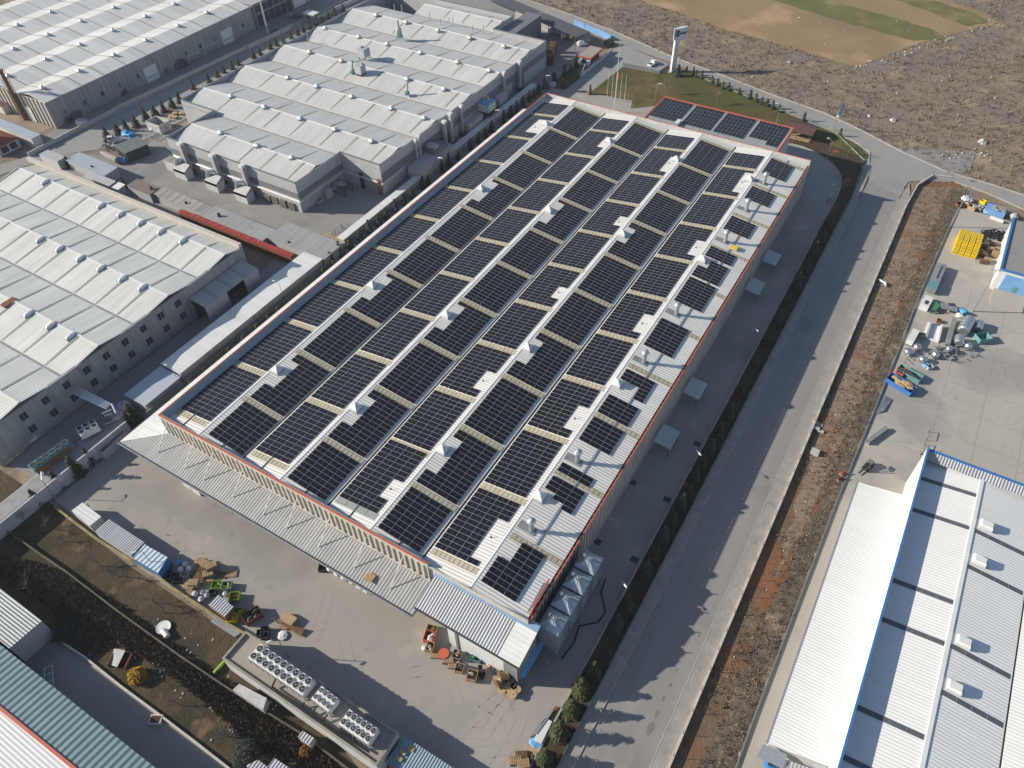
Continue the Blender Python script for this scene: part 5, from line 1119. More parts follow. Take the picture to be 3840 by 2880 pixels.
shed('small white cabin with ribbed roof near the cream hall corner', -200.6, -197.4, 102.0, 105.0, 2.6, M_ROOFL, M_RENDER)
shed('brown ribbed roof over a small store with a bent white pipe', -196.5, -186.5, 104.6, 108.6, 3.0, mat('brown_ribbed', (.22, .17, .14), .6, noise=.2, nscale=.3, rib='X', pitch=.7, ribh=.06))
t = shed('white box container on its own beside the left road', -235.2, -226.3, 103.2, 106.4, 3.0, M_GREYL, M_RENDER, 'container', 0.05, 0); t['category'] = 'container'
t = thing('red_screen', 'long red slatted screen wall between the cream hall and the ribbed roofs', 'screen', (-151, 104, 0))
m = MB(); m.box(-173.0, -131.0, 103.1, 104.2, 0, 2.7); m.build('base', M_RUST, t); m = MB(); rr_ = random.Random(3)
for i in range(56): x = -173+i*.75; m.box(x, x+.55, 103.0, 104.3, 2.7, 2.95+rr_.random()*.15)
m.build('slats', mat('bright_red_paint', (.44, .075, .055), .5, noise=.2, nscale=.8, patches=(((.6, .35, .05), .3, .66, .05, 2),)), t)
# red tiled gate house, far left
t = thing('gate_house', 'small red-tiled gate house with blue-roofed wing, far left edge', 'house', tA(60, 1240))
c = tA(60, 1240); MB().box(c.x-7, c.x+2.6, c.y-4, c.y+3.4, 0, 3.0).build('walls', M_RENDER, t)
m = MB(); x0, x1, y0, y1 = c.x-7.6, c.x+3.2, c.y-4.6, c.y+4.0; ym = (y0+y1)/2
m.slab([(x0, y0, 3), (x1, y0, 3), (x1-3, ym, 4.8), (x0, ym, 4.8)], .15); m.slab([(x0, ym, 4.8), (x1-3, ym, 4.8), (x1, y1, 3), (x0, y1, 3)], .15); m.face([(x1, y0, 3), (x1, y1, 3), (x1-3, ym, 4.8)]); m.build('roof', M_TILE, t)
for k in range(2): MB().box(c.x+2.6, c.x+2.68, c.y-2.8+k*3, c.y-.6+k*3, .6, 2.5).build('window', M_GLASS, t)
shed('long pale blue flat-roofed store behind the red-tiled gate house', c.x-14, c.x+7.5, c.y+5.0, c.y+8.6, 3.2, mat('pale_blue_flat_roof', (.36, .42, .46), .5, noise=.1, nscale=.3), M_RENDER, tilt=0)
shed('brown-roofed hut at the foot of the chimney stack', tA(-60, 900).x, tA(110, 925).x, tA(60, 960).y, tA(60, 960).y+5, 3, M_BROWNR, M_RENDER)
k_ = thing('kiosk', 'small white-roofed gate kiosk with cars beside it, top', 'kiosk', tB(490, 170))
m = MB(); m.box(-2.8, 2.8, -1.8, 1.8, 2.9, 3.2); m.build('roof', M_WHITE, k_, local=True); m = MB(); m.box(-2.4, 0.6, -1.4, 1.4, 0, 2.9); m.build('walls', M_GREYL, k_, local=True)
m = MB(); m.box(-1.8, 0.61, -1.45, -1.4, 1, 2.3); m.build('window', M_GLASS, k_, local=True)
# guard house by the gate
gh = thing('guard_house', 'guard house with flat grey roof and red-orange edge beside the drive', 'guard house', (-119, 250, 0))
MB().box(-121.0, -117.2, 245.9, 254.2, 0, 3.1).build('walls', M_WHITE, gh); MB().box(-121.6, -116.3, 245.2, 255.0, 3.1, 3.6).build('roof_edge', M_RED, gh); MB().box(-121.3, -116.6, 245.5, 254.7, 3.6, 3.64).build('roof', M_SLABR, gh)
MB().box(-120.3, -118.6, 245.82, 245.9, 1.0, 2.4).build('window', M_GLASS, gh); MB().box(-117.2, -117.1, 247, 253.4, 1.0, 2.5).build('window', M_GLASS, gh)
# pavilion
pv = thing('pavilion', 'brown-roofed open wooden pavilion behind the annexe', 'pavilion', tD(340, 1120)); c = tD(335, 1105)
m = MB(); m.slab([(-4.8, -3.6, 2.6), (4.8, -3.6, 2.6), (4.8, 0, 3.7), (-4.8, 0, 3.7)], .12); m.slab([(-4.8, 0, 3.7), (4.8, 0, 3.7), (4.8, 3.6, 2.6), (-4.8, 3.6, 2.6)], .12); m.build('roof', M_BROWNR, pv, local=True)
for x in (-4, 0, 4):
    for y in (-3, 3): MB().box(x-.1, x+.1, y-.1, y+.1, 0, 2.6).build('post', M_WOODD, pv, local=True)
m = MB(); m.box(-4.3, 4.3, -3.3, 3.3, 0, .25); m.build('deck', M_WOOD, pv, local=True); m = MB()
for x in (-2.5, 1.5): m.box(x-.9, x+.9, -.5, .5, .8, .9); m.box(x-.9, x+.9, -1.2, -.9, .5, .58); m.box(x-.9, x+.9, .9, 1.2, .5, .58); m.box(x-.1, x+.1, -.4, .4, .25, .8)
m.build('picnic_tables', M_WOODD, pv, local=True)
# dark canopy store along the far road
dc = thing('store_canopy', 'long dark sloping open store roof beside the far road, top', 'canopy', tC(350, 190))
q = [tC(-380, -110, 5.6), tC(580, 308, 4.4), tC(690, 262, 5.4), tC(-200, -110, 6.6)]
MB().slab(q, .15).build('roof', mat('dark_membrane_roof', (.075, .08, .088), .6, noise=.15, nscale=.2), dc)
for i, (a, b_) in enumerate(((150, 232), (238, 270), (347, 320), (455, 372), (565, 425))):
    p = tC(a, b_); MB().tube((p.x, p.y, 0), (p.x, p.y, 4.9), .16).build('post', M_GREY, dc)
b0, b1 = tC(75, 190), tC(690, 355); MB().obox(b0, b1, .25, 0, 4.6).build('back_wall', M_GREYL, dc)
t = thing('roof_mast', 'thin white mast with crossbar on the dark canopy roof', 'mast', tC(340, 115, 5.8)); m = MB(); m.tube((0, 0, -.6), (0, 0, 2.4), .08); m.tube((0, 0, 0.2), (-3.5, -1.0, .2), .06); m.build('pole', M_WHITE, t, local=True); MB().box(-.2, .2, -.2, .2, 2.4, 2.6).build('head', M_GREY, t, local=True)
t = thing('dark_building', 'dark grey block with loading racks beside the canopy store, top', 'building', tB(1950, 60))
c = tB(2060, 262, 9.2); MB().box(-152.8, -146.5, 238.4, 262, 0, 7.5).build('walls', M_GREY, t); MB().box(-152.9, -146.4, 238.3, 262.1, 7.5, 7.7).build('roof', M_GREY, t)
# ------------------------------------------------------------ silos, lamps, sign, cars
sl_ = thing('silo', '', 'silo'); W_ = 1.75; hS = 8.6
m = MB(); m.box(-W_, W_, -W_, W_, 2.2, hS); m.add([(-W_, -W_, 2.2), (W_, -W_, 2.2), (W_, W_, 2.2), (-W_, W_, 2.2), (0, 0, .6)], [(1, 0, 4), (2, 1, 4), (3, 2, 4), (0, 3, 4)])
for k in range(16): z = 2.5+k*.38; m.box(-W_-.05, W_+.05, -W_-.05, W_+.05, z, z+.12)
m.build('body', M_GALV, sl_, local=True)
m = MB(); cap_ = [(-W_-.1, -W_-.1, hS), (W_+.1, -W_-.1, hS), (W_+.1, W_+.1, hS), (-W_-.1, W_+.1, hS), (0, 0, hS+1.15)]
m.add(cap_, [(0, 1, 4), (1, 2, 4), (2, 3, 4), (3, 0, 4)])
for i in range(4):
    a = Vector(cap_[i]); b = Vector(cap_[(i+1) % 4]); ap = Vector(cap_[4])
    for t_ in (0, .33, .67): m.tube(a.lerp(b, t_)+Vector((0, 0, .05)), ap+Vector((0, 0, .05)), .05, n=4)
m.build('roof', M_GALV, sl_, local=True)
m = MB(); m.lathe([(.38, 0), (.38, .5), (.2, .75)], (-1.0, .3, hS+.55), 10); m.lathe([(.5, 0), (.5, .15)], (0, 0, hS+1.0), 8); m.path([(0.2, .2, hS+1.2), (.9, .5, hS+1.3), (1.75, .9, hS+.3), (1.85, 1.0, hS-.5), (1.85, 1.0, .8)], .09)
m.build('filler_pipe', M_STEEL, sl_, local=True)
m = MB()
for x in (-W_, W_):
    for y in (-W_, W_): m.box(x-.1, x+.1, y-.1, y+.1, 0, 2.2)
m.build('legs', M_GALV, sl_, local=True)
place_all(sl_, [((-23.35, 47.9+i*4.05, 0), 0) for i in range(4)], ['square galvanised silo with pyramid roof beside the warehouse, %s from the front' % ORD[i] for i in range(4)], 'square silos beside the warehouse')
t = tag(MB().path([(-20.9, 46.5, .12), (-20.4, 50, .12), (-21, 53, .12), (-18.6, 55.2, .12), (-18.3, 57.5, .12), (-20.6, 60.5, .12), (-21, 63, .12)], .12).build('hose', M_BLACK), 'thick black hose looping on the ground beside the silos', 'hose')
bo = thing('bollard', '', 'bollard'); m = MB(); m.tube((0, 0, 0), (0, 0, .95), .11, n=8); m.build('post', M_YEL, bo, local=True); m = MB(); m.tube((0, 0, .45), (0, 0, .62), .117, n=8); m.build('black_band', M_BLACK, bo, local=True)
sp = sorted([tuple(tO(*q)) for q in [(195, 875), (333, 808), (437, 625), (520, 478), (605, 330), (683, 198)]], key=lambda p: p[1])
place_all(bo, [(p, 0, 1.25) for p in sp], ['yellow bollard with black band along the silos, %s from the front' % ORD[i] for i in range(6)], 'yellow bollards along the silos')
# awnings on the right wall
for i, y in enumerate((96.2, 111.5, 150.6, 163.6)):
    t = thing('awning', 'small pale lean-to roof over a side door on the right wall, %s from the front' % ORD[i], 'awning', (-24.2, y, 0))
    p0 = -25.6; w2 = 2.6
    MB().slab([(p0, y-w2, 3.3), (p0+3.6, y-w2, 2.9), (p0+3.6, y+w2, 2.9), (p0, y+w2, 3.3)], .1).build('roof', mat('pale_awning_sheet', (.45, .47, .48), .5, noise=.1, nscale=.5), t)
    m = MB(); m.box(p0+3.2, p0+3.35, y-w2+.1, y-w2+.25, 0, 2.8); m.box(p0+3.2, p0+3.35, y+w2-.25, y+w2-.1, 0, 2.8); m.build('posts', M_GREY, t)
# street lamps
lp = thing('street_lamp', '', 'street lamp'); m = MB(); m.tube((0, 0, 0), (0, 0, 6.0), .09, .055, n=7); m.tube((0, 0, 6.0), (-.9, .15, 6.35), .045, n=5); m.build('pole', M_GALV, lp, local=True)
m = MB(); m.blob((-1.35, .22, 6.4), .5, .2, .12, 0, 8, 5); m.build('lamp_head', M_WHITE, lp, local=True); m = MB(); m.box(-.16, .16, -.16, .16, 0, .25); m.build('base', M_KERB, lp, local=True)
L_ = [(tI(465, 1035), -.6, 'at the end of the white plant wall'), (tI(1500, 110), .3, 'between the two pale sheds and the block fence'), (tF(262, 960), .3, 'beside the block fence left of the warehouse'), (tB(1545, 1460), 3.3, 'among the conifers level with the grey hall corner'), (tB(2012, 1060), 3.3, 'among the conifers level with the cooling tower'), (tC(322, 770), 3.3, 'near the far left corner of the warehouse'), (tC(1228, 840), 3.3, 'on the lawn left of the annexe'), (tD(155, 1025), 0, 'behind the annexe near the pavilion'), (tD(575, 1320), 0, 'on the shaded kerb of the curved drive'), (tH(610, 150), .5, 'in the shade beside the curved kerb'), (tK(1530, 790), 2.6, 'on the shaded yard edge, middle of the right side'), (tO(930, 240), 2.6, 'on the shaded yard edge near the silos'), (tG(2000, 1330), 2.6, 'on the shaded yard edge opposite the awnings'), (tM(1285, 2130-1400), 0, ''), (tN(285, 735), .9, 'on the yard side of the plant building'), (tI(1290, 1625), .9, 'beside the blue container')]
L_ = [l for l in L_ if l[2]]
place_all(lp, [(tuple(p), a) for p, a, _ in L_], ['grey street lamp '+l for _, _, l in L_], 'street lamps round the yard')
hl = thing('floodlight_mast', '', 'floodlight mast'); m = MB(); m.tube((0, 0, 0), (0, 0, 12.5), .16, .09, n=8); m.tube((-.9, 0, 12.3), (.9, 0, 12.3), .06, n=5); m.build('pole', M_GALV, hl, local=True)
for s in (-.8, .8): MB().box(s-.35, s+.35, -.25, .35, 12.35, 12.5).build('floodlight', M_GREYL, hl, local=True)
place_all(hl, [(tuple(tH(1600, 335)), .3), (tuple(tH(1785, 1035)), .3)], ['tall floodlight mast between the verge and the yellow crates', 'tall floodlight mast in front of the light blue doors'], 'floodlight masts in the right yard')
tl = thing('banner_post', 'street pole carrying a blue vertical banner beside the far road', 'banner post', tD(630, 1083)); m = MB(); m.tube((0, 0, 0), (0, 0, 9.2), .12, .08); m.build('pole', M_GALV, tl, local=True)
MB().box(-.08, .75, -.04, .04, 5.2, 9.2).build('banner', mat('blue_banner', (.05, .10, .30), .6, noise=.2, nscale=1), tl, local=True); MB().box(-.4, .4, -.3, .3, 4.6, 5.1).build('box', M_WHITE, tl, local=True)
# flag poles
fp = thing('flagpole', '', 'flagpole'); m = MB(); m.tube((0, 0, 0), (0, 0, 9.5), .07, .04, n=6); m.build('pole', M_WHITE, fp, local=True); MB().tube((0, 0, 9.5), (0, 0, 9.65), .09, n=6).build('finial', M_GALV, fp, local=True)
F_ = [(832, 808), (868, 818), (903, 828), (938, 838), (975, 845)]
out = place_all(fp, [(tuple(tC(*q)), 0) for q in F_], ['white flagpole on the lawn by the drive, %s from the left' % ORD[i] for i in range(5)], 'flagpoles on the lawn')
fl = MB(); p = tC(903, 828); fl.box(p.x, p.x+.5, p.y-.02, p.y+.02, 7.2, 9.3); fl.build('flag', mat('red_flag_cloth', (.55, .04, .04), .7), out[2])
fp2 = thing('tall_flagpole', 'tallest bare flagpole, standing on the drive by the back parapet', 'flagpole', tC(890, 935)); m = MB(); m.tube((0, 0, 0), (0, 0, 24), .14, .06, n=8); m.build('pole', M_WHITE, fp2, local=True); MB().tube((0, 0, 24), (0, 0, 24.2), .12, n=6).build('finial', M_GALV, fp2, local=True)
# ------------------------------------------------------------ pylon sign with lettering
pb = G(2522, 268); A_ = G(2525, 118, 14.6); B_ = G(2566, 108, 14.6); ang = math.atan2(B_.y-A_.y, B_.x-A_.x)
ps = thing('pylon_sign', 'tall white pylon sign with dark blue logo and lettering by the gate', 'sign', pb, ang)
Lh = (B_-A_).length; Lh = max(5.6, min(Lh, 8.0))
m = MB(); m.box(-.95, .0, -.45, .45, 0, 11.4); m.box(.06, .95, -.4, .4, 0, 11.4); m.build('column', M_WHITE, ps, local=True)
def lens(x0, x1, z0, z1, th, n=9, skew=0):
    pts = []
    for i in range(n): t_ = i/(n-1); pts.append((x0+(x1-x0)*t_, -th*4*t_*(1-t_)-.1))
    for i in range(n): t_ = 1-i/(n-1); pts.append((x0+(x1-x0)*t_, th*4*t_*(1-t_)+.1))
    return MB().prism(pts, z0, z1)
hx0, hx1 = -1.7, -1.7+Lh
lens(hx0, hx1, 11.4, 15.2, .55).build('sign_head', M_WHITE, ps, local=True)
MB().box(-1.2, 1.2, -.8, .8, 0, .4).build('base', M_KERB, ps, local=True)
def lettering(txt, size, loc, rot, m_, parent, name='lettering', ext=.02):
    c = bpy.data.curves.new(name, 'FONT'); c.body = txt; c.size = size; c.extrude = ext; c.offset = size*.012
    o = bpy.data.objects.new('tmp', c); COL.objects.link(o); bpy.context.view_layer.update()
    me = bpy.data.meshes.new_from_object(o.evaluated_get(bpy.context.evaluated_depsgraph_get())); bpy.data.objects.remove(o); bpy.data.curves.remove(c)
    me.materials.clear(); me.materials.append(m_)
    q = bpy.data.objects.new(name, me); COL.objects.link(q); q.location = loc; q.rotation_euler = rot; q.parent = parent; return q
fy = -.72
lettering('elbag A\u015e', 1.25, (hx0+2.05, fy, 13.1), (pi/2, 0, 0), M_NAVY, ps)
m = MB(); m.prism([(hx0+.35, -.3), (hx0+.45, -.45), (hx0+1.75, -.62), (hx0+1.9, -.66), (hx0+1.9, fy), (hx0+.35, fy)], 12.6, 14.6); m.build('logo', M_NAVY, ps, local=True)
m = MB(); m.box(hx0+.6, hx0+1.65, fy-.02, fy-.005, 13.55, 13.68); m.build('logo_stripe', M_WHITE, ps, local=True)
# stop sign
t = thing('stop_sign', 'small red stop sign on a leaning post beside the junction', 'stop sign', tD(1195, 1620), .7); m = MB(); m.tube((0, 0, 0), (.15, 0, 2.6), .05); m.build('post', M_GALV, t, local=True)
m = MB(); pts = [(.55*cos(pi/8+k*pi/4), .55*sin(pi/8+k*pi/4)) for k in range(8)]; m.add([(x+.15, -.08, z+2.7) for x, z in pts]+[(x+.15, -.05, z+2.7) for x, z in pts], [tuple(range(8)), tuple(range(15, 7, -1))]+[(i, i+8, (i+1) % 8+8, (i+1) % 8) for i in range(8)]); m.build('plate', M_RED, t, local=True)
lettering('STOP', .36, (-.32, -.1, 2.58), (pi/2, 0, 0), M_WHITE, t, ext=.005)
# ------------------------------------------------------------ cars
def car(label, p, rz, paint, cat='car', pick=False):
    t = thing('pickup_truck' if pick else 'parked_car', label, cat, tuple(p)[:2]+(0,), rz)
    prof = [(-2.2, .35), (-2.25, .75), (-2.0, .88), (-1.75, .95), (-1.1, 1.4), (.7, 1.42), (1.25, .95), (2.05, .82), (2.2, .65), (2.2, .35)] if not pick else [(-2.5, .4), (-2.5, .95), (-.5, .97), (-.35, 1.65), (.9, 1.62), (1.4, 1.05), (2.3, .95), (2.5, .75), (2.5, .4)]
    n = len(prof); m = MB()
    def ring(y, k): return [(x*(1 if z < 1 else .97), y*(1 if z < 1.0 else .84), z) for x, z in prof]
    m.add(ring(-.86, 0)+ring(.86, 0), [tuple(range(n)), tuple(range(2*n-1, n-1, -1))]+[(i, i+n, (i+1) % n+n, (i+1) % n) for i in range(n)]); m.build('body', paint, t, local=True)
    g = MB()
    if not pick:
        g.face([(1.24, -.7, .985), (1.24, .7, .985), (.75, .64, 1.40), (.75, -.64, 1.40)]); g.face([(-1.72, -.7, .99), (-1.72, .7, .99), (-1.12, .64, 1.42), (-1.12, -.64, 1.42)][::-1])
        for s in (-1, 1): g.face([(-1.4, s*.875, 1.0), (1.05, s*.875, 1.0), (.6, s*.735, 1.36), (-1.05, s*.735, 1.36)][::s])
    else:
        g.face([(1.4, -.72, 1.09), (1.4, .72, 1.09), (.95, .66, 1.6), (.95, -.66, 1.6)])
        for s in (-1, 1): g.face([(-.35, s*.875, 1.05), (1.2, s*.875, 1.05), (.8, s*.735, 1.55), (-.25, s*.735, 1.55)][::s])
        g.box(-2.4, -.6, -.68, .68, .975, .99)
    g.build('windows', M_GLASS, t, local=True)
    for x in (-1.4, 1.4):
        for s in (-1, 1): w_ = MB().tube((x, s*.7, .33), (x, s*.88, .33), .33, n=12).build('wheel', M_BLACK, t, local=True); MB().tube((x, s*.88, .33), (x, s*.9, .33), .19, n=8).build('rim', M_GALV, w_, local=True)
    for s in (-1, 1): MB().box(2.1, 2.24, s*.62-.18, s*.62+.18, .62, .76).build('headlight', M_STEEL, t, local=True)
    return t
car('white pickup truck parked in the bay by the pylon sign', tC(1212, 538), math.atan2(-1, -.2)+pi, M_CARW, 'pickup truck', True)
car('light blue-grey car by the office loading door', tB(320, 140), .35, M_CARS); car('dark blue car beside the light one near the office', tB(365, 148), .9, M_CARD)
car('silver car parked in front of the kiosk', tB(498, 182), .1, M_CARS); car('black car parked behind the tan boundary wall', tB(195, 275), .55, M_CARD)
# forklift in the right yard
t = thing('forklift', 'dark forklift with raised forks on the pale yard by the white roofs', 'forklift', tL(905, 790), 4.35)
m = MB(); m.box(-1.1, .9, -.6, .6, .3, 1.0); m.box(-1.35, -.6, -.62, .62, .35, 1.25); m.build('body', M_DARK, t, local=True)
m = MB()
for x in (-.8, .5):
    for y in (-.52, .52): m.tube((x, y, 1.0), (x*.8, y*.9, 2.2), .05, n=5)
m.box(-.7, .45, -.55, .55, 2.18, 2.24)
for k in range(5): m.box(-.65+k*.24, -.6+k*.24, -.55, .55, 2.24, 2.28)
m.build('cage', M_GREY, t, local=True); m = MB()
for y in (-.35, .35): m.box(.95, 1.08, y-.06, y+.06, .1, 2.7); m.box(1.08, 2.3, y-.08, y+.08, .1, .16)
m.build('mast', M_DARK, t, local=True)
for x in (-.85, .6):
    for s in (-1, 1): MB().tube((x, s*.5, .3), (x, s*.7, .3), .3, n=10).build('wheel', M_BLACK, t, local=True)
MB().box(-.5, 0, -.25, .25, 1.0, 1.35).build('seat', M_BLACK, t, local=True)
for lbl, q, m_ in (('red and white barrier leaning on the verge kerb beside the forklift', (705, 840), M_RED), ('small pink marker lying by the verge kerb', (680, 885), M_RUST)):
    t = thing('barrier', lbl, 'barrier', tL(*q), .9); MB().box(-.5, .5, -.08, .08, .1, 1.0).build('panel', m_, t, local=True); MB().box(-.55, .55, -.3, .3, 0, .1).build('foot', M_STONE, t, local=True)
# striped hoop barriers on the concrete
hp = thing('hoop_barrier', '', 'barrier'); m = MB(); m.path([(0, -1.3, 0), (0, -1.3, 1.0), (0, 1.3, 1.0), (0, 1.3, 0)], .06); m.build('hoop', M_DARK, hp, local=True); m = MB()
for k in range(4): m.tube((0, -1.3+.7*k, 1.0), (0, -1.05+.7*k, 1.0), .07)
m.build('yellow_bands', M_SKYF, hp, local=True)
place_all(hp, [(tuple(tL(1410, 525)), 0), (tuple(tL(1375, 635)), 0), (tuple(tL(1340, 715)), 0)], ['striped hoop barrier beyond the blue-edged hall, %s from the top' % ORD[i] for i in range(3)], 'striped hoop barriers')
t = thing('water_trough', 'long narrow grey metal trough on the concrete', 'trough', tL(985, 525), 1.15); m = MB(); m.box(-3.1, 3.1, -.42, .42, 0, .9); m.build('tank', M_GUT, t, local=True); MB().box(-3.2, -3.0, -.5, .5, 0, .95).build('end_plate', M_STEEL, t, local=True)
# ------------------------------------------------------------ white plant wall and the machines on it (left)
xw = -121.9
t = thing('plant_platform', 'raised white-walled platform carrying turquoise fan units and pipes, left', 'platform', (xw-2.5, 22, 0))
MB().box(xw-5.3, xw, -12, 43.5, 0, 2.2).build('wall', M_RENDER, t); MB().box(xw-.3, xw+.02, -12, 43.5, 2.2, 3.3).build('parapet', M_RENDER, t); MB().box(xw-5.1, xw-1.6, -12, 43.3, 2.2, 2.26).build('deck', M_GUT, t); MB().box(xw-1.0, xw-.6, -12, 19, 2.2, 2.3).build('blue_sheet', M_BLUE, t)
t = thing('basin', 'open rectangular white basin between the plant wall and the side canopy', 'basin', tI(900, 590)); q = [tI(735, 625, 2.0), tI(945, 450, 2.0), tI(1045, 480, 2.0), tI(850, 660, 2.0)]
m = MB(); 
for a, b_ in zip(q, q[1:]+q[:1]): m.obox(a, b_, .35, 0, 2.0)
m.build('walls', M_RENDER, t); MB().prism([a*1.0 for a in q], 0, 1.3).build('dark_roof', M_GREY, t)
a_, b_ = tI(250, 780, 4.4), tI(560, 560, 4.4); d_ = b_-a_; L = d_.xy.length; an = math.atan2(d_.y, d_.x)
t = thing('fan_bank', 'long turquoise fan bank with six black fans on the left platform', 'fan unit', ((a_.x+b_.x)/2, (a_.y+b_.y)/2, 2.2), an)
MB().box(-L/2, L/2, -1.0, 1.0, 1.0, 2.1).build('casing', M_TURQ, t, local=True); MB().box(-L/2+.3, L/2-.3, -1.04, -1.0, .3, 1.9).build('coil', M_WOODD, t, local=True)
for k in range(6):
    x = -L/2+(k+.5)*L/6; f = MB().lathe([(.75, 0), (.75, .3), (.68, .3)], (x, 0, 2.1), 14).build('fan_ring', M_TURQ, t, local=True); MB().lathe([(.66, .305), (.66, .31)], (x, 0, 2.1), 14).build('fan_guard', M_BLACK, f, local=True)
m = MB()
for k in range(4):
    for s in (-.9, .9): x = -L/2+.3+k*(L-.6)/3; m.box(x-.06, x+.06, s-.06, s+.06, 0, 1.0)
m.build('legs', M_GREYL, t, local=True)
a_, b_ = tI(645, 490, 4.0), tI(800, 410, 4.0); d_ = b_-a_; L = d_.xy.length; an = math.atan2(d_.y, d_.x)
t = thing('fan_bank', 'white unit with two rows of three black fans on the left platform', 'fan unit', ((a_.x+b_.x)/2, (a_.y+b_.y)/2, 2.2), an); MB().box(-L/2, L/2, -1.4, 1.4, .6, 1.8).build('casing', M_WHITE, t, local=True)
for k in range(3):
    for s in (-.7, .7): x = -L/2+(k+.5)*L/3; f = MB().lathe([(.62, 0), (.62, .25), (.55, .25)], (x, s, 1.8), 12).build('fan_ring', M_WHITE, t, local=True); MB().lathe([(.54, .255), (.54, .26)], (x, s, 1.8), 12).build('fan_guard', M_BLACK, f, local=True)
t = thing('pipe_rack', 'bundle of silver pipes bridging from the cream hall to the platform', 'pipes', tI(800, 200, 4))
m = MB()
for k in range(5): m.path([tI(620-k*8, 100+k*14, 6.2), tI(925-k*10, 255+k*10, 4.6)], .16)
m.build('pipes', M_STEEL, t); m = MB(); m.path([tI(965, 330, 2.3), tI(965, 330, 5.2), tI(930, 255, 5.0)], .26); m.path([tI(830, 370, 2.3), tI(850, 330, 4.4), tI(920, 300, 4.4), tI(900, 350, 2.3)], .2); m.path([tI(850, 390, 2.3), tI(870, 350, 3.9), tI(930, 330, 3.9)], .2); m.path([tI(780, 445, 2.5), tI(950, 400, 2.6)], .2); m.build('risers', M_STEEL, t)
m = MB()
for a, b_ in (((640, 150), (640, 240)), ((720, 190), (725, 260)), ((930, 260), (935, 360))): m.path([tI(*a, 5.2), tI(*a, 0)], .1)
m.build('posts', M_GREY, t)
m = MB(); m.path([tI(600, 580, 2.9), tI(980, 330, 2.9)], .1); m.path([tI(620, 560, 2.9), tI(640, 600, 2.3)], .08); m.build('handrail', M_DARK, t)
tk = thing('vertical_tank', '', 'tank'); m = MB(); m.lathe([(1.5, 0), (1.5, 2.4), (1.1, 2.9), (.2, 3.0)], n=16); m.build('shell', M_GREYL, tk, local=True); m = MB(); m.lathe([(.35, 2.95), (.35, 3.15)], n=10); m.build('hatch', M_BLUE, tk, local=True)
place_all(tk, [(tuple(tI(1060, 330)), 0), (tuple(tI(1000, 410)), 0)], ['grey vertical tank with blue top beside the pale blue shed', 'grey vertical tank nearest the basin end'], 'vertical tanks by the side canopy')
# ------------------------------------------------------------ generic loose goods
def pallet_mesh():
    m = MB()
    for k in range(7): m.box(-.6+k*.18, -.6+k*.18+.12, -.4, .4, .12, .145)
    for y in (-.36, 0, .36):
        m.box(-.6, .6, y-.05, y+.05, .1, .12)
        for x in (-.52, 0, .52): m.box(x-.07, x+.07, y-.05, y+.05, .02, .1)
    for y in (-.36, 0, .36): m.box(-.6, .6, y-.05, y+.05, 0, .02)
    return m
PAL = pallet_mesh().mesh('pallet', M_WOOD); PALD = pallet_mesh().mesh('pallet', M_WOODD); PALG = pallet_mesh().mesh('pallet', M_WOODG)
PN = {}
def pallets(label_, p, n, rz, me=None, sc=1.25, ry=0):
    for i in range(n):
        o = bpy.data.objects.new('pallet', me or PAL); COL.objects.link(o); o.location = (p[0]+random.uniform(-.05, .05), p[1]+random.uniform(-.05, .05), p[2]+i*.145*sc); o.rotation_euler = (0, ry, rz+random.uniform(-.08, .08)); o.scale = (sc, sc, sc)
        where = '' if n == 1 else (', topmost of its stack' if i == n-1 else (', lowest of its stack' if i == 0 else ', %s from the bottom' % ORD[i]))
        tag(o, 'wooden pallet '+label_+where, 'pallet', 'wooden pallets')
def openbox(label, p, rz, sx, sy, h, m_, inside=None, im=None, name='crate', cat='crate', lvl=.7):
    t = thing(name, label, cat, tuple(p)[:2]+((p[2] if len(p) > 2 else 0),), rz); m = MB(); w_ = .06
    m.box(-sx/2, sx/2, -sy/2, -sy/2+w_, 0, h); m.box(-sx/2, sx/2, sy/2-w_, sy/2, 0, h); m.box(-sx/2, -sx/2+w_, -sy/2+w_, sy/2-w_, 0, h); m.box(sx/2-w_, sx/2, -sy/2+w_, sy/2-w_, 0, h); m.box(-sx/2+w_, sx/2-w_, -sy/2+w_, sy/2-w_, .02, .1)
    m.build('walls', m_, t, local=True)
    if inside:
        m = MB()
        for k in range(inside): m.blob((random.uniform(-.3, .3)*sx, random.uniform(-.3, .3)*sy, h*lvl+random.uniform(-.1, .15)), sx*.2, sy*.2, h*.28, .3, 6, 4)
        m.build('contents', im or M_DARK, t, local=True)
    m = MB()
    for x in (-sx/2+.1, sx/2-.1): m.box(x-.05, x+.05, -sy/2-.02, -sy/2, 0, h); m.box(x-.05, x+.05, sy/2, sy/2+.02, 0, h)
    m.build('ribs', m_, t, local=True)
    return t
def bag(label, p, s=.95, m_=M_BAG, group=None, h=1.0):
    t = thing('bulk_bag', label, 'bulk bag', tuple(p)[:2]+(0,), random.uniform(0, 1.5), group); m = MB()
    b0 = len(m.v); m.blob((0, 0, h*.55), s*.62, s*.62, h*.6, .1, 8, 6); m.build('sack', m_, t, local=True)
    m = MB(); m.tube((0, 0, h*1.05), (0, 0, h*1.25), s*.15, s*.25, n=6); m.build('neck', m_, t, local=True); return t
rr = random.Random(11)
T1 = T(520, 1980, 640/1269); T2 = T(1550, 2320, 480/1269)
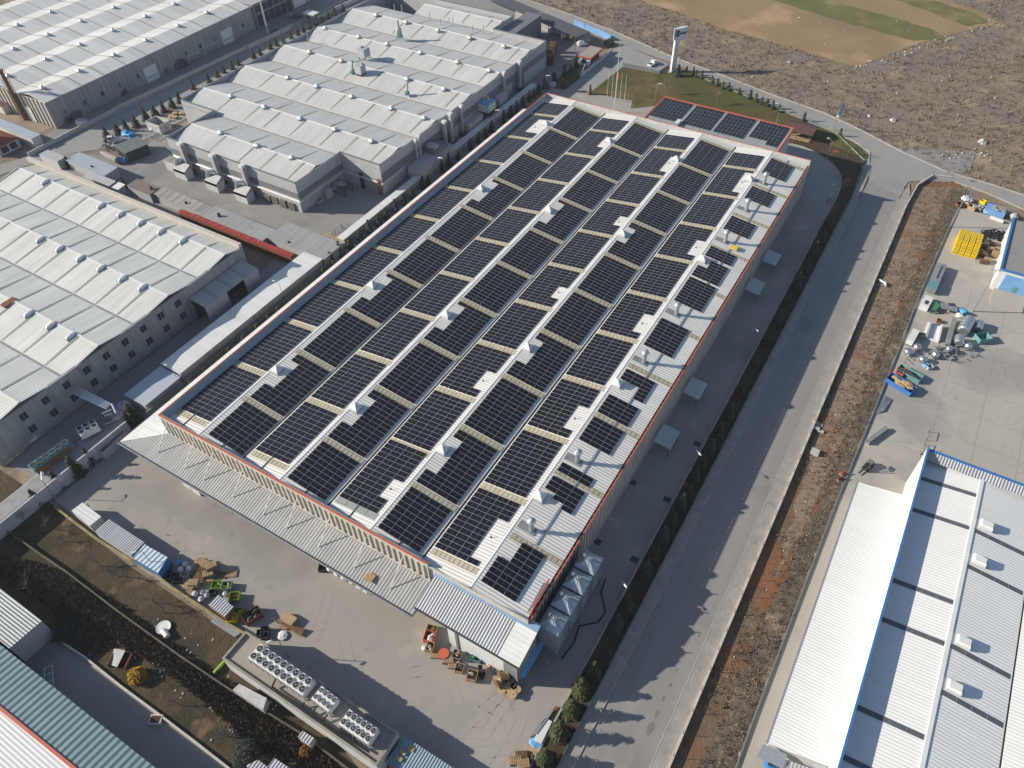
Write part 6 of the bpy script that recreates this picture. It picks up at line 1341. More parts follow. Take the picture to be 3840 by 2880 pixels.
# yard edge by the blue container
for lbl, q, m_, h in (('container with pale ribbed roof, leftmost of the three along the garden wall', [(592, 1140), (685, 1070), (838, 1188), (745, 1265)], M_ROOFL, 2.6), ('container store with grey-green ribbed roof, middle of the three along the garden wall', [(785, 1310), (905, 1210), (1195, 1400), (1085, 1510)], M_LEAN, 2.7), ('blue container with pale blue roof, rightmost along the garden wall', [(1100, 1530), (1200, 1418), (1390, 1525), (1310, 1655)], mat('pale_blue_container_roof', (.42, .50, .58), .5, noise=.1, nscale=.3, rib='X', pitch=.9, ribh=.05), 2.8)):
    q = [tI(a, b_, h) for a, b_ in q]; t = thing('container', lbl, 'container', (q[0].x, q[0].y, 0)); MB().slab(q, .12).build('roof', m_, t); MB().prism([a*.997+q[2]*.003 for a in q], 0, h-.13).build('body', M_BLUE if 'blue' in lbl else M_GREYL, t)
t = thing('container', 'small shed with striped grey roof and red frame beside the rubbish bins', 'shed', T1(610, 580)); q = [T1(515, 570, 2.4), T1(590, 495, 2.4), T1(705, 585, 2.4), T1(640, 663, 2.4)]
MB().slab(q, .1).build('roof', M_LEAN, t); MB().prism(q, 0, 2.2).build('body', M_RUST, t)
for i, (a, b_) in enumerate(((225, 290), (220, 345), (268, 365), (295, 400), (228, 380), (350, 358), (555, 490), (190, 365))):
    openbox('black plastic bin among the bags by the blue container, %s from the top left' % ORD[i], T1(a, b_), .55, 1.3, .9, .8, M_DARK if i != 5 else M_GREYL, name='bin', cat='bin')
for i, (a, b_, m_) in enumerate(((300, 268, M_BLUEL), (350, 280, M_BAG), (318, 318, M_BAG), (380, 312, M_BAG), (425, 500, M_BAG), (485, 490, M_STEEL), (515, 512, M_GALV), (655, 500, M_GALV), (470, 540, M_BAG))):
    bag('crumpled bag in the rubbish corner beside the pallets, %s from the left' % ORD[i], T1(a, b_), .9, m_, h=.9)
for i, (a, b_, n, rz, me) in enumerate(((472, 262, 5, .5, PAL), (510, 285, 6, .2, PAL), (557, 310, 8, 1.0, PAL), (525, 355, 5, .9, PAL), (512, 400, 2, 1.3, PAL), (690, 345, 1, .6, PAL), (618, 352, 1, .3, PALD), (418, 430, 6, .5, PAL), (385, 445, 4, .3, PAL), (380, 495, 2, .8, PAL), (430, 365, 2, .9, PALD), (465, 375, 3, .2, PALD), (455, 330, 2, 1.4, PALD))):
    pallets('in pile %s of the yard edge heap' % ORD[i], T1(a, b_), n, rz, me, 1.5)
for i, (lbl, a, b_, m_) in enumerate((('lime green mesh crate nearest the pallets', 592, 440, M_LIME), ('grey wire crate beside the lime green one', 665, 445, M_GUT), ('lime green mesh crate with rusty load beside the striped shed', 722, 525, M_LIME), ('yellow mesh crate right of the striped shed', 748, 640, M_SKYF), ('yellow crate holding yellow plastic scraps', 705, 685, M_YEL))):
    openbox(lbl, T1(a, b_), .6, 1.7, 1.5, 1.1, m_, 4, M_YEL if i in (3, 4) else (M_RUST if i == 2 else M_LIME), lvl=.5)
openbox('long rust-red skip filled with black scrap', T1(855, 665), .62+pi/2*0+.55, 3.0, 2.0, 1.3, M_RUST, 8, M_DARK, 'skip', 'skip', .6)
for i, (a, b_) in enumerate(((945, 770), (915, 795), (945, 812))): openbox('dark green open bin left of the plant building, %s' % ('top one', 'left one', 'right one')[i], T1(a, b_), .55, 1.3, 1.1, 1.0, M_DARK, name='bin', cat='bin')
t = thing('beam_stack', 'stack of long dark grey steel beams below the yellow-topped wall', 'beams', T1(650, 740)); m = MB()
for k in range(4): m.obox(T1(545+k*6, 695-k*9), T1(725+k*12, 812-k*9), .28, .05, .35)
m.build('beams', M_GUT, t); m = MB(); m.obox(T1(555, 690), T1(560, 670), .2, 0, .05); m.build('bearers', M_WOODD, t)
t = thing('timber_stack', 'heap of long brown timbers lying across pallets on the yard', 'timber', T1(1110, 740)); m = MB()
for k in range(9): a = T1(1005+k*4, 680+k*5); b2 = T1(1215+k*3, 812-k*6); m.tube((a.x, a.y, .45+.05*k), (b2.x, b2.y, .3+.04*k), .09, n=5)
m.build('planks', M_WOODD, t); m = MB(); c = T1(1125, 690); m.box(c.x-1.2, c.x+1.2, c.y-.8, c.y+.8, .0, .9); m.build('board_pile', M_WOOD, t)
pallets('flat under the brown timbers', T1(1080, 735), 2, .5, PAL, 1.3); bag('white crumpled sheet bundle on the yard near the timbers', T1(1072, 805), 1.5, h=.4)
t = thing('satellite_dish', 'round white dish with a fallen white drum on the brown garden grass', 'dish', T1(188, 745)); m = MB(); m.lathe([(1.2, .3), (1.25, .36), (.1, .2)], n=18); m.build('dish', M_WHITE, t, local=True); a = T1(190, 770); b2 = T1(222, 815); m = MB(); m.tube((a.x, a.y, .45), (b2.x, b2.y, .45), .5, n=12); m.build('drum', M_WHITE, t)
# bags under the front canopy
for i in range(6): p = tN(640+i*62, 25+i*35); bag('full white bulk bag poking out under the front canopy, %s from the left' % ORD[i], (p.x, p.y+.3, 0), 1.5, h=1.4, group='white bulk bags under the canopy')
for i, (a, b_) in enumerate(((1575, 935), (1650, 985))): p = tI(a, b_); t = thing('bale', 'white wrapped bale under the left part of the front canopy, %s one' % ('left', 'right')[i], 'bale', (p.x, p.y+.5, 0)); MB().box(-1.1, 1.1, -1.0, .6, 0, 1.5).build('block', M_BAG, t, local=True); MB().box(-1.12, 1.12, -.3, -.2, 0, 1.52).build('strap', M_GREY, t, local=True)
openbox('black open bin at the left end of the white bulk bags', tN(585, 12), .5, 1.6, 1.3, 1.0, M_DARK, name='bin', cat='bin')
t = thing('cardboard_sheet', 'large brown cardboard sheet lying on the front canopy', 'cardboard', tI(1495, 580, 5.55)); MB().box(-1.3, 1.3, -.9, .9, .12, .2).build('sheet', M_WOOD, t, local=True); MB().box(-.6, .6, -1.5, -.85, .1, .16).build('paper', M_STONE, t, local=True)
t = thing('cardboard_sheet', 'small brown board on the canopy near the bulk bags', 'cardboard', tN(965, 80, 5.5)); MB().box(-.8, .8, -.8, .8, .12, .2).build('sheet', M_WOOD, t, local=True)
# goods in front of the lean-to
for lbl, a, b_, sx, sy, h, m_, ins, im in (('pale wooden crate nearest the canopy end', 188, 118, 1.8, 1.3, .9, M_WOOD, 3, M_WOODD), ('orange-red mesh crate full of white rolls', 170, 200, 1.9, 1.8, 1.3, M_RED, 6, M_BAG), ('cardboard box of scraps below the red crate', 172, 300, 1.2, 1.5, 1.2, M_WOOD, 4, M_STONE), ('dark crate of black waste between two pallets', 460, 505, 1.4, 1.4, .9, M_WOOD, 4, M_DARK), ('wooden box with dark red lining near the tyre heap', 588, 580, 1.6, 1.7, 1.1, M_WOOD, 2, M_GREYL), ('sack-filled octabin beside the white wall', 440, 378, 1.5, 1.5, 1.1, M_BEIGEW, 4, M_WOOD), ('dark green plastic crates by the white wall', 630, 390, 1.8, 1.7, 1.0, M_TURQ, 3, M_GREEN)):
    openbox(lbl, T2(a, b_), .3, sx, sy, h, m_, ins, im)
for i, (a, b_, n) in enumerate(((228, 362, 2), (345, 422, 4), (400, 465, 3))): pallets('on the yard before the lean-to, %s pile' % ORD[i], T2(a, b_), n, .5, PAL, 1.5)
t = thing('drum', 'round orange-red drum table between the pallets', 'drum', T2(305, 370)); m = MB(); m.lathe([(.85, 0), (.85, .95)], n=16); m.build('body', M_RUST, t, local=True); m = MB(); m.lathe([(.9, .95), (.9, 1.05)], n=16); m.build('lid', M_RED, t, local=True)
bag('small white box next to the cardboard box', T2(112, 302), .8, h=.7)
t = thing('tyre_heap', 'heap of black rubber blocks and hoses on the yard', 'rubber heap', T2(680, 545)); m = MB()
for k in range(9): m.blob((rr.uniform(-.7, .7), rr.uniform(-.6, .6), rr.uniform(.2, .8)), .45, .4, .35, .3, 6, 4)
m.build('rubber', M_BLACK, t, local=True)
t = thing('motor_group', 'dark motors and valves standing against the galvanised corner panel', 'machinery', T2(860, 560)); m = MB()
for k in range(6): m.tube((-1.5+k*.6, rr.uniform(-.4, .4), .5), (-1.1+k*.6, rr.uniform(-.3, .8), .6), .33, n=8)
m.build('motors', M_DARK, t, local=True)
hyd = thing('hydrant', 'red standpipe by the white wall of the lean-to', 'hydrant', T2(770, 480)); m = MB(); m.tube((0, 0, 0), (0, 0, 1.0), .25); m.tube((-.4, 0, .8), (.4, 0, .8), .15); m.build('body', M_RED, hyd, local=True)
def reel(label, p, r, h, rz=None, up=True):
    t = thing('cable_reel', label, 'cable reel', tuple(p)[:2]+(0,)); m = MB()
    if up:
        m.lathe([(r, 0), (r, .08)], n=16); m.build('bottom_flange', M_CABLE, t, local=True); m = MB(); m.lathe([(r*.55, .08), (r*.55, h-.08)], n=12); m.build('core', M_WOODD, t, local=True)
        m = MB(); m.lathe([(r, h-.08), (r, h)], n=16); m.build('top_flange', M_CABLE, t, local=True); m = MB(); m.lathe([(r*.18, h), (r*.18, h+.01)], n=8); m.build('hub_hole', M_DARK, t, local=True)
    else:
        a = Vector((cos(rz), sin(rz), 0))*h/2; c = Vector((0, 0, r))
        MB().tube(c-a, c-a*.85, r, n=18).build('flange', M_WOODD, t, local=True); MB().tube(c+a*.85, c+a, r, n=18).build('flange', M_WOODD, t, local=True); MB().tube(c-a*.85, c+a*.85, r*.55, n=12).build('core', M_CABLE, t, local=True)
RL = [((968, 655), .62, .9), ((998, 688), .55, .9), ((962, 720), .62, .9), ((1030, 722), .62, .9), ((885, 708), .7, .9), ((990, 775), .62, 1.0), ((920, 680), .55, .8)]
for i, (q, r, h) in enumerate(RL): reel('wooden cable reel lying flat in the cluster, %s counted clockwise from the top' % ORD[i], T2(*q), r, h)
reel('large brown cable reel on edge at the back of the reel cluster', T2(900, 600), 1.3, 1.4, .9, False); reel('brown cable reel on edge at the left of the reel cluster', T2(850, 655), 1.0, 1.1, 1.2, False)
# bottom edge heap of sheets and pallets
t = thing('sheet_stack', 'stack of white and grey panels leaning by the yard kerb at the bottom', 'panels', tO(290, 1340)); m = MB(); m.obox(tO(255, 1450), tO(345, 1265), 1.3, .1, .5); m.build('white_panels', M_WHITE, t); m = MB()
for k in range(5): m.obox(tO(190+k*14, 1410-k*6), tO(330+k*14, 1215-k*6), .16, .1, .4+.05*k)
m.build('grey_profiles', M_GUT, t); m = MB(); m.obox(tO(330, 1260), tO(420, 1160), .5, .1, .45); m.build('red_profile', M_RUST, t)
t = thing('tarp_sheet', 'light blue plastic sheet beside the panel stack', 'sheet', tO(245, 1460)); m = MB(); m.blob((0, 0, .15), 1.2, .8, .25, .3, 8, 4); m.build('sheet', M_BLUEL, t, local=True)
t = thing('plywood_sheet', 'tan plywood sheet beside the yard kerb near the pallets', 'board', tO(215, 1510), .6); MB().box(-.9, .9, -.9, .9, 0, .25).build('sheet', M_WOOD, t, local=True)
for i, (a, b_, n, me) in enumerate(((75, 1605, 3, PAL), (135, 1635, 4, PAL), (120, 1560, 3, PALD), (165, 1590, 2, PALD))): pallets('at the bottom edge beside the kerb, pile %s' % ORD[i], tO(a, b_), n, .6, me, 1.5)
# ------------------------------------------------------------ right yard goods
yc0 = tD(0, 0)
cr_ = thing('yellow_crate', '', 'crate'); m = MB(); m.box(-.62, .62, -.52, .52, 0, .95); m.build('body', M_YEL, cr_, local=True); m = MB()
for k in range(4): m.box(-.4+k*.22, -.3+k*.22, -.53, -.52, .2, .8); 
for k in range(3): m.box(-.35+k*.28, -.2+k*.28, -.3, .3, .95, .955)
m.build('slots', mat('crate_slot', (.20, .14, .02), .7), cr_, local=True)
o_ = tH(1645, 545); 
base = tH(1700, 555); sp, lb = [], []
dx = (tH(1830, 600)-tH(1615, 545)).xy; 
for i in range(4):
    for j in range(7):
        for k in range(2 if j < 2 else 3):
            p = tH(1632, 548).xy+Vector((1, 0))*(1.38*i)*1.05+Vector((0, 1))*(j*1.13); sp.append(((p.x, p.y, k*.97), 0)); lb.append('yellow slotted crate, column %s from left, row %s from front, layer %s up' % (ORD[i], ORD[j], ORD[k]))
place_all(cr_, sp, lb, 'block of stacked yellow crates')
ty = MB().mesh('x', M_BLACK); TY = MB()
nseg, ns = 12, 6
for i in range(nseg):
    for j in range(ns):
        a = 2*pi*i/nseg; b2 = 2*pi*j/ns; TY.v.append(Vector(((.42+.15*cos(b2))*cos(a), (.42+.15*cos(b2))*sin(a), .15*sin(b2)+.15)))
for i in range(nseg):
    for j in range(ns): TY.f.append((i*ns+j, ((i+1) % nseg)*ns+j, ((i+1) % nseg)*ns+(j+1) % ns, i*ns+(j+1) % ns)); TY.mi.append(0)
TYM = TY.mesh('tyre', M_BLACK)
for i in range(44):
    p = tH(1860+rr.uniform(0, 175), 395+rr.uniform(-10, 60)); o = bpy.data.objects.new('tyre', TYM); COL.objects.link(o); o.location = (p.x, p.y, rr.choice((0, .3, .6, .9))); o.rotation_euler = (rr.uniform(-.6, .6), rr.uniform(-.6, .6), 0)
    tag(o, 'old black tyre in the heap between the yellow crates and the white building', 'tyre', 'tyres in the heap')
for i, (a, b_, n) in enumerate(((1860, 580, 7), (1900, 625, 6), (1950, 500, 6), (1920, 545, 8), (1880, 510, 5), (1960, 585, 9), (1870, 635, 5), (1990, 540, 6))): pallets('pile %s right of the yellow crates' % ORD[i], tH(a, b_), n, rr.uniform(0, .5), PAL if i % 2 else PALD, 1.35)
# trailers and frames
t = thing('trailer', 'long grey flatbed trailer body with a blue front beside the kerb', 'trailer', tH(1455, 790)); a = tH(1420, 890); b2 = tH(1515, 680); MB().obox(a, b2, 2.3, .5, 1.6).build('body', M_GUT, t); MB().obox(a+(b2-a)*.0, a+(b2-a)*.3, 2.36, 1.6, 1.66).build('blue_cover', M_TURQ, t)
m = MB(); m.obox(a+(b2-a)*.4, a+(b2-a)*.9, .15, 1.6, 1.8); m.build('rail', M_GREY, t)
tr = lambda n_, l_, c_, q_, w_, h0, h1, m_: MB().obox(tH(*q_[0]), tH(*q_[1]), w_, h0, h1).build('body', m_, thing(n_, l_, c_, tH(*q_[0])))
T3 = T(3350, 1120, 400/1269)
def obj1(n_, l_, c_, parts):
    t = thing(n_, l_, c_, T3(*parts[0][1]))
    for (pn, a, b2, w_, h0, h1, m_) in parts: MB().obox(T3(*a), T3(*b2), w_, h0, h1).build(pn, m_, t)
    return t
obj1('truck_cab', 'white truck cab shell with open window lying beside the verge', 'truck cab', [('shell', (345, 140), (405, 25), 1.9, 0, 1.5, M_WHITE), ('window', (360, 120), (380, 80), .9, 1.5, 1.52, M_DARK)])
obj1('frame_table', 'green steel table frame with ribbed top next to the cab shell', 'frame', [('top', (440, 165), (510, 95), 1.6, 1.0, 1.1, M_GREEN), ('leg', (430, 175), (435, 165), .1, 0, 1, M_GREEN), ('leg', (490, 185), (495, 175), .1, 0, 1, M_GREEN)])
obj1('steel_bench', 'big grey steel bench with an oval hole beside the tarp', 'bench', [('top', (545, 125), (740, 165), 2.2, 1.1, 1.25, M_GUT), ('hole', (630, 115), (715, 122), 1.1, 1.25, 1.26, M_DARK), ('leg', (540, 175), (545, 165), .15, 0, 1.1, M_DARK), ('leg', (735, 190), (740, 180), .15, 0, 1.1, M_DARK)])
t = thing('tarp_bundle', 'blue and white tarpaulin bundle above the steel tanks', 'tarpaulin', T3(805, 200)); m = MB(); m.blob((0, .6, .6), 1.3, 1.0, .8, .25, 8, 5); m.build('blue_tarp', M_BLUET, t, local=True); m = MB(); m.blob((-.3, -.9, .5), 1.0, .8, .7, .25, 8, 5); m.build('white_bag', M_BAG, t, local=True)
obj1('panel_tray', 'long folded white metal tray lying above the scrap', 'metal tray', [('floor', (430, 500), (500, 320), 3.6, .1, .3, M_WHITE), ('side', (375, 480), (440, 300), .4, .3, 1.0, M_GREYL), ('side', (520, 520), (560, 340), .4, .3, 1.0, M_WHITE)])
obj1('white_hood', 'ribbed white metal hood at the left end of the scrap', 'metal hood', [('hood', (170, 560), (245, 430), 1.5, .4, 1.7, M_WHITE), ('foot', (170, 560), (245, 430), 1.3, 0, .4, M_GREY)])
obj1('conveyor', 'long narrow grey conveyor body standing between tray and tanks', 'conveyor', [('bed', (625, 570), (705, 270), 1.0, .7, 1.3, M_GUT), ('frame', (630, 560), (700, 290), .5, 0, .7, M_DARK)])
def tank(label, a, b2, r, z, m_):
    a = T3(*a); b2 = T3(*b2); t = thing('steel_tank', label, 'tank', (a.x, a.y, 0)); A = Vector((a.x, a.y, z)); B = Vector((b2.x, b2.y, z)); m = MB(); d = (B-A).normalized(); m.tube(A, B, r, n=20); m.tube(A-d*.25, A, r*.7, r, n=20, caps=True); m.tube(B, B+d*.25, r, r*.7, n=20); m.build('shell', m_, t, smooth=False)
    m = MB()
    for k in range(1, 4): c = A.lerp(B, k/4); m.tube(c-d*.05, c+d*.05, r*1.02, n=20)
    m.build('bands', M_GALV, t); m = MB(); m.box(a.x-.3, a.x+.3, a.y-.3, a.y+.3, 0, z-r*.8); m.box(b2.x-.3, b2.x+.3, b2.y-.3, b2.y+.3, 0, z-r*.8); m.build('feet', M_DARK, t)
    return t
tank('largest horizontal steel tank with cream end in the scrap yard', (800, 440), (875, 310), 1.35, 1.5, M_STEEL); tank('smaller horizontal steel tank in front of the largest one', (755, 570), (765, 500), 1.05, 1.1, M_STEEL); tank('short steel tank with brown ends right of the largest one', (985, 400), (1005, 330), .95, 1.1, M_STEEL)
def vt(label, q, r, h, m_=M_STEEL):
    t = thing('steel_vessel', label, 'vessel', T3(*q)); m = MB(); m.lathe([(r*.8, .2), (r, .6), (r, h*.75), (r*.75, h*.93), (.15, h)], n=16); m.build('vessel', m_, t, local=True); m = MB()
    for k in range(3): m.box(r*.7*cos(k*2.1)-.06, r*.7*cos(k*2.1)+.06, r*.7*sin(k*2.1)-.06, r*.7*sin(k*2.1)+.06, 0, .5)
    m.build('legs', M_DARK, t, local=True)
for i, (q, r, h) in enumerate((((165, 660), 1.0, 1.5), ((270, 610), .85, 1.6), ((340, 750), .95, 1.5), ((485, 700), .85, 1.7), ((640, 640), .7, 1.8), ((870, 600), .8, 1.7))): vt('domed steel vessel in the scrap heap, %s from the left' % ORD[i], q, r, h)
openbox('turquoise square hopper leaning right of the scrap', T3(1045, 500), .7, 3.0, 2.3, 1.5, M_TURQ, name='hopper', cat='hopper'); openbox('small blue open box below the scrap', T3(378, 805), 1.0, 1.0, 1.0, .8, M_BLUEL, name='bin', cat='bin'); openbox('small pale blue open box right of the blue one', T3(420, 825), .7, 1.3, 1.3, .8, M_GREYL, name='bin', cat='bin')
openbox('plywood-sided box beside the white hood', T3(325, 455), .3, 1.5, 1.6, .7, M_WOOD); openbox('small brown rusty tub above the tray', T3(535, 280), 0, .9, .9, .8, M_RUST, name='bin', cat='bin')
t = thing('scrap_heap', 'tangled grey machine scrap in front of the steel tanks', 'scrap'); t.location = T3(600, 700); m = MB()
for k in range(60):
    a = T3(rr.uniform(430, 760), rr.uniform(590, 740), 0)+Vector((0, 0, rr.uniform(.1, 1.2))); m.tube(a, a+Vector((rr.uniform(-1, 1), rr.uniform(-1, 1), rr.uniform(-.3, .8))), rr.uniform(.03, .12), n=4)
for k in range(18): a = T3(rr.uniform(440, 740), rr.uniform(600, 720)); m.box(a.x-.3, a.x+.4, a.y-.3, a.y+.3, 0, rr.uniform(.4, 1.3))
m.build('machine_parts', M_GUT, t); m = MB()
for k in range(40): a = T3(rr.uniform(840, 960), rr.uniform(560, 700), 0)+Vector((0, 0, rr.uniform(.1, 1.0))); m.tube(a, a+Vector((rr.uniform(-.8, .8), rr.uniform(-.8, .8), rr.uniform(-.3, .5))), .05, n=4)
for k in range(40): a = T3(rr.uniform(120, 380), rr.uniform(640, 790), 0)+Vector((0, 0, rr.uniform(.1, .8))); m.tube(a, a+Vector((rr.uniform(-.8, .8), rr.uniform(-.8, .8), rr.uniform(-.3, .5))), .06, n=4)
m.build('bent_pipes', M_STEEL, t)
t = thing('orange_bin', 'small orange skip at the kerb', 'skip', tH(1172, 1555)); openbox('turquoise skip full of scrap beside the orange one', tH(1255, 1570), -.25, 5.2, 2.2, 1.2, M_TURQ, 7, M_DARK, 'skip', 'skip', .6); MB().box(-.8, .8, -1.0, 1.0, 0, 1.1).build('body', M_RED, t, local=True); MB().box(-.6, .6, -.8, .8, 1.1, 1.12).build('opening', M_DARK, t, local=True)
openbox('dark blue skip heaped with cardboard and sheets', tL(1180, 110), -.35, 6.0, 2.6, 1.3, M_BLUE, 9, M_WOOD, 'skip', 'skip', .85)
t = thing('profile_stack', 'bundle of grey-green metal profiles lying by the kerb wall', 'profiles', tL(1040, 280)); m = MB()
for k in range(7): a = tL(985+k*9, 340-k*3); b2 = tL(1060+k*9, 190+k*5); m.tube((a.x, a.y, .1+.05*k), (b2.x, b2.y, .15), .07, n=5)
m.build('profiles', M_GALV, t)
T4 = T(3560, 700, 280/1270)
for i, (lbl, q, s, m_) in enumerate((('white bulk bag at the left end of the top rubbish row', (265, 240), 2.0, M_BAG), ('white sack below the first bulk bag of the top row', (285, 320), 1.2, M_BAG), ('pale sack in the top rubbish row', (345, 260), 1.5, M_STONE), ('sheet of white foam in the top rubbish row', (620, 440), 1.5, M_BAG), ('pale debris sack near the blue-edged roof corner', (1080, 540), 2.0, M_STONE))): bag(lbl, T4(*q), s, m_, h=s*.6)
openbox('yellow box in the top rubbish row', T4(560, 295), -.4, 1.6, 1.2, 1.1, M_YEL, 2, M_YEL); openbox('red machine frame at the left of the top rubbish row', T4(180, 340), .5, 2.2, 1.8, 1.0, M_RUST, 3, M_DARK, 'machine_frame', 'frame'); openbox('crate of pale scraps in the top rubbish row', T4(380, 380), -.4, 2.2, 1.8, 1.0, M_WOOD, 5, M_STONE); openbox('grey crate of rubble beside the yellow box', T4(500, 380), -.4, 2.0, 2.2, 1.0, M_GUT, 5, M_STONE)
t = thing('box_lorry_body', 'pale blue truck box body heaped with green scraps, top rubbish row', 'truck body', T4(760, 440)); a = T4(590, 400); b2 = T4(930, 500); MB().obox(a, b2, 3.4, 0, 1.5).build('body', M_BLUEL, t); m = MB()
for k in range(14): c = a.lerp(b2, .35+.6*rr.random()); m.blob((c.x, c.y+rr.uniform(-1, 1), 1.6), .6, .5, .3, .3, 6, 4)
m.build('load', M_BEIGEW, t); MB().tube(T4(700, 520, .4), T4(920, 600, .4), .5, n=10).build('white_roll', M_BAG, t)
# ------------------------------------------------------------ storage yard of the grey hall
T5 = T(360, 440, 320/1269); T6 = T(500, 300, 700/1269)
rk_ = thing('rack_stack', 'big block of stacked black metal racks in the storage yard', 'racks', T5(560, 560)); q = [T5(340, 600), T5(500, 690), T5(830, 560), T5(640, 470)]
q = [T5(500, 680), T5(825, 545)]; a, b2 = q; n_ = Vector((-(b2-a).y, (b2-a).x, 0)).normalized()*7.2; P4 = [a, b2, b2+n_, a+n_]; MB().prism([p.xy for p in P4], 0, 3.3).build('rack_block', M_BLACK, rk_); m = MB()
for i in range(11):
    u = a.lerp(b2, i/10)
    for k in range(24): c = u+n_*(k/24); m.obox(c, c+n_*.022, .75, 3.3, 3.42)
m.build('rack_rails', mat('greenish_grey_steel', (.34, .37, .35), .5, .3, .4, .3, 1.0), rk_); m = MB()
for i in range(11): u = a.lerp(b2, i/10); m.box(u.x-.05, u.x+.05, u.y-.12, u.y-.0, 0, 3.3)
m.build('rack_posts', M_GREY, rk_)
t = thing('boiler_pipe', 'long rusty-white boiler pipe with bands lying beside the racks', 'boiler pipe', T5(200, 590)); m = MB(); A = T5(160, 560, 1.2); B = T5(330, 640, 1.2); m.tube(A, B, 1.1, n=14); m.build('shell', M_BEIGEW, t); m = MB(); m.tube(T5(80, 520, .9), A, .5, .8, n=10); m.build('neck', M_BEIGEW, t)
for lbl, q, r, m_ in (('blue tarpaulin behind the black racks', (490, 275), 2.4, M_BLUET), ('blue tarpaulin in front of the black racks', (410, 665), 1.6, M_BLUET)):
    t = thing('tarpaulin', lbl, 'tarpaulin', T5(*q)); m = MB(); m.blob((0, 0, .7), r, r*.7, 1.1, .25, 10, 6); m.build('sheet', m_, t, local=True)
t = thing('scrap_van', 'white scrapped van cab behind the black racks', 'van', T5(300, 360), .8); m = MB(); m.box(-2.2, 2.2, -1, 1, .3, 1.2); m.box(-2.0, -.4, -.95, .95, 1.2, 2.2); m.build('body', M_WHITE, t, local=True); m = MB(); m.box(-.4, -.38, -.8, .8, 1.3, 2.0); m.box(-1.8, -.7, -.97, -.95, 1.35, 2.0); m.build('windows', M_GLASS, t, local=True)
q = [T5(705, 95, 3.2), T5(905, 0, 3.2), T5(1000, 20, 3.2), T5(780, 170, 3.2)]
t = thing('white_enclosure', 'open white-walled enclosure marked with the number 3', 'enclosure', T5(870, 120)); a = T5(780, 185); b2 = T5(960, 190); c_ = T5(1040, 130); X0, X1, Y0_, Y1_ = a.x, a.x+6.5, a.y, a.y+4.5
m = MB(); m.box(X0, X1, Y0_, Y0_+.2, 0, 3); m.box(X0, X1, Y1_-.2, Y1_, 0, 3); m.box(X0, X0+.2, Y0_+.2, Y1_-.2, 0, 3); m.box(X1-.2, X1, Y0_+.2, Y1_-.2, 0, 3); m.build('walls', M_RENDER, t)
lt_ = lettering('3', 1.6, (0, 0, 0), (0, 0, 0), M_NAVY, t); lt_.location = (X1+.02-t.location.x, (Y0_+Y1_)/2-.5-t.location.y, .9); lt_.rotation_euler = (pi/2, 0, pi/2)
t = thing('frame_heap', 'tangle of thin green-grey steel frames beside the white enclosure', 'frames', T5(850, 220)); m = MB()
for k in range(60): a = T5(rr.uniform(790, 960), rr.uniform(160, 350), 0)+Vector((0, 0, rr.uniform(0, 2.2))); m.tube(a, a+Vector((rr.uniform(-1.6, 1.6), rr.uniform(-1.6, 1.6), rr.uniform(-.5, .8))), .05, n=4)
m.build('frames', M_GALV, t)
t = thing('scrap_heap', 'mixed scrap and pipes left of the black racks', 'scrap', T5(170, 430)); m = MB()
for k in range(40): a = T5(rr.uniform(90, 260), rr.uniform(390, 500), 0)+Vector((0, 0, rr.uniform(0, 1.0))); m.tube(a, a+Vector((rr.uniform(-1.2, 1.2), rr.uniform(-1.2, 1.2), rr.uniform(-.3, .6))), rr.uniform(.05, .2), n=5)
m.build('pipes', M_GUT, t)
for i, (a, b_) in enumerate(((255, 215), (285, 235), (330, 235), (260, 255), (285, 262))): reel('pale cable reel lying behind the conifers at the grey hall, %s' % ORD[i], T6(a, b_), .9, .7)
# goods in front of the grey hall
for i, (a, b_, n) in enumerate(((1090, 880, 10), (1030, 862, 10), (975, 835, 9), (925, 825, 9), (905, 790, 8), (985, 790, 9), (1050, 820, 8))): pallets('pile %s against the grey hall corner' % ORD[i], T6(a, b_), n, .15, PALG, 1.6)
for i, (a, b_, m_) in enumerate(((1000, 770, M_BAG), (1060, 800, M_GALV), (935, 780, M_STONE), (690, 700, M_LIME), (715, 735, M_GUT), (610, 720, M_SKYF), (660, 745, M_GUT))):
    t = thing('goods_pile', 'heap of odd sheets and boxes along the grey hall front, %s counted from the corner' % ORD[i], 'goods', T6(a, b_)); m = MB()
    for k in range(9): x, y = rr.uniform(-1.3, 1.3), rr.uniform(-.8, .8); z = rr.uniform(0, 1.1)+(1.2 if i < 3 else 0); m.box(x-.6, x+.6, y-.35, y+.35, z, z+.12)
    m.build('sheets', m_, t, local=True); MB().box(-1.3, 1.3, -.8, .8, 0, .5).build('base', M_GUT, t, local=True)
T7 = T(850, 480, 600/1269)
t = thing('steel_table', 'tall open steel frame table in the recess of the grey hall', 'frame', T7(925, 510)); m = MB()
for x in (-2.4, 2.4):
    for y in (-1.7, 1.7): m.box(x-.1, x+.1, y-.1, y+.1, 0, 2.8)
for y in (-1.7, 1.7): m.box(-2.4, 2.4, y-.1, y+.1, 2.7, 2.85); m.box(-2.4, 2.4, y-.05, y+.05, .6, .7)
for x in (-2.4, 2.4): m.box(x-.1, x+.1, -1.6, 1.6, 2.7, 2.85)
m.build('frame', M_DARK, t, local=True); MB().box(-1.2, 1.2, -.9, .9, 2.75, 2.9).build('tray', M_GREYL, t, local=True)
t = thing('filter_unit', 'grey filter cabinet in the recess by the downpipe', 'filter unit', T7(790, 540)); MB().box(-1.7, 1.7, -1.3, 1.3, 0, 2.6).build('casing', M_GREYL, t, local=True); m = MB(); m.lathe([(.6, 2.6), (.6, 3.6), (.8, 3.7)], n=10); m.build('fan_stack', M_GALV, t, local=True)
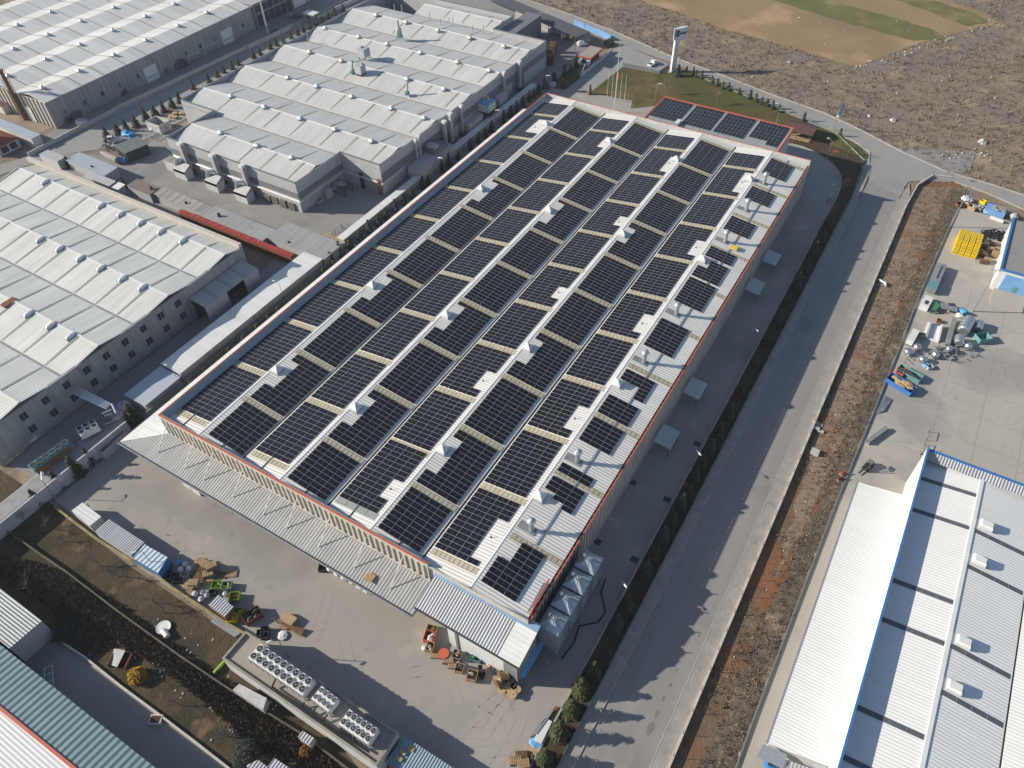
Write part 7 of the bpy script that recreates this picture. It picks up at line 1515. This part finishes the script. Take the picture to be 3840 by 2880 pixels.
openbox('low open grey basin on the ground by the hall corner', T7(720, 580), .1, 3.2, 2.0, .9, M_GREYL, name='basin', cat='basin')
t = thing('wooden_rack', 'small orange-brown wooden rack at the corner of the grey hall', 'rack', T7(615, 635), .3); MB().box(-.9, .9, -.4, .4, 0, 1.4).build('boards', M_WOODD, t, local=True)
t = thing('profile_stack', 'loose pale steel profiles and yellow beams beside the white strip', 'profiles', T7(900, 820)); m = MB()
for k in range(26): a = T7(rr.uniform(830, 980), rr.uniform(765, 860), rr.uniform(.1, .9)); m.tube(a, a+Vector((rr.uniform(-2.2, 2.2), rr.uniform(-1.5, 1.5), rr.uniform(-.1, .2))), .06, n=4)
m.build('profiles', M_GALV, t); m = MB()
for k in range(4): a = T7(770+k*10, 850-k*10, .15); b2 = T7(920+k*10, 905-k*8, .15); m.tube(a, b2, .12, n=5)
m.build('yellow_beams', M_SKYF, t); 
t = thing('yellow_box', 'small yellow box on the right roof slope near the seventh array', 'box', tG(1885, 520, 11)); t.location.z = zroof(t.location.x); MB().box(-.8, .8, -.7, .7, .05, .55).build('box', M_YEL, t, local=True); MB().box(-.5, .5, -.72, -.7, .1, .4).build('panel', M_GREYL, t, local=True)
t = thing('beam_stack', 'red and grey profiles lying on the front right roof corner above the silos', 'profiles', tO(270, 230, 10.7)); m = MB()
for k in range(3): m.tube(tO(170+k*8, 370-k*4, 10.95), tO(310+k*8, 120+k*2, 10.95), .09, n=5)
m.build('grey_profiles', M_GALV, t); m = MB(); m.tube(tO(195, 385, 10.95), tO(350, 95, 10.95), .16, n=5); m.tube(tO(205, 330, 10.95), tO(300, 190, 10.95), .1, n=5); m.build('red_profiles', M_RED, t)
# bags and cabinets
for i, (a, b_) in enumerate(((195, 605), (250, 570), (290, 550))): bag('white bulk bag on the lane below the cream hall windows, %s' % ('left one', 'middle one', 'right one')[i], tI(a, b_), 1.4, h=1.1)
T8 = T(1880, 0, 480/1269)
for i, (a, b_, m_) in enumerate(((320, 238, M_BAG), (370, 250, M_STONE), (410, 265, M_BAG), (435, 275, M_BAG), (490, 320, M_BAG), (520, 310, M_SKYF), (570, 335, M_BAG), (620, 375, M_BAG), (690, 395, M_SKYF), (775, 455, M_BAG), (805, 450, M_BAG))): bag('sack stored under the dark canopy at the top, %s from the left' % ORD[i], T8(a, b_), 2.0, m_, h=1.6)
for i, (a, b_, n) in enumerate(((465, 600, 14), (500, 560, 14), (480, 640, 12), (510, 520, 13))): pallets('brown pile %s behind the grey hall end' % ORD[i], T8(a, b_), n, .2, PALD, 2.0)
t = thing('white_cabinet', 'white cabinet near the far left corner of the warehouse', 'cabinet', tC(382, 718)); MB().box(-.9, .9, -.6, .6, 0, 1.5).build('box', M_WHITE, t, local=True); MB().box(-.95, .95, -.65, .65, 1.5, 1.56).build('lid', M_GREYL, t, local=True)
t = thing('barrier_post', 'white leaning barrier post at the small lawn', 'barrier', tC(617, 640)); m = MB(); m.tube((0, 0, 0), (0, 0, 1.2), .2); m.build('base', M_STONE, t, local=True); m = MB(); m.tube((0, 0, 1.1), (.8, 1.2, 4.5), .07); m.build('arm', M_WHITE, t, local=True)
t = thing('stone_block', 'pale broken concrete slabs dumped at the road wall', 'rubble', tL(500, 450)); m = MB()
for k in range(5): x, y = rr.uniform(-1, 1), rr.uniform(-1, 1); m.box(x-.6, x+.6, y-.4, y+.4, .1*k, .1*k+.15)
m.build('slabs', M_STONE, t, local=True); tag(MB().box(2.0, 3.6, 108.9, 110.3, 0, .7).build('concrete_block', M_STONE), 'pale concrete block standing beside the road wall', 'block')
tag(MB().path([(1.5, 172, .2), (3.2, 171, .5), (3.4, 170, .4)], .28).build('white_pipe', M_WHITE), 'short white pipe lying over the road wall on the verge', 'pipe')
# small masts on the bare roof patches
ms = thing('roof_spike', '', 'roof spike'); m = MB(); m.tube((0, 0, 0), (0, 0, .7), .06, n=5); m.build('post', M_DARK, ms, local=True); m = MB(); m.box(-.16, .16, -.16, .16, 0, .08); m.build('foot', M_DARK, ms, local=True)
sp = [(-59.4, y) for y in (53.6, 84, 115.6, 147, 178.8)]+[(-38.9, y) for y in (54.3, 84.4, 115.4, 146.5, 179.4)]+[(-101.5, 178.5)]
place_all(ms, [((x, y, zroof(x)), 0) for x, y in sp], ['small dark post on the bare patch of the %s roof slope, %s from the front' % (('fifth',)*5+('seventh',)*5+('first',))[i:i+1][0:1][0:1][0] if 0 else 'small dark post on a bare patch of the %s roof slope, %s from the front' % ((('fifth',)*5+('seventh',)*5+('first',))[i], ORD[i % 5]) for i in range(11)], 'small posts on bare roof patches')
# manholes and stains as real covers
for i, (x, y) in enumerate([(tK(750, 1395), 0), (tK(1045, 905), 0), (tK(1305, 465), 0), (tK(1580, 585), 0), (tK(1330, 1045), 0), (tK(1060, 1545), 0)]):
    tag(MB().box(x.x-.7, x.x+.7, x.y-.6, x.y+.6, .01, .03).build('drain_cover', M_DARK), 'dark drain cover in the shaded side yard, %s' % ('lowest by the wall', 'second by the wall', 'third by the wall', 'upper one by the kerb', 'middle one by the kerb', 'lower one by the kerb')[i], 'drain cover', 'drain covers')
ma = MB(); rr2 = random.Random(2)
for k in range(7): c = tO((1190, 1245, 1300, 1355, 1408, 1460, 1595)[k], (1335, 1210, 1080, 970, 850, 735, 560)[k]); s_ = (1, .6, .45, .4, .3, .3, .3)[k]; ma.prism([(c.x+.45*s_*cos(q)*(1+.2*sin(3*q)), c.y+1.1*s_*sin(q), ) for q in [i*pi/6 for i in range(12)]], .012, .02)
o = ma.build('oil_stains', mat('oil_stain', (.17, .16, .15), .7), kind='structure')
# ------------------------------------------------------------ tyre marks and joints on the yard, small extras
def arcs(name, label_, n, box_, seed, m_, z, r0=8, r1=40, wd=.09):
    rnd = random.Random(seed); m = MB()
    for i in range(n):
        cx, cy = rnd.uniform(box_[0], box_[1]), rnd.uniform(box_[2], box_[3]); r = rnd.uniform(r0, r1); a = rnd.uniform(0, 2*pi); L = rnd.uniform(.15, .5)*min(1, 20/r); k = 14
        ox, oy = cx-r*cos(a), cy-r*sin(a)
        for off in (0, 1.7):
            pr_ = None
            for j in range(k+1):
                t_ = a+L*j/k; ww = wd*sin(pi*min(max(j, .4), k-.4)/k)
                p0 = (ox+(r+off-ww)*cos(t_), oy+(r+off-ww)*sin(t_)); p1 = (ox+(r+off+ww)*cos(t_), oy+(r+off+ww)*sin(t_))
                if pr_ and all(inpoly(q[0], q[1], box_[4]) for q in (p0, p1)): m.face([(pr_[0][0], pr_[0][1], z), (pr_[1][0], pr_[1][1], z), (p1[0], p1[1], z), (p0[0], p0[1], z)])
                pr_ = (p0, p1)
    for i, f in enumerate(m.f):
        a, b, c = (m.v[k] for k in f[:3])
        if (b-a).cross(c-a).z < 0: m.f[i] = f[::-1]
    return m.build(name, m_, kind='structure')
TM1 = mat('tyre_mark_on_concrete', (.305, .282, .25), .9, noise=.15, nscale=.8)
arcs('tyre_marks', '', 60, (-115, -20, 24, 38, [(-119, 24.5), (-70, 24.5), (-36, 24.5), (-18, 12), (-18, 38), (-46, 37.8), (-119, 37.8)]), 3, TM1, .008)
arcs('tyre_marks', '', 26, (14, 60, 120, 170, [(13, 118), (70, 118), (70, 172), (13, 172)]), 4, mat('tyre_mark_on_slab', (.37, .342, .296), .9, noise=.15, nscale=.8), .04, 10, 50, .12)
jn = MB()
for x in (22, 30, 38): jn.box(x-.04, x+.04, 113, 180, .03, .036)
for y in (120, 128, 136, 144, 152, 160, 168, 176): jn.box(12, 60, y-.04, y+.04, .03, .037)
jn.build('slab_joints', mat('slab_joint', (.22, .20, .18), .9), kind='structure')
t = thing('hose_reel', 'coil of bright blue hose at the bottom end of the long white roof', 'hose reel', tP(100, 1635)); m = MB()
for k in range(5): r = .9-.13*k; m.path([(r*cos(i*pi/8), r*sin(i*pi/8), .25+.05*k) for i in range(17)], .07, 5)
m.build('hose', M_BLUET, t, local=True); m = MB(); m.tube((0, 0, 0), (0, 0, .6), .3, n=8); m.build('hub', M_DARK, t, local=True)
t = thing('planter_box', 'square concrete box with dark earth beside the alley wall', 'planter', tM(1300, 1265), .5); m = MB(); m.box(-.95, .95, -.75, .75, 0, .55); m.build('box', M_CREAM, t, local=True); MB().box(-.75, .75, -.55, .55, .55, .56).build('earth', M_SOIL, t, local=True)
t = thing('ruined_hut', 'collapsed little brick hut with grey boards left of the golden shrub', 'hut', tM(1010, 770), .4); m = MB(); m.box(-1.6, -1.4, -1.3, 1.3, 0, 1.0); m.box(1.4, 1.6, -1.3, 1.3, 0, .8); m.box(-1.4, 1.4, 1.1, 1.3, 0, .9); m.build('brick_walls', M_RUST, t, local=True); MB().slab([(-1.7, -1.0, .6), (.3, -1.4, .9), (.5, 1.3, 1.3), (-1.6, 1.4, 1.1)], .06).build('roof_boards', M_GUT, t, local=True)
t = thing('steel_frame_trolley', 'white tubular frame leaning by the teal roof edge', 'frame', tM(425, 925), .55*-1); m = MB()
for y in (-.6, .6): m.path([(-2, y, .1), (-2, y, .8), (2, y, .8), (2, y, .1)], .05)
for x in (-2, -.7, .7, 2): m.tube((x, -.6, .8), (x, .6, .8), .05)
m.build('tubes', M_WHITE, t, local=True); MB().box(-1.9, 1.9, -.5, .5, .1, .16).build('shelf', M_GUT, t, local=True)
tag(MB().obox(tM(1780, 880), tM(1865, 785), .35, .1, .7).build('green_beam', M_LIME), 'short bright green beam at the corner of the plant building', 'beam')
t = thing('cabinet', 'small white electric cabinet by the boundary wall of the left road', 'cabinet', tA(690, 1040), .3); MB().box(-1.6, 1.6, -.9, .9, 0, 1.9).build('box', M_WHITE, t, local=True); MB().box(-1.7, 1.7, -1.0, 1.0, 1.9, 2.0).build('lid', M_GREYL, t, local=True)
for i, (a, b_) in enumerate(((1600, 500), (1730, 430))):
    t = thing('loading_canopy', 'small cream canopy with open front by the wall of the large white hall, %s one' % ('left', 'right')[i], 'canopy', tA(a, b_)); m = MB(); m.slab([(-1.8, -3.2, 2.9), (1.8, -3.2, 2.5), (1.8, 3.2, 2.5), (-1.8, 3.2, 2.9)], .1); m.build('roof', M_CREAM, t, local=True); m = MB(); m.box(-1.7, -1.5, -3, 3, 0, 2.7); m.box(-1.5, 1.5, -3.1, -2.9, 0, 2.5); m.build('walls', M_GREYL, t, local=True)
t = thing('lattice_mast', 'tall thin lattice mast in the office forecourt', 'mast', tB(130, 300)); m = MB()
for a in range(3): m.tube((.4*cos(a*2.1), .4*sin(a*2.1), 0), (.15*cos(a*2.1), .15*sin(a*2.1), 13), .07, n=4)
for k in range(12): m.tube((.35*cos(k*2.1), .35*sin(k*2.1), k*1.1), (.3*cos(k*2.1+2.1), .3*sin(k*2.1+2.1), k*1.1+1.1), .04, n=4)
m.build('lattice', M_WHITE, t, local=True); MB().tube((0, 0, 13), (0, 0, 14.5), .05).build('tip', M_RED, t, local=True)
# the air: faint haze over the far side
hz = MB(); hz.box(-700, 400, -60, 900, -1.6, 123); o = hz.build('haze', [], kind='stuff'); o['label'] = 'faint winter haze over the industrial estate'; o['category'] = 'haze'
hm = bpy.data.materials.new('air_haze'); hm.use_nodes = True; n_ = hm.node_tree; n_.nodes.clear()
ou = n_.nodes.new('ShaderNodeOutputMaterial'); vo = n_.nodes.new('ShaderNodeVolumePrincipled'); vo.inputs['Density'].default_value = 0.00011; vo.inputs['Color'].default_value = (.85, .9, 1, 1); vo.inputs['Anisotropy'].default_value = 0.2
n_.links.new(vo.outputs[0], ou.inputs['Volume']); o.data.materials.clear(); o.data.materials.append(hm)
